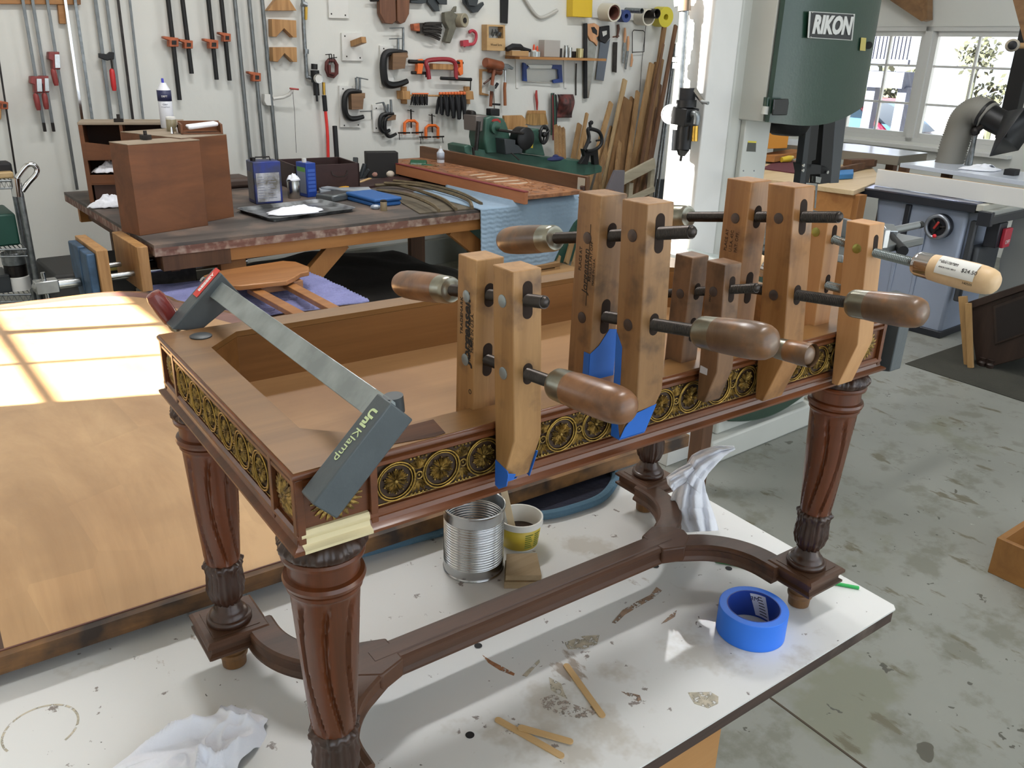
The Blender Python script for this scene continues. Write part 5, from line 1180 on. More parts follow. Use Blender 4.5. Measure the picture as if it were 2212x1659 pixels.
scyl(1252, 118, .032, .075, 'tin_can', mat('gold_tin', '#a89c72', .3, .9), 'gold tin can at the right end of the wall shelf', 'can', .12)
c = toR(sx(1117, 114, .1)); tag(MB(RM).box((c.x, c.y, c.z + .022), (.17, .09, .04)).build('box_of_parts', K['cardboard'], None, .003), 'low tan box at the left end of the wall shelf', 'box')
m = MB(RM); m.tube([(c.x - .11, c.y, c.z + .05), (c.x - .05, c.y, c.z + .07), (c.x + .03, c.y, c.z + .07), (c.x + .06, c.y, c.z + .055), (c.x + .14, c.y, c.z + .045)], [.018, .025, .024, .018, .012], 8); tag(m.build('glue_gun', K['rubber'], None), 'black hand tool lying on the low tan box', 'tool')
# mallets and hammer
t = wthing('mallet', 'brown rawhide mallet hanging with its handle down', 'mallet', 1065, 230)
LM = mat('rawhide', '#8e4f32', .45, 0, .3, 12)
A_ = WP(1048, 135, .08); B_ = WP(1083, 143, .05); MB().lathe([(.034, 0), (.038, .01), (.038, (B_ - A_).length - .01), (.034, (B_ - A_).length)], A_, B_ - A_, 20).build('head', LM, t)
m = MB(); wtube(m, [(1068, 145), (1063, 180), (1060, 230)], .014, .06, 10); m.build('handle', LM, t)
t = wthing('mallet', 'second brown mallet crossed behind the rawhide one', 'mallet', 1055, 185)
m = MB(); wtube(m, [(1082, 150), (1062, 168), (1045, 181)], .008, .03, 8); m.build('handle', MC['block'] if 'block' in MC else K['dwood'], t)
A_ = WP(1055, 150, .03); B_ = WP(1082, 156, .03); MB().cyl(A_, B_, .024, 14).build('head', LM, t)
t = wthing('claw_hammer', 'claw hammer with a wooden handle hanging under the shelf', 'hammer', 1091, 230)
m = MB(); wprism(m, [(1084, 137), (1098, 138), (1110, 146), (1108, 151), (1098, 148), (1094, 152), (1088, 151), (1086, 146)], .025, .04); m.build('head', K['galv'], t, .003)
m = MB(); wtube(m, [(1091, 150), (1091, 178)], .007, .05, 8); m.build('shank', K['steel'], t)
m = MB(); wtube(m, [(1091, 178), (1090, 190), (1091, 228)], .013, .05, 10); m.build('handle', wood('hammer_handle', '#a8663a', '#7e4828', 2, 20), t)
m = MB(); wprism(m, [(1038, 149), (1069, 151), (1069, 155), (1042, 154), (1041, 200), (1056, 204), (1056, 207), (1038, 205)], .02); tag(m.build('frame_jig', K['block'], None, .001), 'thin wooden frame behind the mallet', 'frame')
t = wthing('adjustable_wrench', 'steel wrench with a black knob hanging in front of the mallet', 'wrench', 1070, 230)
m = MB(); wtube(m, [(1066, 195, .09), (1068, 240, .09)], .005, .08, 6); wprism(m, [(1058, 183), (1070, 186), (1068, 198), (1057, 196)], .02, .08); m.build('shank', K['steel'], t); m = MB(); wtube(m, [(1069, 190, .09), (1075, 180, .09)], .012, .08, 8); wtube(m, [(1065, 225, .09), (1080, 226, .09)], .008, .09, 8); m.build('knob', K['rubber'], t)
# hacksaw
t = wthing('hacksaw', 'blue framed hacksaw hanging below the wall shelf', 'saw', 1170, 178)
BL = mat('hacksaw_blue', '#27407f', .4)
m = MB(); wprism(m, [(1131, 135), (1136, 137), (1139, 143), (1144, 143), (1138, 150), (1139, 176), (1131, 175)], .022, .02); wprism(m, [(1194, 140), (1214, 140), (1216, 178), (1196, 180), (1195, 173), (1208, 170), (1206, 150), (1192, 148)], .022, .02); m.build('handle', BL, t, .002)
m = MB(); wprism(m, [(1140, 140), (1194, 141), (1191, 148), (1146, 148)], .015, .025); wprism(m, [(1135, 173), (1197, 178), (1197, 180), (1135, 176)], .003, .03); m.build('frame_and_blade', K['chrome'], t)
# brush
t = wthing('bench_brush', 'bench brush with tan bristles and red handle hanging on the wall', 'brush', 1160, 270)
m = MB(); wtube(m, [(1159, 195), (1158, 205), (1160, 222), (1160, 238)], [.007, .012, .011, .006], .03, 10); m.build('handle', K['red'], t)
m = MB(); wprism(m, [(1144, 239), (1179, 239), (1180, 246), (1142, 246)], .03, .01); m.build('ferrule_block', K['block'], t, .002)
m = MB(); wprism(m, [(1142, 246), (1179, 246), (1184, 269), (1174, 270), (1152, 271), (1138, 268)], .03, .01); m.build('bristles', mat('bristle', '#b18a55', .9, 0, .4, 60, stretch=(1, 1, .1)), t)
# bungees
t = wthing('bungee_bundle', 'bundle of bungee cords and a mesh bag of red straps', 'cords', 1215, 255)
rr = random.Random(4); cols = [mat('cord%s' % i, c, .7) for i, c in enumerate(('#2a2a2c', '#4a6a5a', '#7a2f34', '#3a3c40'))]
for i in range(9):
    x = 1191 + i * 1.3; m = MB(); wtube(m, [(x, 200 + rr.random() * 6), (x + 1, 240), (x - 1 + rr.random() * 3, 280 + rr.random() * 30)], .006, .03 + .02 * (i % 3), 6, sm=3); m.build('cord', cols[i % 4], t)
m = MB(); m.grid(lambda s, q: WP(1204 + 34 * s + 3 * math.sin(q * 5), 204 + 50 * q, .03 + .09 * math.sin(PI * s) * math.sin(PI * min(q + .15, 1)) + .008 * noise.noise(V((s * 6, q * 6, 0)))), 16, 16); m.build('mesh_bag', mat('mesh_bag', '#3a2c2c', .6, 0, .4, 14, col2='#7e4440'), t, solid=.004, ang=180)
# saws, rasps, chisels, coping saw
t = wthing('hand_saw', 'hand saw with a light wooden handle and black back', 'saw', 1275, 205)
WH = wood('saw_handle', '#d2a27a', '#b8845c', 2, 14)
m = MB(); wprism(m, [(1270, 52), (1285, 50), (1295, 56), (1293, 78), (1288, 82), (1292, 90), (1290, 100), (1284, 92), (1276, 88), (1270, 76)], .022, .02); m.build('handle', WH, t, .004)
m = MB(); wprism(m, [(1277, 59), (1284, 58), (1290, 66), (1290, 76), (1280, 70)], .003, .041); m.build('grip_hole', K['rubber'], t)
m = MB(); wprism(m, [(1268, 78), (1290, 92), (1272, 212), (1266, 212)], .003, .028); m.build('blade', K['steel'], t)
m = MB(); wprism(m, [(1263, 51), (1269, 50), (1269, 212), (1263, 213)], .02, .02); m.build('back_guard', K['rubber'], t, .001)
t = wthing('hand_saw', 'hand saw with a black handle and grey blade', 'saw', 1298, 175)
m = MB(); wprism(m, [(1297, 58), (1317, 55), (1318, 82), (1308, 94), (1296, 88), (1295, 70)], .022, .02); m.build('handle', K['rubber'], t, .004)
m = MB(); wprism(m, [(1301, 68), (1311, 66), (1311, 74), (1303, 79)], .003, .041); m.build('grip_hole', K['white'], t)
m = MB(); wprism(m, [(1297, 90), (1309, 94), (1318, 84), (1304, 175), (1287, 172)], .003, .028); m.build('blade', mat('saw_blade_grey', '#6d7480', .3, .9), t)
t = wthing('rasp', 'dark rasp with a wooden handle hanging right of the saws', 'rasp', 1328, 155)
m = MB(); wprism(m, [(1326, 91), (1334, 91), (1332, 157), (1324, 155)], .01, .02); m.build('blade', K['iron'], t)
m = MB(); wtube(m, [(1335, 53), (1336, 62), (1333, 82)], [.012, .014, .008], .03, 8); wtube(m, [(1324, 80), (1337, 78)], .006, .03, 8); m.build('handle', K['dwood'], t)
for x0, x1, y0, y1, lab in ((1350, 1347, 60, 138, 'chisel with a tan wooden handle, left of the coping saw'), (1357, 1352, 78, 150, 'slimmer tool with wooden handle overlapping the chisel')):
    t = wthing('chisel', lab, 'chisel', x1, y1); m = MB(); wtube(m, [(x0, y0), (x0, y0 + 15), (x0 - 1, y0 + 32)], [.009, .013, .009], .03, 8); m.build('handle', WH, t); m = MB(); wprism(m, [(x0 - 3, y0 + 32), (x0 + 2, y0 + 32), (x1 + 1, y1), (x1 - 2, y1 - 1)], .006, .025); m.build('blade', K['galv'], t)
t = wthing('coping_saw', 'coping saw with a thin steel frame and wooden handle', 'saw', 1380, 145)
m = MB(); wtube(m, [(1367, 113), (1391, 112), (1393, 70), (1389, 66), (1369, 65), (1366, 69), (1366, 115)], .004, .03, 6); m.build('frame', K['iron'], t)
m = MB(); wtube(m, [(1365, 116), (1365, 130), (1363, 144)], [.006, .012, .009], .03, 8); m.build('handle', WH, t)
m = MB(); wtube(m, [(1397, 40), (1393, 72), (1387, 130), (1382, 200)], .0025, .02, 5); tag(m.build('hanging_wire', K['iron'], None), 'thin wire hanging down the wall behind the coping saw', 'wire')
m = MB(); wtube(m, [(1245, 137), (1244, 170), (1244, 206)], .006, .015, 6); tag(m.build('needle_file', K['iron'], None), 'thin dark file hanging alone below the shelf end', 'file')
# PVC rack
wt('pipe_rack_board', 'white board at the top right of the rear wall carrying plastic pipe stubs', 'board', [(1279, 0), (1400, 8), (1398, 46), (1280, 38)], .02, K['white'])
PV = mat('pvc', '#d3cdbc', .4)
def stub(x, y, r, L_, mt, lab, name='pipe_stub', cat='pipe', dirx=-.12, rin=None):
    c = WP(x, y, .02); ax = (NW + EU * dirx - EZ * .05).normalized(); rin = rin or r * .85
    t = MB().lathe([(rin, 0), (r, 0), (r, L_), (rin, L_), (rin, .002)], c, ax, 24, caps=False).build(name, mt, None); return tag(t, lab, cat), c + ax * L_, ax
stub(1303, 26, .072, .16, PV, 'white plastic pipe stub with brown sandpaper inside, leftmost on the rack')
stub(1303, 26, .058, .15, mat('sandpaper_brown', '#6a3f33', .9), 'roll of brown sandpaper inside the left pipe stub', 'sandpaper_roll', 'roll')
stub(1338, 34, .05, .10, mat('tape_navy', '#2c3f77', .5), 'dark blue tape roll on the rack between the pipe stubs', 'tape_roll', 'tape roll', rin=.02)
stub(1352, 22, .022, .22, K['galv'], 'thin grey tube between the blue tape and the right pipe stub', 'small_tube', 'tube')
stub(1380, 36, .07, .14, PV, 'white plastic pipe stub right of the blue tape')
stub(1388, 28, .04, .20, K['iron'], 'dark roll standing in the right pipe stub', 'dark_roll', 'roll')
stub(1420, 36, .085, .12, mat('tape_yellow', '#cdbf34', .45), 'thick yellow tape roll at the right end of the rack', 'tape_roll', 'tape roll', rin=.026)
# lumber rack and boards
t = wthing('lumber_rack', 'pale wooden rack rails holding the leaning lumber', 'rack', 1380, 440)
LR = wood('rack_wood', '#b9b09a', '#9c927c', 0, 8)
def fz(x, y, v_): return onp(x, y, uv(0, v_), EV)
m = MB(); m.beam(fz(1344, 388, 5.2), fz(1413, 352, 5.2), .09, .03, NW); m.build('upper_rail', LR, t, .002)
m = MB(); m.beam(fz(1352, 435, 5.2), fz(1412, 408, 5.2), .05, .03, NW); m.build('lower_rail', LR, t, .002)
for x, y in ((1361, 395), (1408, 365)):
    p = fz(x, y, 5.23); m = MB(); m.beam(V((p.x, p.y, 0)), p, .05, .04, NW); m.build('post', LR, t, .002)
rr = random.Random(12); LUM = [wood('lum%d' % i, a, b, 2, 10, .8, ratio=8) for i, (a, b) in enumerate((('#b08e63', '#8e6e47'), ('#8f6c45', '#6e5032'), ('#a5845a', '#7f6040'), ('#75543a', '#573c29'), ('#bfa47c', '#a08660')))]
GLU = 'boards leaning in the corner rack'
bds = [(1215, 465, 1252, 268, .05, 0), (1232, 430, 1268, 245, .03, 0), (1262, 430, 1320, 222, .05, 0), (1280, 430, 1322, 277, .06, 2), (1296, 440, 1350, 172, .05, 4), (1312, 440, 1356, 215, .12, 1), (1330, 440, 1370, 216, .12, 1), (1345, 440, 1378, 198, .05, 2), (1352, 440, 1408, 137, .06, 0), (1366, 430, 1420, 138, .08, 1),
       (1380, 430, 1436, 50, .05, 1), (1372, 430, 1432, 95, .03, 3), (1388, 400, 1430, 128, .04, 2), (1396, 400, 1460, 55, .04, 3), (1330, 400, 1342, 262, .05, 2), (1392, 420, 1425, 182, .05, 3), (1401, 380, 1418, 232, .06, 1), (1415, 400, 1458, 95, .012, 5), (1424, 390, 1459, 100, .012, 5), (1292, 450, 1300, 300, .04, 2), (1318, 450, 1332, 280, .05, 4), (1266, 430, 1262, 280, .04, 0)]
ORD = ['leftmost', 'second', 'third', 'fourth', 'fifth', 'sixth', 'seventh', 'eighth', 'ninth', 'tenth', 'eleventh', 'twelfth', 'thirteenth', 'fourteenth', 'fifteenth', 'sixteenth', 'seventeenth', 'eighteenth', 'nineteenth', 'rightmost']
def blab(i):
    k = bds[i][5]
    if k == 5: return 'left one of two thin metal rods leaning beside the lumber' if i == 18 else 'right one of two thin metal rods leaning beside the lumber'
    ids = sorted([j for j in range(len(bds)) if bds[j][5] < 5], key=lambda j: bds[j][2]); n = ids.index(i)
    return ['pale tan', 'warm brown', 'dull tan', 'dark brown', 'very pale'][k] + ' board in the leaning lumber, ' + ORD[n] + (' from the left by its top end' if 0 < n < 19 else ' by its top end')
for i, (x0, y0, x1, y1, w_, k) in enumerate(bds):
    v1 = 5.68 - (i % 3) * .04; B_ = fz(x1, y1, v1); A_ = fz(x0, y0, 5.42 - (i % 4) * .06); d = (A_ - B_); s = (B_.z - .0) / max(B_.z - A_.z, .01); A2 = B_ + d * s
    if (A2 - B_).length > 4: A2 = B_ + d * 1.4
    m = MB(); m.beam(A2 + EZ * .01, B_, w_, .02, NW); mt = LUM[k] if k < 5 else K['galv']
    tag(m.build('leaning_board' if k < 5 else 'leaning_rod', mt, None, .001), blab(i), 'board' if k < 5 else 'rod', GLU if k < 5 else 'metal rods leaning among the lumber')
for i, x in enumerate((1201, 1208, 1216)):
    m = MB(); m.beam(fz(x + 2, 345, 5.3), fz(x, 272 + i * 3, 5.6), .03, .03, NW); tag(m.build('short_stick', LUM[2], None, .001), ['left', 'middle', 'right'][i] + ' one of three short sticks against the wall behind the lathe', 'stick', 'short sticks behind the lathe')
# ================================================================ rear workbench
ZB = .84
RBT = wood('rear_bench_top', '#5d5550', '#3c3836', 0, 9, .65, stain='#7c6a5e', sts=5, stp=.6)
RBE = wood('rear_bench_edge', '#8a6457', '#5d3b32', 0, 14, .75, stain='#a99587', sts=22, stp=.6)
FIR = wood('fir', '#b27b42', '#95602f', 0, 9, .65); FIRV = wood('fir_v', '#a5713c', '#885629', 2, 9, .65); DKW = wood('dark_brown_wood', '#6a482f', '#4a3120', 2, 12, .7)
t = thing('workbench', 'long timber workbench with a stained dark top and face vise along the rear wall', 'workbench', uv(2.3, 4.5, 0))
MB(RM).b2((1.02, 3.70, ZB - .014), (3.5, 5.32, ZB)).build('top', RBT, t)
MB(RM).b2((1.02, 3.70, ZB - .05), (3.5, 5.32, ZB - .0142)).build('top_edge', RBE, t)
MB(RM).b2((1.35, 3.725, ZB - .112), (3.5, 3.765, ZB - .051)).build('front_rail', FIR, t, .002)
MB(RM).b2((1.06, 5.2, ZB - .155), (3.5, 5.24, ZB - .051)).build('rear_rail', FIR, t, .002)
MB(RM).b2((1.10, 3.77, ZB - .14), (1.14, 5.2, ZB - .051)).build('end_rail', DKW, t, .002)
MB(RM).b2((1.05, 3.71, ZB - .12), (1.35, 3.8, ZB - .051)).build('vise_packing', DKW, t, .002)
for x, y, mt in ((1.32, 3.77, FIRV), (3.1, 3.77, FIRV), (1.16, 4.55, DKW), (1.2, 5.16, DKW), (3.2, 5.16, DKW)): MB(RM).b2((x, y, 0), (x + .12, y + .045, ZB - .052)).build('leg', mt, t, .002)
for a, b in (((1.95, 3.80, ZB - .1), (1.46, 3.80, .30)), ((2.62, 3.8, ZB - .1), (3.12, 3.8, .35))): MB(RM).beam(a, b, .09, .04, (0, 1, 0)).build('brace', FIRV, t, .002)
MB(RM).beam((2.65, 5.1, ZB - .1), (2.95, 5.1, .5), .12, .04, (0, 1, 0)).build('brace', DKW, t, .002)
# face vise on the left end
t = thing('woodworking_vise', 'blue cast face vise with wooden jaws on the left end of the rear workbench', 'vise', uv(.95, 4.05, .5))
VB = mat('vise_blue', '#46627f', .5, .3, .45, 14)
m = MB(RM); m.prism([(.80, 3.76, .82), (.80, 4.08, .82), (.80, 4.08, .70), (.80, 3.97, .54), (.80, 3.86, .54), (.80, 3.76, .62)], (-.035, 0, 0)); m.box((.775, 3.92, .68), (.03, .08, .3)); m.build('cast_jaw', VB, t, .005)
MB(RM).b2((.80, 3.74, .64), (.845, 4.10, .835)).build('outer_jaw_board', K['block'], t, .003)
MB(RM).b2((.955, 3.72, .64), (1.0, 4.10, .835)).build('inner_jaw_board', K['block'], t, .003)
for y in (3.82, 4.02): MB(RM).cyl((.8, y, .70), (1.75, y, .72), .012).build('guide_rod', K['steel'], t)
MB(RM).cyl((.60, 3.92, .67), (1.5, 3.92, .67), .014).build('screw', K['steel'], t)
m = MB(RM); m.cyl((.60, 3.92, .67), (.76, 3.92, .67), .026, 16, .02).ell((.60, 3.92, .67), .032, .03, .032); m.box((.625, 3.92, .67), (.09, .06, .055)); m.build('screw_hub', K['steel'], t, .004)
a = onp(120, 570, uv(.62, 0), EU); MB(RM).cyl((.62, 3.92, .73), (.63, 3.92, .38), .009).build('tommy_bar', K['steel'], t)
MB(RM).b2((1.0, 3.9, .60), (1.25, 4.3, .69)).build('cast_body', K['iron'], t, .006)
# black tool box under the vise
t = thing('tool_box', 'black plastic tool box with grey latches on the floor under the vise', 'tool box', uv(1.0, 4.62, 0))
bxm = MB(RM); bxm.b2((.74, 4.42, 0), (1.24, 4.85, .46)); bxm.build('body', K['rubber'], t, .02)
m = MB(RM); m.prism([(.73, 4.41, .46), (1.25, 4.41, .46), (1.23, 4.45, .585), (.75, 4.45, .585)], (0, .42, 0)); m.build('lid', mat('box_lid', '#2c2c2b', .6), t, .012)
MB(RM).b2((.84, 4.395, .585), (1.12, 4.46, .6)).build('yellow_trim', mat('dull_yellow', '#8f8240', .6), t, .003)
for x in (.86, 1.1): MB(RM).b2((x, 4.388, .34), (x + .05, 4.41, .48)).build('latch', mat('latch_grey', '#75736a', .6), t, .004)
# dark tarp, stools, box under the bench
TRP = mat('tarp', '#3b3733', .85, 0, .3, 4, .6, 10)
def tarp(s, q):
    x = 1.42 + 1.95 * s; y = 3.92 + 1.1 * q; h = .33 + .10 * math.sin(PI * min(1, s * 1.1)) - .12 * max(0, s - .75) * 4
    e = min(1, min(s / .05, (1 - s) / .05, q / .25, (1 - q) / .1)); return uv(x, y, max(.01, h * max(0, e) ** .5 * (.75 + .25 * q) + .03 * noise.noise(V((x * 4, y * 5, 0)))))
tag(MB().grid(tarp, 40, 24).build('tarp_covered_pile', TRP, None, solid=.004, fix=False, ang=180), 'dark cloth covered pile on the floor under the rear workbench', 'pile')
m = MB(RM); m.b2((2.25, 5.3, .40), (2.75, 5.4, .62)); tag(m.build('dark_crate', K['iron'], None, .004), 'dark flat case against the wall beneath the rear bench', 'case')
for i, (x, y, h) in enumerate(((2.93, 3.62, .50), (3.04, 3.45, .46))):
    t = thing('step_stool', ('taller' if i == 0 else 'shorter') + ' plain wooden stool beneath the bench corner by the blue blanket', 'stool', uv(x, y, 0), 'wooden stools under the rear bench')
    OW = wood('stool_wood', '#a07c50', '#7b5c38', 0, 10, .7); OV = wood('stool_wood_v', '#a07c50', '#7b5c38', 2, 10, .7)
    MB(RM).b2((x, y, h - .025), (x + .34, y + .3, h)).build('seat', OW, t, .002)
    for a, b in ((0, 0), (.30, 0), (0, .26), (.30, .26)): MB(RM).b2((x + a, y + b, 0), (x + a + .04, y + b + .04, h - .026)).build('leg', OV, t, .001)
    MB(RM).b2((x, y + .001, h - .09), (x + .34, y + .02, h - .03)).build('rail', OW, t, .001)
# ---------------------------------------------------------------- drawer units on the bench
BRN = wood('cabinet_brown', '#7c4d2e', '#5c3820', 0, 7, .55, stain='#4a2a1b', sts=3, stp=.66, ratio=5); BRI = mat('cabinet_inside', '#35221a', .8); RAW = wood('raw_edge', '#a29382', '#83745f', 0, 14, .8)
def bp(x, y, z=ZB): return at(x, y, z)
def frame_from(a, b, up=EZ):
    """matrix: origin a, x towards b, z up"""
    x = (b - a); x.z = 0; x.normalize(); y = EZ.cross(x); return Matrix(((x.x, y.x, 0, a.x), (x.y, y.y, 0, a.y), (0, 0, 1, a.z), (0, 0, 0, 1)))
FB = frame_from(bp(302, 510), bp(450, 487)); wB = (bp(450, 487) - bp(302, 510)).length; h = .393
t = thing('drawer_unit', 'front reddish-brown wooden cabinet standing on end on the rear workbench', 'cabinet', bp(302, 510), 'old cabinets on the rear bench', rot=FB)
m = MB(FB); m.b2((0, 0, 0), (wB, .15, h - .004)); m.build('carcass', BRN, t, .002)
m = MB(FB); m.b2((-.001, -.001, h - .004), (wB + .001, .151, h)); m.build('bare_edge', RAW, t, .001)
m = MB(FB); m.cyl((wB * .45, .12, h), (wB * .45, .12, h + .04), .008, 10).box((wB * .45, .12, h + .012), (.04, .03, .02)); m.build('dowel_clip', K['iron'], t)
FC = frame_from(bp(455, 478), bp(497, 470))
t = thing('drawer_unit', 'brown cabinet standing on end behind the front one, holding cans on its top', 'cabinet', bp(497, 470), 'old cabinets on the rear bench', rot=FC)
m = MB(FC); m.b2((-.12, .0, 0), (.15, .42, h + .002)); m.build('carcass', BRN, t, .002); m = MB(FC); m.b2((-.12, 0, h + .002), (.15, .42, h + .005)); m.build('bare_edge', RAW, t, .001)
hz = ZB + h + .006
# pigeonhole case at the back
FA = frame_from(bp(195, 442), bp(195, 442) + EU); FA = Matrix.Translation(bp(195, 442)) @ Matrix.Rotation(RA - .32, 4, 'Z')
t = thing('pigeonhole_case', 'dark open pigeonhole cabinet with a curved divider behind the drawer unit', 'cabinet', bp(195, 442), rot=FA); h2 = .40; wA = .50
m = MB(FA); th = .02
m.b2((0, 0, 0), (th, .2, h2)).b2((wA - th, 0, 0), (wA, .2, h2)).b2((0, .19, 0), (wA, .2, h2)).b2((0, 0, 0), (wA, .2, .012)); m.build('carcass', BRN, t, .001)
MB(FA).b2((-.002, -.002, h2), (wA + .002, .202, h2 + .012)).build('top_board', RAW, t, .001)
MB(FA).b2((th, .185, .01), (wA - th, .189, h2)).build('back_panel', BRI, t)
m = MB(FA); n = 12; m.prism([(th, .002, .29)] + [(th + .34 * k / n, .002, .315 - .03 * math.sin(PI / 2 * k / n)) for k in range(n + 1)] + [(wA - th, .002, .285), (wA - th, .002, .235), (th, .002, .235)], (0, .012, 0)); m.b2((th, .0, .225), (wA - th, .19, .235)).b2((.19, .003, .30), (.205, .19, h2)).b2((th, .0, .105), (wA - th, .012, .15)).b2((th, 0, .10), (wA - th, .19, .108)); m.build('divider', BRN, t)
MB(FA).b2((th + .01, .012, .012), (wA - th, .02, .10)).build('lower_drawer', wood('drawer_dk', '#4a2d20', '#35201a', 0, 8), t)
m = MB(FA); m.cyl((.19, .03, h2 + .012), (.19, .03, h2 + .05), .008, 10).box((.19, .03, h2 + .02), (.045, .03, .018)); m.build('dowel_clip', K['iron'], t)
for lab, c, r1, r2 in (('white rag stuffed in the middle opening of the pigeonhole case', FA @ V((.12, .06, .155)), .10, .05), ('white rag on the rear bench in front of the pigeonhole case', bp(238, 447), .11, .055)):
    def rf(s, q, c=c, r1=r1, r2=r2):
        a = 2 * PI * s; r = q * (1 + .35 * noise.noise(V((math.cos(a) * 2, math.sin(a) * 2, c.x)))); zz = r2 * (1 - q ** 2.2) * (.8 + .5 * noise.noise(V((s * 9, q * 5, c.y)))); return c + RM.to_3x3() @ V((math.cos(a) * r1 * r, math.sin(a) * r1 * .45 * r, 0)) + EZ * (zz + .004 + .01 * abs(noise.noise(V((s * 20, q * 9, 1)))))
    tag(MB().grid(rf, 40, 12).build('rag', K['rag'], None, solid=.002, fix=False, ang=180), lab, 'rag')
# on top of the cabinets
def can(name, c, r, h, mt, lab, cat, band=None, cap=None, dome=0):
    t = thing(name, lab, cat, c); MB().lathe([(r * .96, 0), (r, .002), (r, h - dome - .002), (r * .97, h - dome), (r * .55, h - dome * .3), (r * .45, h)] if dome else [(r * .96, 0), (r, .002), (r, h - .002), (r * .96, h)], c, n=28).build('body', mt, t)
    if band: MB().lathe([(r + .0006, h * band[0]), (r + .0006, h * band[1])], c, n=28, caps=False).build('label_band', band[2], t, solid=.0006)
    if cap: MB().lathe([(cap[0], h), (cap[0], h + cap[1]), (cap[0] * .7, h + cap[1] + .003)], c, n=14).build('cap', cap[2], t)
    return t
c = at(363, 276, hz); NVY = mat('label_navy', '#262a4d', .5)
t = can('spray_can', c, .033, .215, mat('can_white', '#dfe1e8', .35), 'white and navy spray can with a blue nozzle on the cabinets', 'spray can', (.6, .84, NVY), (.006, .018, mat('nozzle_blue', '#3b3fae', .4)), .035)
vd = (CP - c); vd.z = 0; vd.normalize(); xr_ = EZ.cross(vd)
def front_text(s_, c, r, z, size, mt, par): text(s_, size, FM(c + vd * (r + .0012) + EZ * z, xr_, EZ), 'can_lettering', mt, par, .0002)
front_text('DEFT', c, .033, .152, .012, K['label'], t); front_text('Clear', c, .033, .115, .011, NVY, t); front_text('Wood Finish', c, .033, .102, .008, NVY, t)
c2 = at(372, 283, hz); can('small_jar', c2, .024, .055, mat('amber_jar', '#8f866c', .2), 'little jar with a white lid in front of the spray can', 'jar', cap=(.024, .01, K['white']))
c3 = at(375, 287, hz); m = MB(); m.cyl(c3 + V((.005, -.03, 0)), c3 + V((.005, -.03, .03)), .008, 10, .004); m.cyl(c3 + V((.03, -.02, 0)), c3 + V((.025, -.02, .028)), .006, 10, .008); tag(m.build('brass_hardware', K['chrome'], None), 'small shiny hinge parts beside the little jar', 'hardware')
p = at(430, 290, hz); F_ = Matrix.Translation(p) @ Matrix.Rotation(RA - .25, 4, 'Z')
t = thing('open_drawer_tray', 'small open drawer holding white material on top of the cabinets', 'drawer', p, rot=F_)
m = MB(F_); m.b2((-.08, 0, 0), (-.07, .16, .045)).b2((.10, 0, 0), (.11, .16, .045)).b2((-.08, .15, 0), (.11, .16, .05)).b2((-.08, 0, 0), (.11, .16, .006)); m.build('drawer_box', BRN, t, .001)
m = MB(F_); m.beam((-.05, .03, .03), (.09, .05, .045), .07, .02); m.build('white_lining', K['rag'], t, .008)
# gallon tin, tins, drawer, black case
F1 = frame_from(bp(553, 442), bp(612, 438)); wd = (bp(612, 438) - bp(553, 442)).length; dp = .125; h = .222
t = thing('solvent_tin', 'large rectangular blue tin with a white label and dirt streaks', 'tin', bp(553, 442), 'metal tins on the rear bench', rot=F1)
TB_ = mat('tin_blue', '#2b3a86', .4, .2, .3, 12, col2='#3a3c46'); LBM = mat('tin_label', '#c4c6cf', .6, 0, .3, 14, col2='#6b675f')
MB(F1).b2((0, 0, 0), (wd, dp, h)).build('body', TB_, t, .004); MB(F1).b2((.012, -.001, .012), (wd - .012, 0, h * .74)).build('paper_label', LBM, t)
MB(F1).b2((-.001, .02, .02), (0, dp - .01, h * .75)).build('paper_label', mat('grey_label', '#8d8c8d', .6, 0, .2, 10), t)
for k in range(9): 
    for j in range(2): MB(F1).b2((.018 + j * .055, -.0016, .03 + k * .014), (.018 + j * .055 + .045 * (1 - .2 * (k % 3)), -.0011, .034 + k * .014)).build('small_print', mat('grey_ink', '#8b8e9a', .7), t)
m = MB(F1); m.tube([(.03, dp / 2, h), (.035, dp / 2, h + .018), (.11, dp / 2, h + .018), (.115, dp / 2, h)], .004, 8).cyl((.02, dp * .5, h), (.02, dp * .5, h + .018), .014, 14); m.build('handle_and_cap', K['iron'], t)
c = bp(636, 428); t = can('tin_can', c, .036, .098, K['steel'], 'ribbed tin can with a rag in it between the blue tins', 'can', None, None)
m = MB(); m.grid(lambda s, q: c + V((math.cos(2 * PI * s) * .038 * q, math.sin(2 * PI * s) * .038 * q, .10 + .03 * (1 - q * q) + .014 * noise.noise(V((s * 8, q * 4, 0))))), 24, 8); m.build('rag_inside', K['rag'], t, solid=.002, ang=180, fix=False)
F2 = frame_from(bp(665, 427), bp(684, 425)); t = thing('solvent_tin', 'tall narrow blue tin with a white cap', 'tin', bp(665, 427), 'metal tins on the rear bench', rot=F2)
w2_ = .062; MB(F2).b2((0, 0, 0), (w2_, .11, .19)).build('body', mat('tin_blue2', '#24459c', .35, .2), t, .003); MB(F2).b2((-.001, .01, .02), (0, .10, .16)).build('paper_label', mat('lab_grey', '#7d8495', .5), t); MB(F2).b2((-.0014, .012, .14), (-.0009, .098, .165)).build('label_stripe', mat('lab_green', '#5f9a4a', .5), t)
for k in range(6): MB(F2).b2((.008, -.0012, .03 + k * .022), (w2_ - .008, -.0004, .046 + k * .022)).build('print_block', mat('print_blue', '#3c5eb2', .5), t)
MB(F2).cyl((.02, .05, .19), (.02, .05, .212), .013, 14).build('cap', K['white'], t)
p0, p1 = bp(612, 400), bp(743, 397); F3 = frame_from(p0, p1); wd = (p1 - p0).length * .98
F3 = Matrix.Translation(bp(640, 415)) @ Matrix.Rotation(RA - .12, 4, 'Z')
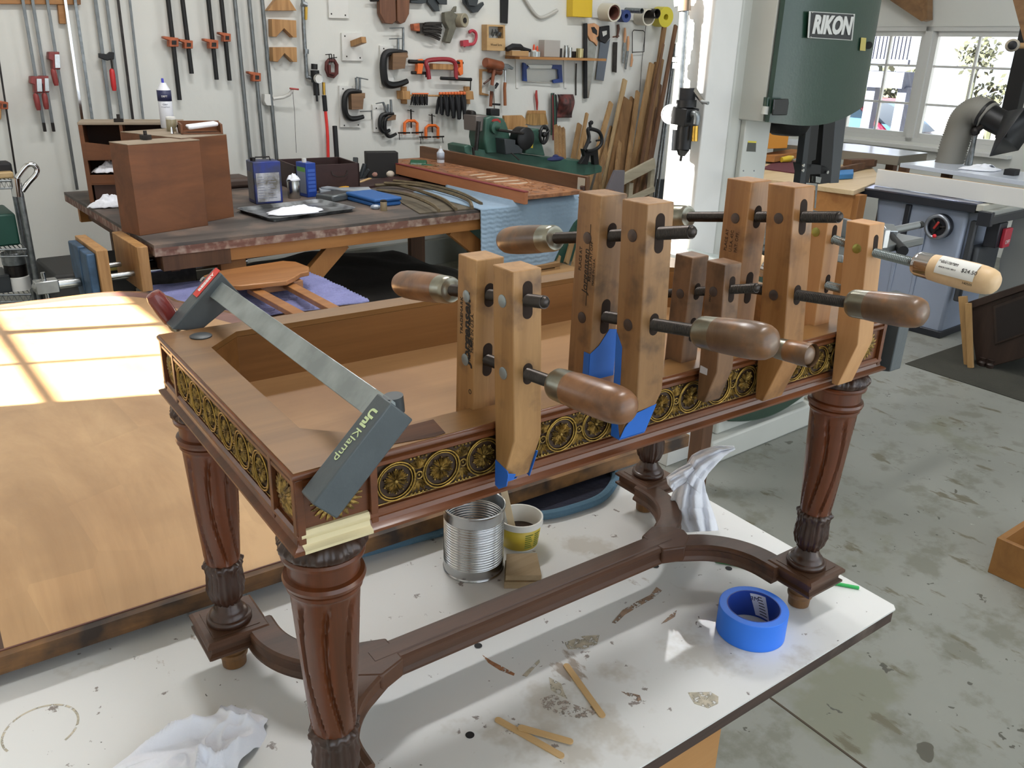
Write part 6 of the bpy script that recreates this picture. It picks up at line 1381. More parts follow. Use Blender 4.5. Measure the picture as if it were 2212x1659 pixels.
t = thing('drawer_box', 'dark empty drawer with a curved bail pull behind the blue tins', 'drawer', bp(640, 415), rot=F3); DK2 = wood('drawer_maroon', '#3b2220', '#281614', 0, 8, .6)
m = MB(F3); wd = .40; d_ = .34; h = .15
for a, b in (((0, 0, 0), (wd, .012, h)), ((0, d_ - .012, 0), (wd, d_, h)), ((0, 0, 0), (.012, d_, h)), ((wd - .012, 0, 0), (wd, d_, h)), ((0, 0, 0), (wd, d_, .01))): m.b2(a, b)
m.build('drawer_box', DK2, t, .001)
m = MB(F3); m.tube([(.22, -.002, .11), (.225, -.012, .09), (.25, -.016, .078), (.29, -.016, .078), (.315, -.012, .09), (.32, -.002, .11)], .003, 8); m.build('bail_pull', K['iron'], t)
F4 = Matrix.Translation(bp(800, 385)) @ Matrix.Rotation(RA - .35, 4, 'Z')
tag(MB(F4).b2((-.02, 0, 0), (.19, .1, .165)).build('black_case', mat('case_black', '#1c1a19', .7), None, .004, frame=F4), 'upright black case on the rear bench in front of the wall', 'case')
m = MB(); wtube(m, [(723, 272, .06), (728, 345, .1)], .017, .05, 10); tag(m.build('black_rod', K['rubber'], None), 'short black tube leaning on the wall behind the maroon drawer', 'tube')
m = MB(); c = bp(768, 385); m.beam(c, c + V((.0, .03, .13)), .03, .03).beam(c + V((.03, 0, 0)), c + V((.06, .03, .09)), .03, .02).beam(c + V((.05, 0, 0)), c + V((.09, 0, .06)), .02, .02); tag(m.build('jig_parts', K['plastic'], None, .003), 'dark metal tool parts standing left of the black case', 'tool')
m = MB(); c = bp(508, 402); m.box(tuple(c + EZ * .03), (.16, .2, .06), RM.to_3x3()); tag(m.build('leather_pouch', mat('leather_dk', '#4b3b33', .6), None, .02), 'dark brown pouch lying between the cabinets and the large blue tin', 'pouch')
# tray with rag
P4 = [bp(520, 457), bp(590, 480), bp(768, 457), bp(700, 434)]
cen = (P4[0] + P4[2]) / 2; FT = frame_from(bp(590, 480), bp(768, 457)); wt_ = (P4[2] - P4[1]).length; dt_ = (P4[0] - P4[1]).length
t = thing('baking_tray', 'black metal tray streaked with white powder on the rear bench', 'tray', P4[1], rot=FT)
m = MB(FT); rx = [(0, 0), (wt_, 0), (wt_, dt_), (0, dt_)]
m.sweep([(.02, .0), (wt_ - .02, 0), (wt_, .02), (wt_, dt_ - .02), (wt_ - .02, dt_), (.02, dt_), (0, dt_ - .02), (0, .02)], [(.012, .018), (.012, .020), (.002, .019), (-.012, .004), (-.012, .0), (-.010, .0), (.002, .016)], True)
m.b2((.01, .01, .001), (wt_ - .01, dt_ - .01, .004)); m.build('tray_body', mat('tray_dirty', '#2a2b2c', .35, .4, vs=9, col2='#9a9da0'), t)
c = bp(638, 461)
def rf(s, q):
    a = 2 * PI * s; r = q * (1 + .3 * noise.noise(V((math.cos(a) * 2, math.sin(a) * 2, 3)))); return c + RM.to_3x3() @ V((math.cos(a) * .15 * r, math.sin(a) * .075 * r, 0)) + EZ * (.008 + .03 * (1 - q ** 2) * (.7 + .8 * abs(noise.noise(V((s * 9, q * 4, 7))))))
tag(MB().grid(rf, 40, 12).build('rag', K['rag'], None, solid=.002, fix=False, ang=180), 'white cloth lying in the black tray', 'rag')
F5 = frame_from(bp(810, 449), bp(842, 438)); F5 = frame_from(bp(748, 432), bp(810, 449))
t = thing('plastic_case', 'bright blue plastic case lying flat on the rear bench', 'case', bp(748, 432), rot=F5); lw = (bp(810, 449) - bp(748, 432)).length
m = MB(F5); m.b2((0, 0, 0), (lw, .17, .024)); m.build('lower_shell', mat('case_blue', '#275c9c', .5), t, .008); m = MB(F5); m.b2((-.004, -.004, .025), (lw + .004, .174, .046)); m.build('lid', MC['case_blue'], t, .008)
can('small_jar', bp(829, 455), .018, .048, mat('jar_tan', '#8d7d62', .4), 'small tan jar beside the blue plastic case', 'jar', cap=(.018, .006, K['iron']))
m = MB(); c = bp(811, 452); m.ell(c + EZ * .012, .03, .018, .014, None, 7, 5); tag(m.build('crumpled_wrap', mat('clear_wrap', '#8d97a5', .3), None, ang=10), 'crumpled clear wrapper beside the small tan jar', 'wrapper')
# curved mouldings and thin boards
OLM = wood('olive_board', '#6a604f', '#4b4337', 0, 10, .8)
tag(MB().prism([bp(*q) for q in [(842, 425), (907, 463), (1030, 452), (1000, 430), (930, 415)]], EZ * .006).build('thin_board', OLM, None), 'thin olive grey board lying on the rear bench behind the blue case', 'board')
for i, pts in enumerate(([(810, 400), (860, 400), (915, 415), (960, 432), (985, 452)], [(830, 395), (900, 400), (965, 415), (1010, 432), (1020, 448)], [(815, 410), (880, 420), (930, 440), (948, 455)], [(850, 390), (920, 398), (990, 415), (1040, 440)])):
    m = MB(); m.tube(smooth([bp(*q, ZB + .012 + .012 * (i % 3) + .008) for q in pts], 5), .010, 5); tag(m.build('curved_molding', wood('old_molding', '#71634a', '#50432f', 0, 16, .8), None), ['curved grey-brown molding strip nearest the blue case', 'curved grey-brown molding strip with the widest sweep', 'short curved molding strip on the thin board', 'curved molding strip running under the maroon-edged plank'][i], 'molding', 'curved molding strips on the rear bench')
m = MB(); a, b = bp(735, 408, ZB + .012), bp(800, 385, ZB + .02); m.beam(a, b, .02, .005); o = tag(m.build('scraper', K['stick'] if 'stick' in K else STW, None), 'wooden stick with a yellow plastic end on the rear bench', 'tool'); m = MB(); m.beam(a - (b - a) * .2, a + (b - a) * .18, .045, .012); m.build('yellow_end', mat('yel_end', '#d9a034', .5), o, .004)
rr = random.Random(8)
for i, (x, y, col, lab) in enumerate(((808, 384, '#b98a7a', 'dusty pink knob among the parts on the rear bench'), (826, 381, '#d9c9bd', 'cream coloured knob beside the pink one'), (843, 384, '#e2d6c6', 'pale crumpled piece right of the cream knob'), (868, 381, '#4c5156', 'small dark weight at the foot of the maroon-edged plank'))):
    c = bp(x, y); m = MB(); m.ell(c + EZ * .024, .03, .024, .024, None, 10, 6); tag(m.build('turned_knob', mat('knob%d' % i, col, .6, 0, .25, 20), None, ang=180), lab, 'knob')
m = MB(); m.beam(bp(690, 412, ZB + .015), bp(800, 410, ZB + .015), .1, .02).beam(bp(700, 405, ZB + .03), bp(780, 415, ZB + .03), .06, .012); tag(m.build('clutter_packet', mat('packet', '#a4abb2', .4, 0, .4, 9), None, .003), 'clear plastic packets of parts behind the blue plastic case', 'packet')
m = MB(); m.beam(bp(700, 428, ZB + .02), bp(745, 420, ZB + .02), .13, .04); tag(m.build('glass_dish', mat('dish', '#5d6264', .15, .2), None, .01), 'smoky glass dish between the tall blue tin and the blue case', 'dish')
m = MB(); m.beam(bp(900, 385, ZB + .0), bp(745, 408, ZB + .0), .18, .03); tag(m.build('maroon_board', DK2, None, .003), 'low maroon board lying in front of the maroon drawer', 'board')
# long planks with carved panel, running towards the wall
OAK = wood('oak_carved', '#a9734a', '#7d4e2d', 1, 12, .5, .1, stain='#5c3620', sts=22, stp=.6); OAKE = wood('oak_edge', '#b97a52', '#955a36', 1, 10, .5)
t = thing('furniture_front', 'carved wooden furniture panel with pierced slots lying over the bench edge', 'panel', uv(3.05, 4.4, ZB + .05))
zp = .885
m = MB(RM); m.b2((2.99, 3.62, zp), (3.42, 5.35, zp + .022)); m.build('panel_board', OAK, t, .002)
m = MB(RM); m.b2((2.965, 3.60, zp - .02), (2.99, 5.35, zp + .045)); m.build('front_edge', OAKE, t, .002)
m = MB(RM); m.b2((2.963, 3.60, zp + .045), (2.992, 5.35, zp + .050)); m.build('red_edge_strip', mat('maroon_strip', '#7a2a2e', .6), t)
m = MB(RM)
for k in range(5): m.beam((3.14 + .012 * k, 4.02 + .10 * k, zp + .0225), (3.34 - .005 * k, 4.0 + .11 * k, zp + .0225), .022, .002)
m.build('pierced_slot', mat('slot_pale', '#c9b9a4', .7), t)
m = MB(RM); rr = random.Random(6)
for k in range(60):
    a = rr.random() * 6.3; r = .02 + rr.random() * .02; c = V((3.06 + rr.random() * .32, 3.68 + (rr.random() * .3 if k < 25 else .9 + rr.random() * .7), zp + .022)); m.tube([c + V((math.cos(a + q) * r, math.sin(a + q) * r, 0)) for q in (0, .6, 1.2, 1.8, 2.4)], .004, 5)
m.tube([V((3.24 + .16 * math.cos(q / 16 * 2 * PI), 4.25 + .30 * math.sin(q / 16 * 2 * PI), zp + .022)) for q in range(16)], .007, 6, True)
m.build('carved_relief', OAK, t)
t = thing('table_apron', 'long brown apron board with a white square end standing on its edge', 'board', uv(3.5, 4.2, ZB))
m = MB(RM); m.b2((3.50, 3.68, ZB + .0), (3.53, 5.5, ZB + .13)); m.build('board', wood('apron_brown', '#7c5435', '#5a3b24', 1, 10, .55), t, .002); m = MB(RM); m.b2((3.44, 3.66, ZB), (3.53, 5.5, ZB + .018)); m.build('lower_lip', K['dwood'], t, .002); m = MB(RM); m.b2((3.494, 3.69, ZB + .02), (3.499, 3.75, ZB + .12)); m.build('white_patch', mat('chalky', '#b3a998', .8), t)
t = thing('cabriole_bracket', 'dark curved bracket arm at the right end of the long apron board', 'bracket', uv(3.55, 3.7, ZB))
m = MB(); m.tube(smooth([onp(x, y, uv(0, 3.7), EV) for x, y in [(1258, 402), (1262, 418), (1275, 426), (1295, 420), (1310, 414), (1324, 416)]], 5), [.016] * 26, 8); m.build('arm', K['dwood'], t)
# green drill and second spray can behind the planks
c = bp(952, 372); t = can('spray_can', c, .026, .16, mat('can_white2', '#c9ced6', .35), 'white spray can standing behind the long planks', 'spray can', (.55, .85, mat('band_grey', '#a4abb8', .5)), (.005, .015, K['white']), .025)
t = thing('cordless_tool', 'dark green power tool body lying left of the second spray can', 'power tool', bp(930, 378)); c = bp(928, 376); GN = mat('bottle_green', '#1f5238', .35)
m = MB(); m.tube([c + V((-.13, 0, .05)) , c + V((-.02, 0, .05))], .045, 14); m.tube([c + V((-.05, -.05, .04)), c + V((.07, -.06, .035))], .036, 14); m.build('housing', GN, t, .004)
# moving blanket hanging over the bench end
BKT = mat('blanket_light', '#8ea4b8', .95, 0, .12, 5, .4, 30)
def blk(s, q):
    x = 2.72 + .76 * s
    if q < .25: return uv(x, 4.35 - (4.35 - 3.68) * q / .25, ZB + .008 + .004 * math.sin(x * 30) + (.0 if x < 2.95 else .02))
    k = (q - .25) / .75; dr = (.30 + .16 * math.sin(PI * min(1, s * 1.15)) - .26 * max(0, s - .62) / .38)
    zz = ZB + .006 - k * dr; zig = abs(((k * dr * 40 + .35 * abs(((s * 14) % 1) * 2 - 1)) % 1) * 2 - 1)
    return uv(x + .03 * k * (s - .5), 3.672 - .015 * math.sin(s * 13 + 1) * k - .02 * k - .0022 * zig, zz)
tag(MB().grid(blk, 90, 120).build('moving_blanket', BKT, None, solid=.006, fix=False, ang=180), 'light blue quilted moving blanket draped over the rear bench corner', 'blanket')
# ---------------------------------------------------------------- lathe
LG = K['green']; t = thing('wood_lathe', 'green wood lathe with black handwheel standing before the tool wall', 'lathe', uv(4.0, 5.3, 0))
def lp(x, y, v_=5.15): return onp(x, y, uv(0, v_), EV)
def lprism(pts, th, nm, mt, v_=5.15, bev=.006): m = MB(); m.prism([lp(x, y, v_) for x, y in pts], EV * th); return m.build(nm, mt, t, bev)
lprism([(1003, 316), (1014, 313), (1032, 322), (1290, 352), (1301, 360), (1300, 372), (1275, 378), (1205, 384), (1190, 376), (1040, 352), (1028, 350), (1024, 343), (1004, 330)], .22, 'bed', LG)
lprism([(1050, 255), (1062, 250), (1088, 256), (1094, 266), (1104, 300), (1108, 330), (1052, 332), (1046, 300)], .2, 'headstock', LG, 5.13, .01)
lprism([(1028, 250), (1058, 250), (1058, 285), (1029, 284)], .16, 'belt_cover', mat('cover_grey', '#77706c', .4, .4), 5.16)
lprism([(1060, 235), (1080, 235), (1080, 251), (1060, 250)], .06, 'switch_box', K['black'], 5.18)
lprism([(1018, 238), (1030, 240), (1032, 278), (1018, 280)], .08, 'motor_cap', K['iron'], 5.25, .015)
lprism([(1062, 262), (1066, 257), (1076, 256), (1082, 262), (1081, 266), (1074, 261), (1066, 263)], .003, 'red_badge', K['red'], 5.127, 0)
p = lp(1073, 276, 5.1); m = MB(); ax = (lp(1130, 288, 5.1) - p).normalized(); m.lathe([(.045, -.04), (.045, 0), (.02, .005), (.018, .06)], p, NW, 20); m.build('spindle_nose', LG, t)
m = MB(); m.cyl(lp(1076, 281, 5.0), lp(1128, 288, 5.0), .010, 12).ell(lp(1130, 288, 5.0), .01, .01, .01); m.build('lever', K['iron'], t)
m = MB(); m.lathe([(.075, 0), (.082, .01), (.082, .10), (.07, .11)], lp(1118, 297, 5.12), NW, 28); m.build('motor', K['black'], t)
lprism([(1090, 300), (1114, 302), (1114, 312), (1130, 318), (1128, 332), (1092, 334)], .12, 'tool_rest', K['plastic'], 5.02, .006)
m = MB(); m.cyl(lp(1104, 330, 5.0), lp(1122, 346, 4.95), .005, 8).cyl(lp(1022, 318, 5.05), lp(1024, 340, 5.05), .010, 8).cyl(lp(1034, 262, 5.1), lp(1028, 325, 5.1), .016, 8); m.build('clamp_levers', K['iron'], t)
lprism([(1137, 283), (1166, 278), (1168, 300), (1174, 320), (1178, 337), (1134, 332), (1138, 316)], .16, 'tailstock', LG, 5.1, .008)
lprism([(1141, 294), (1153, 293), (1151, 320), (1139, 318)], .003, 'yellow_label', mat('yellow_label', '#e0c52e', .5), 5.097, 0)
p = lp(1175, 291, 5.05); m = MB(); m.ring(p, .062, .012, (NW + EU * .4).normalized(), 32, 8)
for k in range(3): a = 2 * PI * k / 3 + .5; m.cyl(p, p + EU * .06 * math.cos(a) + EZ * .06 * math.sin(a), .008, 8)
m.ell(p, .022, .022, .022); m.build('handwheel', K['black'], t)
m = MB(); m.cyl(p + EZ * .05 - EU * .02, p + EZ * .05 - EU * .02 + NW * .05, .009, 8); m.build('wheel_knob', K['black'], t)
for x in (1036, 1185): q = toR(lp(x, 350, 5.2)); MB(RM).b2((q.x, 5.17, 0), (q.x + .35, 5.36, q.z)).build('cabinet_leg', LG, t, .006)
lprism([(1085, 352), (1150, 360), (1152, 374), (1088, 366)], .01, 'red_sign', K['red'], 5.36, 0)
# steady rest at the end of the lathe
t = thing('steady_rest', 'black ring shaped steady rest standing on the lathe bed', 'steady rest', lp(1280, 355, 5.1))
m = MB(); m.tube(smooth([lp(x, y, 5.08) for x, y in [(1262, 324), (1272, 300), (1270, 280), (1279, 279), (1294, 285), (1300, 300), (1297, 314), (1284, 324), (1268, 327)]], 4), .015, 8); m.build('ring', K['black'], t)
m = MB(); m.prism([lp(x, y, 5.1) for x, y in [(1260, 322), (1292, 324), (1294, 356), (1284, 356), (1282, 336), (1275, 336), (1270, 356), (1254, 354), (1264, 338)]], EV * .04); m.build('foot', K['black'], t, .003)
m = MB(); m.cyl(lp(1274, 264, 5.08), lp(1276, 282, 5.08), .012, 8).ell(lp(1277, 265, 5.08), .018, .01, .018).cyl(lp(1300, 302, 5.08), lp(1288, 304, 5.08), .008, 8).cyl(lp(1268, 312, 5.08), lp(1276, 306, 5.08), .008, 8); m.build('adjuster', K['black'], t)
m = MB(); c = lp(1200, 343, 5.08); m.ell(c, .09, .03, .02, RM.to_3x3()).ell(c + EZ * .018, .03, .02, .015, RM.to_3x3()); tag(m.build('clamp_pad', mat('navy_tool', '#27305e', .5), None), 'small dark blue tool lying on the lathe bed', 'tool')
m = MB(); wprism(m, [(1090, 250), (1128, 249), (1136, 258), (1137, 268), (1134, 270), (1140, 271), (1140, 283), (1098, 280), (1090, 262)], .03, .3); tag(m.build('plywood_template', K['block'], None, .002), 'light plywood template standing behind the lathe headstock', 'template')
# grey cabinet edge and outlet near the corner
m = MB(); m.prism([fz(x, y, 5.1) for x, y in [(1306, 425), (1330, 368), (1350, 368), (1346, 450), (1310, 452)]], EV * .03); tag(m.build('grey_sheet', mat('mauve_grey', '#6f6a6e', .8), None, .003), 'mauve grey panel standing at the end of the lathe', 'panel')
wt('outlet_box', 'dark electrical box on the wall beside the white post', 'outlet', [(1424, 388), (1444, 388), (1442, 435), (1422, 432)], .06, K['plastic'])
# ---------------------------------------------------------------- wire cart at the left edge
t = thing('wire_cart', 'chrome wire shelf cart at the left edge with a looped push handle', 'cart', uv(.45, 4.75, 0))
CV = 4.75
def cp_(x, y, v_=CV): return onp(x, y, uv(0, v_), EV)
m = MB(); a = cp_(40, 395); m.cyl(V((a.x, a.y, .05)), a, .0135, 16); m.build('post', K['galv'], t)
p = cp_(28, 400, 5.15); m = MB(); m.cyl(V((p.x, p.y, .05)), p, .0135, 12); m.build('post', K['galv'], t)
m = MB(); m.tube(smooth([cp_(x, y) for x, y in [(36, 385), (48, 368), (60, 356), (72, 356), (80, 366), (76, 378), (62, 394), (48, 413)]], 5), .013, 10); m.build('push_handle', K['chrome'], t)
m = MB(); m.cyl(cp_(33, 385), cp_(38, 424), .022, 14); m.build('corner_sleeve', K['chrome'], t)
for y, y2 in ((390, 0), (538, 0), (636, 0)):
    m = MB(); a = cp_(42 + (y - 390) * .1, y); b = cp_(-60, y + 3); 
    m.cyl(a, b, .005, 8).cyl(a - EZ * .035, b - EZ * .035, .004, 8)
    n = 10; pts = []
    for k in range(n * 2 + 1): pts.append(a.lerp(b, k / (2 * n)) - EZ * (.035 if k % 2 else .002))
    m.tube(pts, .0035, 6)
    for k in range(12): q = a.lerp(b, k / 11); m.cyl(q, q + EV * .40, .003, 6)
    m.build('wire_shelf', K['galv'], t)
BG = mat('bin_green', '#1c4a3e', .5); q = toR(cp_(-40, 530, 4.8)); z0 = toR(cp_(20, 536, 4.8)).z + .01; z1 = toR(cp_(20, 462, 4.8)).z; xr2 = toR(cp_(40, 500, 4.8)).x
tag(MB(RM).b2((q.x, 4.8, z0), (xr2, 5.1, z1)).build('storage_bin', BG, None, .01), 'dark green plastic bin on the middle shelf of the wire cart', 'bin')
z0 = toR(cp_(20, 388, 4.8)).z + .005; tag(MB(RM).b2((q.x, 4.8, z0), (toR(cp_(30, 380, 4.8)).x, 5.1, toR(cp_(15, 372, 4.8)).z)).build('wicker_tray', wood('tray_wood', '#c0a477', '#9d8256', 0, 12), None, .006), 'tan tray on the top shelf of the wire cart', 'tray')
c = cp_(8, 360, 4.9); tag(MB(RM).box(tuple(toR(c) + V((-.04, 0, -.01))), (.14, .1, .07)).build('tool_case', K['rubber'], None, .012), 'black case on the tan tray', 'case')
z0 = toR(cp_(20, 634, 4.8)).z + .005
for i, (x, col) in enumerate(((44, '#8a8d8f'),)):
    c = cp_(x, 634, 4.85); c.z = z0
    for k, (r, hh_, mt) in enumerate(((.055, .07, K['label']), (.052, .06, K['iron']), (.055, .06, K['galv']))):
        tag(MB().lathe([(r, 0), (r, hh_ - .004), (r * .93, hh_)], c, n=24).build('paint_can', mt, None), ['paint can with a pale label, lowest of the stack on the cart', 'dark paint can in the middle of the stack on the cart', 'steel paint can on top of the stack on the cart'][k], 'can', 'stacked cans on the wire cart'); c = c + EZ * (hh_ + .001)
q2 = toR(cp_(-30, 634, 4.8)); tag(MB(RM).b2((q2.x, 4.8, z0), (toR(cp_(26, 620, 4.8)).x, 5.0, z0 + .09)).build('grey_bin', K['plastic'], None, .006), 'grey open bin on the lowest shelf of the wire cart', 'bin')
# ---------------------------------------------------------------- slatted piece on a purple mat behind the table
ZM = .62
MT = mat('purple_towel', '#8486b4', .95, 0, .2, 9, .8, 90)
tb = thing('low_table', 'low table carrying a purple towel behind the carved table', 'table', uv(1.4, 3.4, 0))
P = [(1.02, 3.82), (1.70, 3.74), (1.70, 3.16), (1.02, 3.16)]
MB(RM).prism([(x, y, ZM - .05) for x, y in P], (0, 0, .045)).build('top', DKW, tb, .002)
for x, y in ((1.08, 3.2), (1.6, 3.2), (1.08, 3.68), (1.6, 3.68)): MB(RM).b2((x, y, 0), (x + .06, y + .06, ZM - .051)).build('leg', DKW, tb)
def tw(s, q): x = .99 + .74 * s; y = 3.86 - .06 * s - .66 * q; return uv(x, y, ZM + .004 + .003 * math.sin(q * 150) + .006 * noise.noise(V((x * 9, y * 9, 0))))
tag(MB().grid(tw, 30, 160).build('towel', MT, None, solid=.008, fix=False, ang=180), 'ribbed purple towel spread on the low table', 'towel')
t = thing('slatted_chair_part', 'orange-brown wooden slatted frame with a curved board lying on the purple towel', 'furniture part', at(560, 620, ZM + .02))
OB = wood('orange_oak', '#a87445', '#83532d', 0, 14, .4, .2); z_ = ZM + .055
pts = [(440, 606), (470, 596), (560, 581), (612, 573), (640, 575), (668, 586), (668, 596), (650, 600), (638, 608), (620, 617), (520, 628), (470, 625)]
MB().prism([at(x, y, z_ + .02) for x, y in pts], EZ * .022).build('curved_board', OB, t, .004)
for a, b in (((545, 626), (680, 700)), ((622, 616), (750, 685)), ((490, 640), (520, 700))): MB().beam(at(*a, z_), at(*b, z_), .048, .022).build('slat', OB, t, .002)
MB().beam(at(540, 628, z_ - .003), at(652, 612, z_ - .003), .03, .035).build('cross_rail', OB, t, .002)
# ================================================================ bandsaw
BSV = 2.0; GRY = mat('machine_white', '#c2c3bc', .45, 0, .04, 4); DGN = mat('door_green', '#1d3a2c', .32, 0, .1, 6, .06, 90, coat=.3)
def sp(x, y, v_=BSV): return onp(x, y, uv(0, v_), EV)
t = thing('bandsaw', 'tall bandsaw with white column and dark green wheel door beside the white post', 'bandsaw', uv(3.1, 2.2, 0))
cu0 = toR(sp(1606, 0, 2.12)).x; cu1 = toR(sp(1690, 0, 2.12)).x; cum = toR(sp(1642, 0, 2.10)).x
MB(RM).b2((cu0, 2.12, .1), (cu1, 2.42, 2.5)).build('column', GRY, t, .012)
MB(RM).b2((cum, 2.095, .1), (cu1, 2.119, 2.5)).build('column_cover', GRY, t, .004)
MB(RM).b2((2.73, BSV - .01, 0), (3.49, BSV + .5, .115)).build('base', GRY, t, .01)
MB(RM).b2((2.80, BSV + .03, .115), (3.46, BSV + .42, .93)).build('lower_housing', GRY, t, .01)
n = 14; arc = [(2.815 + .62 * k / n, .155 + .0 - .0 + .055 * (1 - math.sin(PI * k / n))) for k in range(n + 1)]
m = MB(RM); m.prism([(x, BSV - .012, z - .02) for x, z in [(2.815, .93)] + arc + [(3.435, .93)]], (0, .045, 0)); m.build('lower_door', DGN, t, .008)
zt_ = 2.42
def dz(x): return 1.415 + (1.458 - 1.415) * (x - 2.804) / .62 - .035 * math.sin(PI * (x - 2.804) / .62) + .012
m = MB(RM); arc = [(2.805 + .64 * k / n, dz(2.805 + .64 * k / n)) for k in range(n + 1)]
nn = 16
def door(s, q): x = 2.805 + .64 * s; z = dz(x) + (zt_ - dz(x)) * q; return uv(x, BSV - .02 - .035 * math.sin(PI * s) ** .7, z)
MB().grid(door, 24, 10).build('upper_door', DGN, t, fix=False, ang=180)
MB(RM).prism([(x, BSV + .0, z) for x, z in arc + [(3.445, zt_), (2.805, zt_)]], (0, -.02, 0)).build('upper_door_rim', DGN, t)
MB(RM).prism([(x, BSV + .36, z) for x, z in arc + [(3.445, zt_), (2.805, zt_)]], (0, -.35, 0)).build('upper_housing', GRY, t, .004)
# plate
def dpt(x, y): return sp(x, y, BSV - .054)
a = dpt(1747, 24); b = dpt(1846, 30); c = dpt(1840, 88); d = dpt(1743, 82); X = (b - a).normalized(); Y = (a - d).normalized()
def inset(p4, k): ce = sum(p4, V()) / 4; return [ce + (p - ce) * k for p in p4]
m = MB(); m.prism(inset([a, b, c, d], 1.0), EV * -.003); m.build('name_plate_rim', mat('plate_rim', '#c9cac6', .3, .6), t, .001)
m = MB(); m.prism([p - EV * .0032 for p in inset([a, b, c, d], .93)], EV * -.0006); m.build('name_plate', mat('plate_black', '#2a2b2c', .4), t)
ce = (a + b + c + d) / 4 - EV * .0045
text('RIKON', .082, FM(ce - EV * .001, X, EZ), 'name_plate_lettering', mat('plate_letters', '#d3d3cf', .35, .3), t, .001, .0045, .12)
for p in inset([a, b, c, d], .9): MB().ell(p - EV * .005, .003, .003, .003).build('rivet', K['steel'], t)
m = MB(); m.prism([dpt(x, y) + EV * .004 for x, y in [(1672, 214), (1703, 213), (1704, 222), (1700, 249), (1668, 249)]], -EV * .006); m.build('sight_window', mat('smoke_window', '#131416', .08, 0, coat=.5), t, .003)
m = MB(); m.prism([dpt(x, y) + EV * .002 for x, y in [(1861, 81), (1872, 82), (1870, 110), (1858, 109)]], -EV * .001); m.build('caution_sticker', mat('dull_sticker', '#b7a85e', .6), t)
MB().cyl(sp(1877, 98, BSV - .0), sp(1877, 98, BSV - .05), .014, 12).build('door_knob', K['black'], t)
m = MB(); m.cyl(sp(1657, 210, BSV - .02), sp(1655, 229, BSV - .02), .012, 12); m.build('hinge_upper', DGN, t)
m = MB(); m.cyl(sp(1654, 230, BSV - .02), sp(1651, 247, BSV - .02), .013, 12); m.build('hinge_lower', GRY, t)
m = MB(); m.prism([sp(x, y, BSV - .001) for x, y in [(1615, 307), (1633, 309), (1632, 328), (1612, 327)]], -EV * .001); m.build('warning_label', mat('label_dark', '#45463f', .6), t)
m = MB(); m.prism([sp(x, y, BSV - .001) for x, y in [(1616, 304), (1634, 305), (1633, 309), (1615, 308)]], -EV * .001); m.build('warning_stripe', mat('label_yel', '#c4b63c', .6), t)
m = MB(); m.prism([sp(x, y, BSV - .001) for x, y in [(1603, 386), (1632, 387), (1630, 402), (1602, 402)]], -EV * .012); m.build('switch_bracket', K['black'], t, .001)
for x in (1613, 1622): MB().ell(sp(x, 391, BSV - .016), .004, .003, .004).build('bolt_head', K['steel'], t)
for x in (1606, 1629): MB().ell(sp(x, 369, BSV - .004), .003, .002, .003).build('bolt_head', K['galv'], t)
# guide post, guard, blade, wheel under the door
VG = 2.05
def gp(x, y, v_=VG): return onp(x, y, uv(0, v_), EV)
def gprism(pts, th, nm, mt, bev=.002, v_=VG): m = MB(); m.prism([gp(x, y, v_) for x, y in pts], EV * th); return m.build(nm, mt, t, bev)
gprism([(1781, 250), (1806, 245), (1794, 395), (1770, 398)], .05, 'guide_post', K['black'])
gprism([(1806, 246), (1830, 240), (1812, 395), (1794, 396)], .03, 'blade_guard', mat('guard_grey', '#4c4f52', .4, .3))
gprism([(1744, 262), (1771, 255), (1762, 345), (1754, 348), (1747, 400), (1727, 400)], .03, 'guard_channel', K['black'], .001)
gprism([(1744, 262), (1754, 259), (1738, 400), (1727, 400)], .032, 'guard_plate', mat('guard_dark', '#35383b', .4, .3), .001, VG - .003)
gprism([(1730, 352), (1790, 358), (1792, 376), (1735, 378)], .04, 'guide_bracket', K['black'], .002, VG + .0)
for x, y in ((1735, 357), (1734, 368), (1787, 372)): MB().lathe([(.008, 0), (.007, .004)], gp(x, y, VG - .006), -EV, 14).build('bolt_head', K['chrome'], t)
gprism([(1742, 395), (1765, 396), (1764, 402), (1741, 402)], .03, 'lower_guide', K['steel'], .001, VG - .01); gprism([(1763, 381), (1775, 383), (1772, 396), (1762, 394)], .02, 'guide_block', K['steel'], .001, VG - .01)
gprism([(1772, 255), (1780, 253), (1762, 450), (1759, 450)], .001, 'blade', K['galv'], 0, VG + .03)
c = sp(1700, 286, 2.12); MB().lathe([(.02, .02), (.02, .05), (.085, .048), (.09, .035), (.075, .0), (.06, -.01)], c, (0, 0, 1), 28).build('tension_handwheel', K['black'], t)
# table and fence
tz = .985
m = MB(RM); m.b2((2.86, 1.62, tz - .03), (3.46, 2.16, tz)); m.build('saw_table', mat('cast_iron', '#8d9090', .3, .7), t, .006)
a, b = at(1745, 455, 1.05), at(1919, 500, 1.05); 
def hp(x, y, u_): return onp(x, y, uv(u_, 0), EU)
f0_, f1_ = at(1700, 440, tz + .07), at(1919, 497, tz + .07); m = MB(); m.beam(f0_ - EZ * .035, f1_ - EZ * .035, .025, .07); m.build('rip_fence', mat('aluminium', '#b9bdc0', .3, .8), t, .002)
r0 = at(1880, 503, tz - .0); r1 = at(1988, 486, tz); m = MB(); m.cyl(at(1700, 545, tz - .03), at(1985, 486, tz - .03), .017, 16); m.build('fence_rail', mat('aluminium', '', .3), t)
MB().cyl(at(1983, 487, tz - .03), at(1990, 485, tz - .03), .016, 14).build('rail_cap', K['black'], t)
m = MB(); m.beam(at(1915, 492, tz + .02), at(1925, 508, tz + .0), .05, .04); m.build('fence_bracket', MC['aluminium'], t, .004)
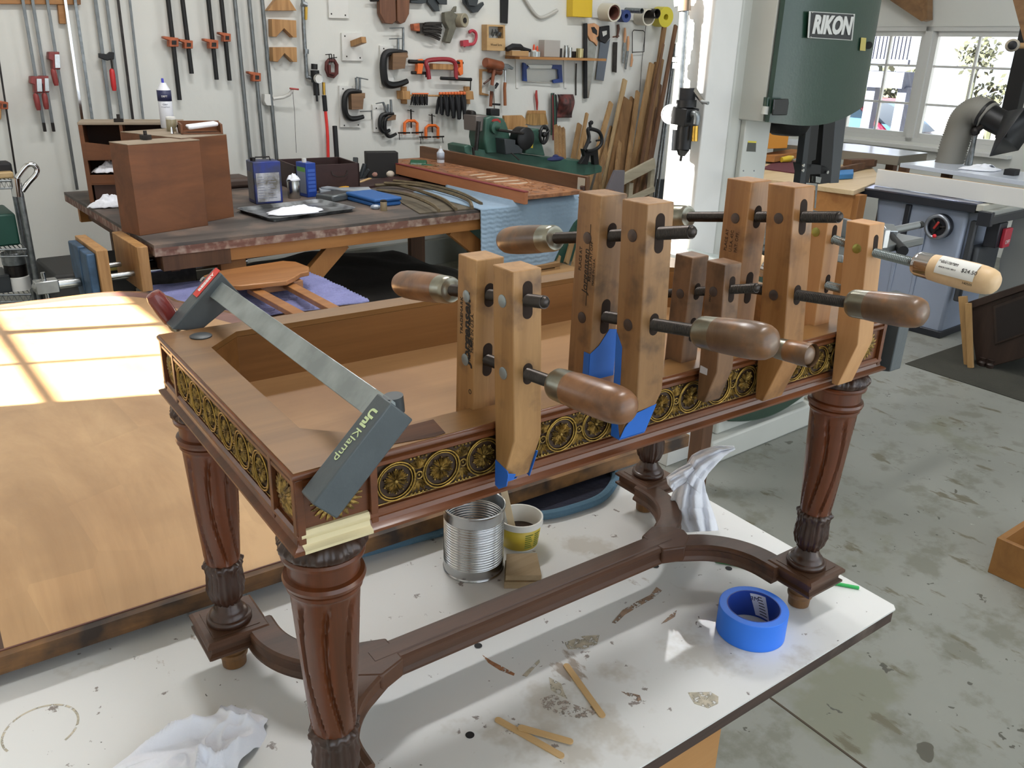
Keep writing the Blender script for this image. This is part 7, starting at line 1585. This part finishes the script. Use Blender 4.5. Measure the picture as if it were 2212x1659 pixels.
m = MB(); m.tube([at(1922, 500, tz), at(1932, 518, tz - .0), at(1950, 543, tz - .02)], [.010, .014, .022], 12); m.build('fence_lever', K['black'], t)
# air line on the post: regulator, gauge, pipe
PU = 2.55
def ap(x, y, d=.04): return onp(x, y, uv(2.57 - d, 0), EU)
t = thing('air_regulator', 'black air filter regulator with gauge mounted on the sunlit face of the white post', 'regulator', ap(1475, 340))
def at_(pts, r, nm, mt, d=.055, n=12, sm=0):
    r = [x * 1.35 for x in r] if isinstance(r, list) else r * 1.35
    m = MB(); P = [ap(*p, d) if len(p) == 2 else ap(p[0], p[1], p[2]) for p in pts]; P = smooth(P, sm) if sm else P; m.tube(P, r, n); return m.build(nm, mt, t)
at_([(1481, -20), (1474, 90), (1464, 226)], .0125, 'supply_pipe', K['galv']); at_([(1471, 92), (1469, 122)], .0135, 'union_coupling', K['galv']); at_([(1466, 124), (1465, 134)], .0165, 'union_nut', K['galv'], n=6); at_([(1463, 136), (1462, 148)], .0125, 'union_sleeve', K['galv'])
at_([(1480, -10), (1478, 24)], .017, 'pipe_joint', mat('joint_brown', '#5d4c3c', .5)); at_([(1464, -4), (1466, 14)], .012, 'tee_fitting', K['galv'])
at_([(1486, 190), (1484, 216)], .0215, 'regulator_knob', K['rubber'], .06, 20); at_([(1483, 216), (1482, 232)], .027, 'regulator_collar', K['black'], .06, 20)
m = MB(); m.beam(ap(1482, 232, .06), ap(1476, 270, .06), .07, .07, EU); m.build('regulator_body', K['black'], t, .004)
at_([(1480, 270), (1475, 322)], .021, 'filter_bowl', K['black'], .06, 20); at_([(1475, 322), (1472, 336)], [.019, .010], 'bowl_cone', K['black'], .06, 16); at_([(1472, 336), (1470, 348)], .004, 'drain_tip', K['black'], .06, 8); at_([(1463, 280), (1460, 325)], .013, 'bowl_guard', mat('bowl_dark', '#1f2226', .4), .07, 12)
gc = ap(1449, 247, .085); gx = (CP - gc).normalized(); gx = (gx * .6 - EU * .4 - EV * .2).normalized()
MB().lathe([(.031, -.022), (.0355, -.018), (.0355, 0), (.033, .001), (.032, -.001), (.0001, -.001)], gc, gx, 32).build('gauge_case', mat('gauge_ring', '#c9cbd0', .25, .6), t)
MB().lathe([(.0318, -.0008), (.0001, -.0006)], gc, gx, 32).build('gauge_dial', mat('dial', '#9fa2a6', .5), t)
MB().beam(gc - EZ * .008 + gx * .0008, gc + EZ * .018 + gx * .0008, .0012, .0006, gx).build('gauge_needle', K['ink'], t)
at_([(1456, 250, .08), (1470, 250, .06)], .007, 'gauge_stem', K['galv']); at_([(1495, 246), (1503, 247), (1505, 256), (1503, 268)], .010, 'elbow', K['galv'], .06, 12, 3); at_([(1502, 272), (1500, 305)], [.0085, .0095], 'brass_coupler', K['brass'], .06, 10)
at_([(1500, 195), (1512, 212), (1520, 222)], [.009, .007, .006], 'blow_gun_lever', K['chrome'], .05, 8); at_([(1515, 219), (1530, 223)], .0045, 'nozzle', K['galv'], .06, 8)
# whitewashed plank stand in front of the post
t = thing('marble_slab', 'narrow streaky white slab in the sunlight in front of the white post', 'slab', uv(2.32, 1.9, .9))
WS = speckle('white_marble', '#eceeec', [(7, .56, .05, '#a8b2b0', 'n', (1, .3, 1)), (14, .6, .03, '#8b9794', 'n', (1, .4, 1))], .3, .03)
A_, B_ = at(1440, 526, .95), at(1560, 552, .95); C_, D_ = at(1560, 577, .95), at(1440, 546, .95)
m = MB(); m.prism([A_, B_, C_, D_], -EZ * .02); m.build('top', WS, t, .002)
m = MB(); m.beam((A_ + D_) / 2 - EZ * .03, (B_ + C_) / 2 - EZ * .03, .03, .02); m.build('batten', mat('teal_edge', '#4f6f66', .6), t)
ll = (B_ + C_) / 2; MB().beam(V((ll.x, ll.y, 0)), ll - EZ * .04, .06, .06, EU).build('leg', DKW, t); ll = (A_ + D_) / 2 + V((.0, .05, 0)); MB().beam(ll - EZ * .04, uv(2.57, 2.16, .9), .03, .03).build('bracket_arm', DKW, t)
# ================================================================ table saw
F_ = at(2110, 441, .87); G_ = at(1843, 402, .87); yd = (G_ - F_); yd.z = 0; SL = yd.length; yd.normalize(); xd = V((yd.y, -yd.x, 0))
SM = Matrix(((xd.x, yd.x, 0, F_.x), (xd.y, yd.y, 0, F_.y), (0, 0, 1, 0), (0, 0, 0, 1))); sm3 = SM.to_3x3()
t = thing('table_saw', 'table saw with polished steel top, blue-grey cabinet, handwheel and long fence', 'table saw', V((F_.x, F_.y, 0)), rot=SM)
CAB = mat('cabinet_blue_grey', '#9aa4b8', .35, .1, .04, 4); CAST = mat('saw_top', '#8f95ad', .16, .85, .1, 6); SBK = mat('saw_black', '#22242b', .4)
def SB(): return MB(SM)
SB().b2((0, 0, .862), (.72, SL, .872)).build('table_top', CAST, t, .001); SB().b2((.002, .002, .815), (.72, SL - .002, .8615)).build('table_skirt', SBK, t, .002)
SB().prism([(.04, .06, .0), (.04, .55, .0), (.06, .66, .815), (.06, .06, .815)], (.48, 0, 0)).build('cabinet', CAB, t, .02)
SB().b2((.02, .05, 0), (.56, .58, .045)).build('plinth', SBK, t, .004)
for y, zz0, zz1 in ((.30, .12, .70), (.45, .12, .70)): SB().box((.0435, y, .42), (.008, .025, .55)).build('pressed_rib', CAB, t, .008)
c = SM @ V((.03, .20, .70)); ax = -xd
MB().ring(c + ax * .04, .068, .0125, ax, 40, 10).build('handwheel_rim', mat('wheel_rim', '#8b8f98', .3, .7), t)
m = MB()
for k in range(3): a = 2 * PI * k / 3 + .9; m.cyl(c + ax * .035, c + ax * .04 + yd * .066 * math.cos(a) + EZ * .066 * math.sin(a), .007, 8)
m.lathe([(.02, 0), (.024, .01), (.016, .05)], c, ax, 16); m.build('handwheel_spokes', K['iron'], t)
MB().lathe([(.078, 0), (.075, .02), (.07, .03)], c - ax * .012, ax, 32).build('wheel_backing', SBK, t)
MB().beam(c + ax * .055 - EZ * .012 + yd * .012, c + ax * .055 + EZ * .035 - yd * .012, .014, .01, ax).build('lock_lever', K['red'], t, .003); MB().ell(c + ax * .07 - EZ * .052 - yd * .01, .013, .013, .013).build('crank_knob', mat('knob_red', '#d02b35', .3), t)
SB().box((.05, .43, .70), (.03, .035, .2)).build('power_cord_clip', SBK, t, .005)
MB(SM).cyl((.041, .32, .17), (.036, .32, .17), .006, 10).build('cabinet_hole', SBK, t)
# front rail and switch
SB().b2((-.01, -.085, .79), (1.6, -.045, .835)).build('guide_rail', mat('rail_cream', '#b5b7b2', .4, .3), t, .003); SB().b2((-.0105, -.115, .765), (1.6, -.085, .81)).build('rail_channel', SBK, t, .002); SB().b2((-.05, -.12, .755), (-.01, -.04, .84)).build('rail_end_cap', SBK, t, .004)
SB().b2((.0, -.045, .83), (1.5, -.002, .868)).build('rail_ledge', mat('ledge_cream', '#b9b7ac', .6), t, .002)
SB().b2((.16, -.10, .60), (.27, -.02, .755)).build('switch_box', SBK, t, .006)
SB().b2((.20, -.125, .60), (.30, -.10, .72)).build('stop_paddle', mat('stop_red', '#b4263a', .4), t, .006)
text('OFF', .035, FM(SM @ V((.25, -.127, .635)), xd, EZ), 'paddle_lettering', K['label'], t, .0005)
SB().b2((.06, .0, .25), (.10, .04, .76)).build('motor_cover', mat('cover_dark', '#3b3d41', .5), t, .01)
SB().b2((.12, -.02, .32), (.45, .04, .60)).build('dust_port_cover', mat('cover_dark', '#3b3d41', .5), t, .02)
# blade and fence
bl = SM @ V((.46, .42, .85)); m = MB(); n = 40; m.prism([bl + yd * (.125 if k % 2 else .119) * math.cos(PI * k / n) + EZ * (.055 if k % 2 else .049) * math.sin(PI * k / n) for k in range(n + 1)], xd * .003); m.build('saw_blade', mat('blade_red', '#a3262c', .4), t)
SB().b2((.44, .1, .8718), (.49, .8, .8726)).build('throat_insert', mat('insert_red', '#8e3b3d', .5), t)
f0 = at(1891, 400, .875); f1 = at(2230, 452, .875); fd_ = (f1 - f0).normalized(); tp0 = onp(1893, 357, f0, (CP - f0) * 1.0); hh_ = .105
m = MB(); m.beam(f0 + EZ * hh_ / 2, f0 + fd_ * 1.7 + EZ * hh_ / 2, .02, hh_); m.build('fence_face', mat('fence_white', '#dcdbd8', .35), t, .001)
nf = V((fd_.y, -fd_.x, 0)); nf = nf if nf.dot(CP - f0) < 0 else -nf
m = MB(); m.beam(f0 + nf * .016 + EZ * (hh_ - .005), f0 + nf * .016 + fd_ * 1.7 + EZ * (hh_ - .005), .014, .012); m.build('fence_wood_edge', K['cardboard'], t)
# extension table beyond the fence
WTM = mat('melamine', '#cfd6e2', .18); o0 = f0 + nf * .06
t = thing('outfeed_table', 'pale laminate extension table behind the saw fence', 'table', V((o0.x, o0.y, 0)))
a = at(1945, 352, .95); b = at(2240, 395, .95); c = b + nf * .5; d = a + nf * .5
MB().prism([a, b, c, d], -EZ * .03).build('top', WTM, t, .002)
for q in (a + (c - a) * .3, a + (c - a) * .8): MB().beam(V((q.x, q.y, 0)), q - EZ * .031, .06, .06, EU).build('leg', DKW, t)
c_ = at(2120, 368, .95)
def rf(s, q): a = 2 * PI * s; r = q * (1 + .2 * math.sin(a * 3)); return c_ + V((math.cos(a) * .14 * r, math.sin(a) * .07 * r, .004 + .045 * (1 - q * q) * (.7 + .5 * noise.noise(V((s * 7, q * 3, 0))))))
tag(MB().grid(rf, 30, 10).build('rag', K['rag'], None, solid=.002, fix=False, ang=180), 'white rag on the laminate table below the dust hood', 'rag')
tag(MB().box(tuple(at(2184, 378, .95) + EZ * .02), (.09, .07, .04), RM.to_3x3()).build('black_block', K['rubber'], None, .004), 'small black block at the right of the laminate table', 'block')
# thick white-topped table near the window
t = thing('window_table', 'thick grey-edged table with a shiny pale top below the window', 'table', at(1900, 330, 0) * 0 + uv(6.8, 4.0, 0))
P4 = [at(1670, 302, .97), at(1870, 306, .97), at(2004, 330, .97), at(1943, 338, .97), at(1700, 318, .97)]
P4 = [at(x, y, .97) for x, y in ((1668, 303), (1862, 312), (2004, 331), (1942, 338))]
MB().prism([at(1672, 310, .97), at(1942, 338, .97), at(2004, 331, .97), at(1860, 313, .97), at(1700, 300, .97)], -EZ * .07).build('slab', mat('slab_edge', '#857d70', .5), t, .003)
MB().prism([p + EZ * .0015 for p in (at(1672, 310, .97), at(1942, 338, .97), at(2004, 331, .97), at(1860, 313, .97), at(1700, 300, .97))], EZ * .001).build('laminate_surface', WTM, t)
for x, y in ((1700, 312), (1930, 336), (1960, 330)): q = at(x, y, .9); MB().beam(V((q.x, q.y, 0)), V((q.x, q.y, .898)), .07, .07, EU).build('leg', DKW, t)
# low workbench seen behind the bandsaw
t = thing('side_bench', 'wooden side bench with drawers and a maroon cloth seen past the bandsaw', 'workbench', at(1750, 380, 0) * 0 + uv(5.6, 3.5, 0))
zz = .88; PB = [at(1640, 385, zz), at(1845, 412, zz), at(1905, 388, zz), at(1885, 362, zz), at(1640, 338, zz)]
MB().prism(PB, -EZ * .03).build('top', wood('bench_light', '#d6bf9b', '#bda27a', 0, 7), t, .002)
Q0 = at(1640, 388, zz); Q1 = at(1845, 412, zz); m = MB(); nrm = (Q1 - Q0).normalized(); ins = V((-nrm.y, nrm.x, 0)) * .03
m.prism([Q0 + ins - EZ * .03, Q1 + ins - EZ * .03, Q1 + ins - EZ * .22, Q0 + ins - EZ * .22], V((-nrm.y, nrm.x, 0)) * .04); m.build('apron', FIR, t, .002)
for q in (Q0, Q1): MB().beam(V((q.x, q.y, 0)) + ins * 2.5, q + ins * 2.5 - EZ * .03, .09, .09, EU).build('leg', FIRV, t, .002)
MB().prism([at(x, y, zz + .002) for x, y in [(1645, 365), (1680, 348), (1740, 351), (1745, 372), (1738, 378)]], EZ * .006).build('maroon_cloth', mat('maroon_felt', '#5d2b33', .95), t)
def lying(name, pts, z, th, mt, lab, cat): m = MB(); m.prism([at(x, y, z) for x, y in pts], EZ * th); tag(m.build(name, mt, None, .004), lab, cat)
lying('blue_tool', [(1668, 343), (1690, 344), (1690, 350), (1668, 349)], zz + .01, .04, K['bluep'], 'blue block beside the yellow handled tool on the side bench', 'tool')
m = MB(); m.tube([at(1688, 345, zz + .03), at(1704, 343, zz + .035), at(1712, 340, zz + .03)], [.02, .026, .014], 10); tag(m.build('yellow_tool', mat('yel_tool', '#d8bb3a', .4), None), 'yellow tool handle on the side bench', 'tool')
lying('blue_tape', [(1810, 378), (1842, 376), (1842, 386), (1812, 388)], zz + .003, .035, mat('masking_blue', '#3576ae', .6), 'flat blue tape roll on the side bench right of the guide post', 'tape roll')
lying('yellow_cabinet', [(1650, 300), (1690, 303), (1700, 320), (1650, 322)], .99, .30, mat('ochre', '#c7862f', .6), 'ochre yellow panel behind the bandsaw handwheel', 'panel')
m = MB(); m.beam(at(1800, 372, zz + .03), at(1890, 352, zz + .03), .03, .05).beam(at(1830, 352, zz + .05), at(1880, 350, zz + .05), .08, .05); tag(m.build('dark_timber', DKW, None, .003), 'dark timber offcuts lying on the side bench near the saw fence', 'timber')
m = MB(); m.beam(at(1655, 342, zz + .04), at(1725, 330, zz + .04), .14, .05); tag(m.build('brown_box', FIR, None, .003), 'light brown box on the side bench behind the blue block', 'box')
m = MB(); q = at(1640, 425, .7); m.box(tuple(q + V((.1, .1, 0))), (.25, .2, .3), RM.to_3x3()); tag(m.build('metal_case', K['galv'], None, .01), 'grey metal case under the side bench beside the bandsaw column', 'case')
# ================================================================ dust hose with hood, camera, furniture at the right
HU = 6.7
def du(x, y, d=0): return onp(x, y, uv(HU - d, 0), EU)
t = thing('dust_hose', 'grey flexible dust hose with a black funnel hood on a stand', 'dust hose', V((du(2050, 350).x, du(2050, 350).y, .9)))
cen_ = smooth([du(x, y) for x, y in [(2048, 362), (2058, 325), (2070, 288), (2080, 262), (2095, 246), (2115, 240), (2135, 252)]], 14)
rs = [.098 + (.006 if i % 2 else -.003) for i in range(len(cen_))]; MB().tube(cen_, rs, 18).build('ribbed_hose', mat('hose_grey', '#85827a', .6), t, ang=180)
m = MB(); a = du(2128, 248); b = du(2175, 272); m.lathe([(.105, -.01), (.108, 0), (.105, .012), (.088, .014), (.088, (b - a).length)], a, b - a, 28); m.build('black_sleeve', K['black'], t)
m = MB(); c1_ = du(2172, 270); P1 = [du(2160, 292), du(2180, 252), du(2190, 254), du(2172, 296)]
f4 = [du(2172, 335), du(2230, 335), du(2240, 240), du(2205, 255)]
rim = [du(2172, 334, .45), du(2290, 330, .45), du(2290, 215, -.2), du(2195, 262, -.2)]
ring0 = [c1_ + (-EZ * .09 - EV * .0 - EU * .06), c1_ + (-EZ * .09 + EU * .06), c1_ + (EZ * .09 + EU * .06), c1_ + (EZ * .09 - EU * .06)]
rim = [du(2172, 334) - EU * .25, du(2172, 334) + EU * .2 + EZ * .02, du(2240, 232) + EU * .2, du(2240, 232) - EU * .2]
m.add(ring0 + rim, [(0, 1, 5, 4), (1, 2, 6, 5), (2, 3, 7, 6), (3, 0, 4, 7)]); m.build('funnel_hood', mat('hood_black', '#2b2b2c', .5), t, solid=.006, fix=False)
m = MB(); m.cyl(du(2106, 290, .05), V((du(2092, 370, .05).x, du(2092, 370, .05).y, .95)), .017, 12).cyl(du(2108, 292, .05), V((du(2085, 366, .05).x, du(2085, 366, .05).y, .95)), .015, 12); m.build('stand_tube', K['galv'], t)
m = MB(); m.ell(du(2107, 284, .05), .035, .035, .035).cyl(du(2107, 284, .05), du(2125, 270, .05), .022, 10); m.build('stand_joint', K['iron'], t)
t = thing('security_camera', 'small white round camera fixed to the timber at the upper right', 'camera', onp(2190, 105, uv(7.1, 0), EU)); c = onp(2187, 98, uv(7.0, 0), EU)
m = MB(); m.ell(c, .05, .05, .045, None, 16, 10); m.build('dome', mat('tan_dome', '#b7ac9a', .5), t); m = MB(); m.lathe([(.032, 0), (.03, .03), (.024, .034)], c + (CP - c).normalized() * .03, (CP - c).normalized(), 18); m.build('lens', K['black'], t)
m = MB(); m.cyl(c, c + V((.12, 0, 0)), .02, 10); m.build('arm', K['cardboard'], t)
q = onp(2193, 205, uv(7.5, 0), EU); m = MB(); m.beam(V((q.x, q.y, 1.1)), V((q.x, q.y, 2.2)), .12, .1, EU); tag(m.build('black_screen', K['black'], None, .004), 'tall black panel beside the right edge of the window', 'panel')
# rubber mat and old cabinet lying on it
MTR = mat('mat_olive', '#3d3c33', .95, 0, .25, 5, .6, 120)
a = at(1955, 785, .004); b = at(2240, 876, .004); dd1 = (b - a).normalized(); dd2 = (at(2080, 742, .004) - a).normalized()
tag(MB().prism([a, a + dd1 * 1.5, a + dd1 * 1.5 + dd2 * 1.6, a + dd2 * 1.6], -EZ * .0038).build('floor_mat', MTR, None, .001), 'dark olive floor mat on the concrete at the right edge', 'mat')
t = thing('antique_cabinet', 'dark carved wooden cabinet side standing on the floor mat', 'cabinet', at(2140, 795, .005)); DO = wood('dark_oak', '#3c2c24', '#271c17', 2, 12, .5)
def ck(x, y, p=at(2140, 795, .005)): return onp(x, y, p, EU)
pz = at(2140, 795, .005); tpz = onp(2110, 655, pz, EU)
m = MB(); m.prism([ck(2112, 800), ck(2260, 760), ck(2250, 615), ck(2090, 668)], EU * .35); m.build('carcass', DO, t, .004)
m = MB(); m.prism([ck(2085, 672) - EU * .02, ck(2255, 612) - EU * .02, ck(2256, 598) - EU * .02, ck(2083, 655) - EU * .02], EU * .4); m.build('top_board', DO, t, .004)
m = MB(); m.prism([ck(2150, 745) - EU * .012, ck(2235, 715) - EU * .012, ck(2232, 630) - EU * .012, ck(2146, 660) - EU * .012], EU * .014); m.build('panel_molding', DO, t, .004); m = MB(); m.prism([ck(2157, 738) - EU * .014, ck(2230, 711) - EU * .014, ck(2227, 638) - EU * .014, ck(2153, 665) - EU * .014], EU * .004); m.build('recessed_panel', mat('panel_dark', '#1e1613', .7), t)
for x in (2118, 2136): m = MB(); q = ck(x, 800) - EU * .0; m.lathe([(.018, 0), (.022, .02), (.014, .03), (.02, .05)], V((q.x, q.y, .005)), n=14); m.build('turned_foot', DO, t)
a = at(2092, 788, .005); m = MB(); m.beam(a, onp(2080, 640, a, EU), .045, .02, EU); tag(m.build('loose_stick', wood('pale_stick', '#b58f5f', '#99774a', 2, 10), None, .001), 'pale timber strip leaning on the dark cabinet', 'strip')
a = at(2102, 792, .005) - EU * .03; m = MB(); m.beam(a, onp(2092, 655, a, EU), .03, .02, EU); tag(m.build('loose_stick', MC['pale_stick'], None, .001), 'second pale timber strip nearer the dark cabinet', 'strip')
m = MB(); a = onp(2205, 560, uv(5.8, 0), EU); m.prism([onp(x, y, uv(6.0, 0), EU) for x, y in [(2150, 660), (2160, 560), (2190, 470), (2260, 460), (2260, 620)]], EU * .03); tag(m.build('leaning_white_panel', mat('grey_panel2', '#a9a9a3', .6), None, .002), 'grey white panel behind the saw at the right edge', 'panel')
# open wooden box on the floor at the right edge
p0 = at(2133, 1235, .001); p1 = at(2212, 1272, .001); d1 = (p1 - p0).normalized(); hB = .14; n1 = V((-d1.y, d1.x, 0)); n1 = n1 if n1.dot(EU) > 0 else -n1
t = thing('wooden_box', 'low brown wooden box on the concrete floor at the right edge', 'box', p0); BXW = wood('box_brown', '#9a6c38', '#7d5428', 0, 8, .5)
FX = Matrix(((d1.x, n1.x, 0, p0.x), (d1.y, n1.y, 0, p0.y), (0, 0, 1, 0), (0, 0, 0, 1)))
for nm, a, b in (('side', (0, 0, .0), (.5, .02, hB)), ('side', (0, .38, 0), (.5, .40, hB)), ('end', (0, .02, 0), (.02, .38, hB)), ('end', (.48, .02, 0), (.5, .38, hB)), ('bottom', (.02, .02, 0), (.48, .38, .01))): MB(FX).b2(a, b).build(nm, BXW, t, .002)
bpy.context.view_layer.update()
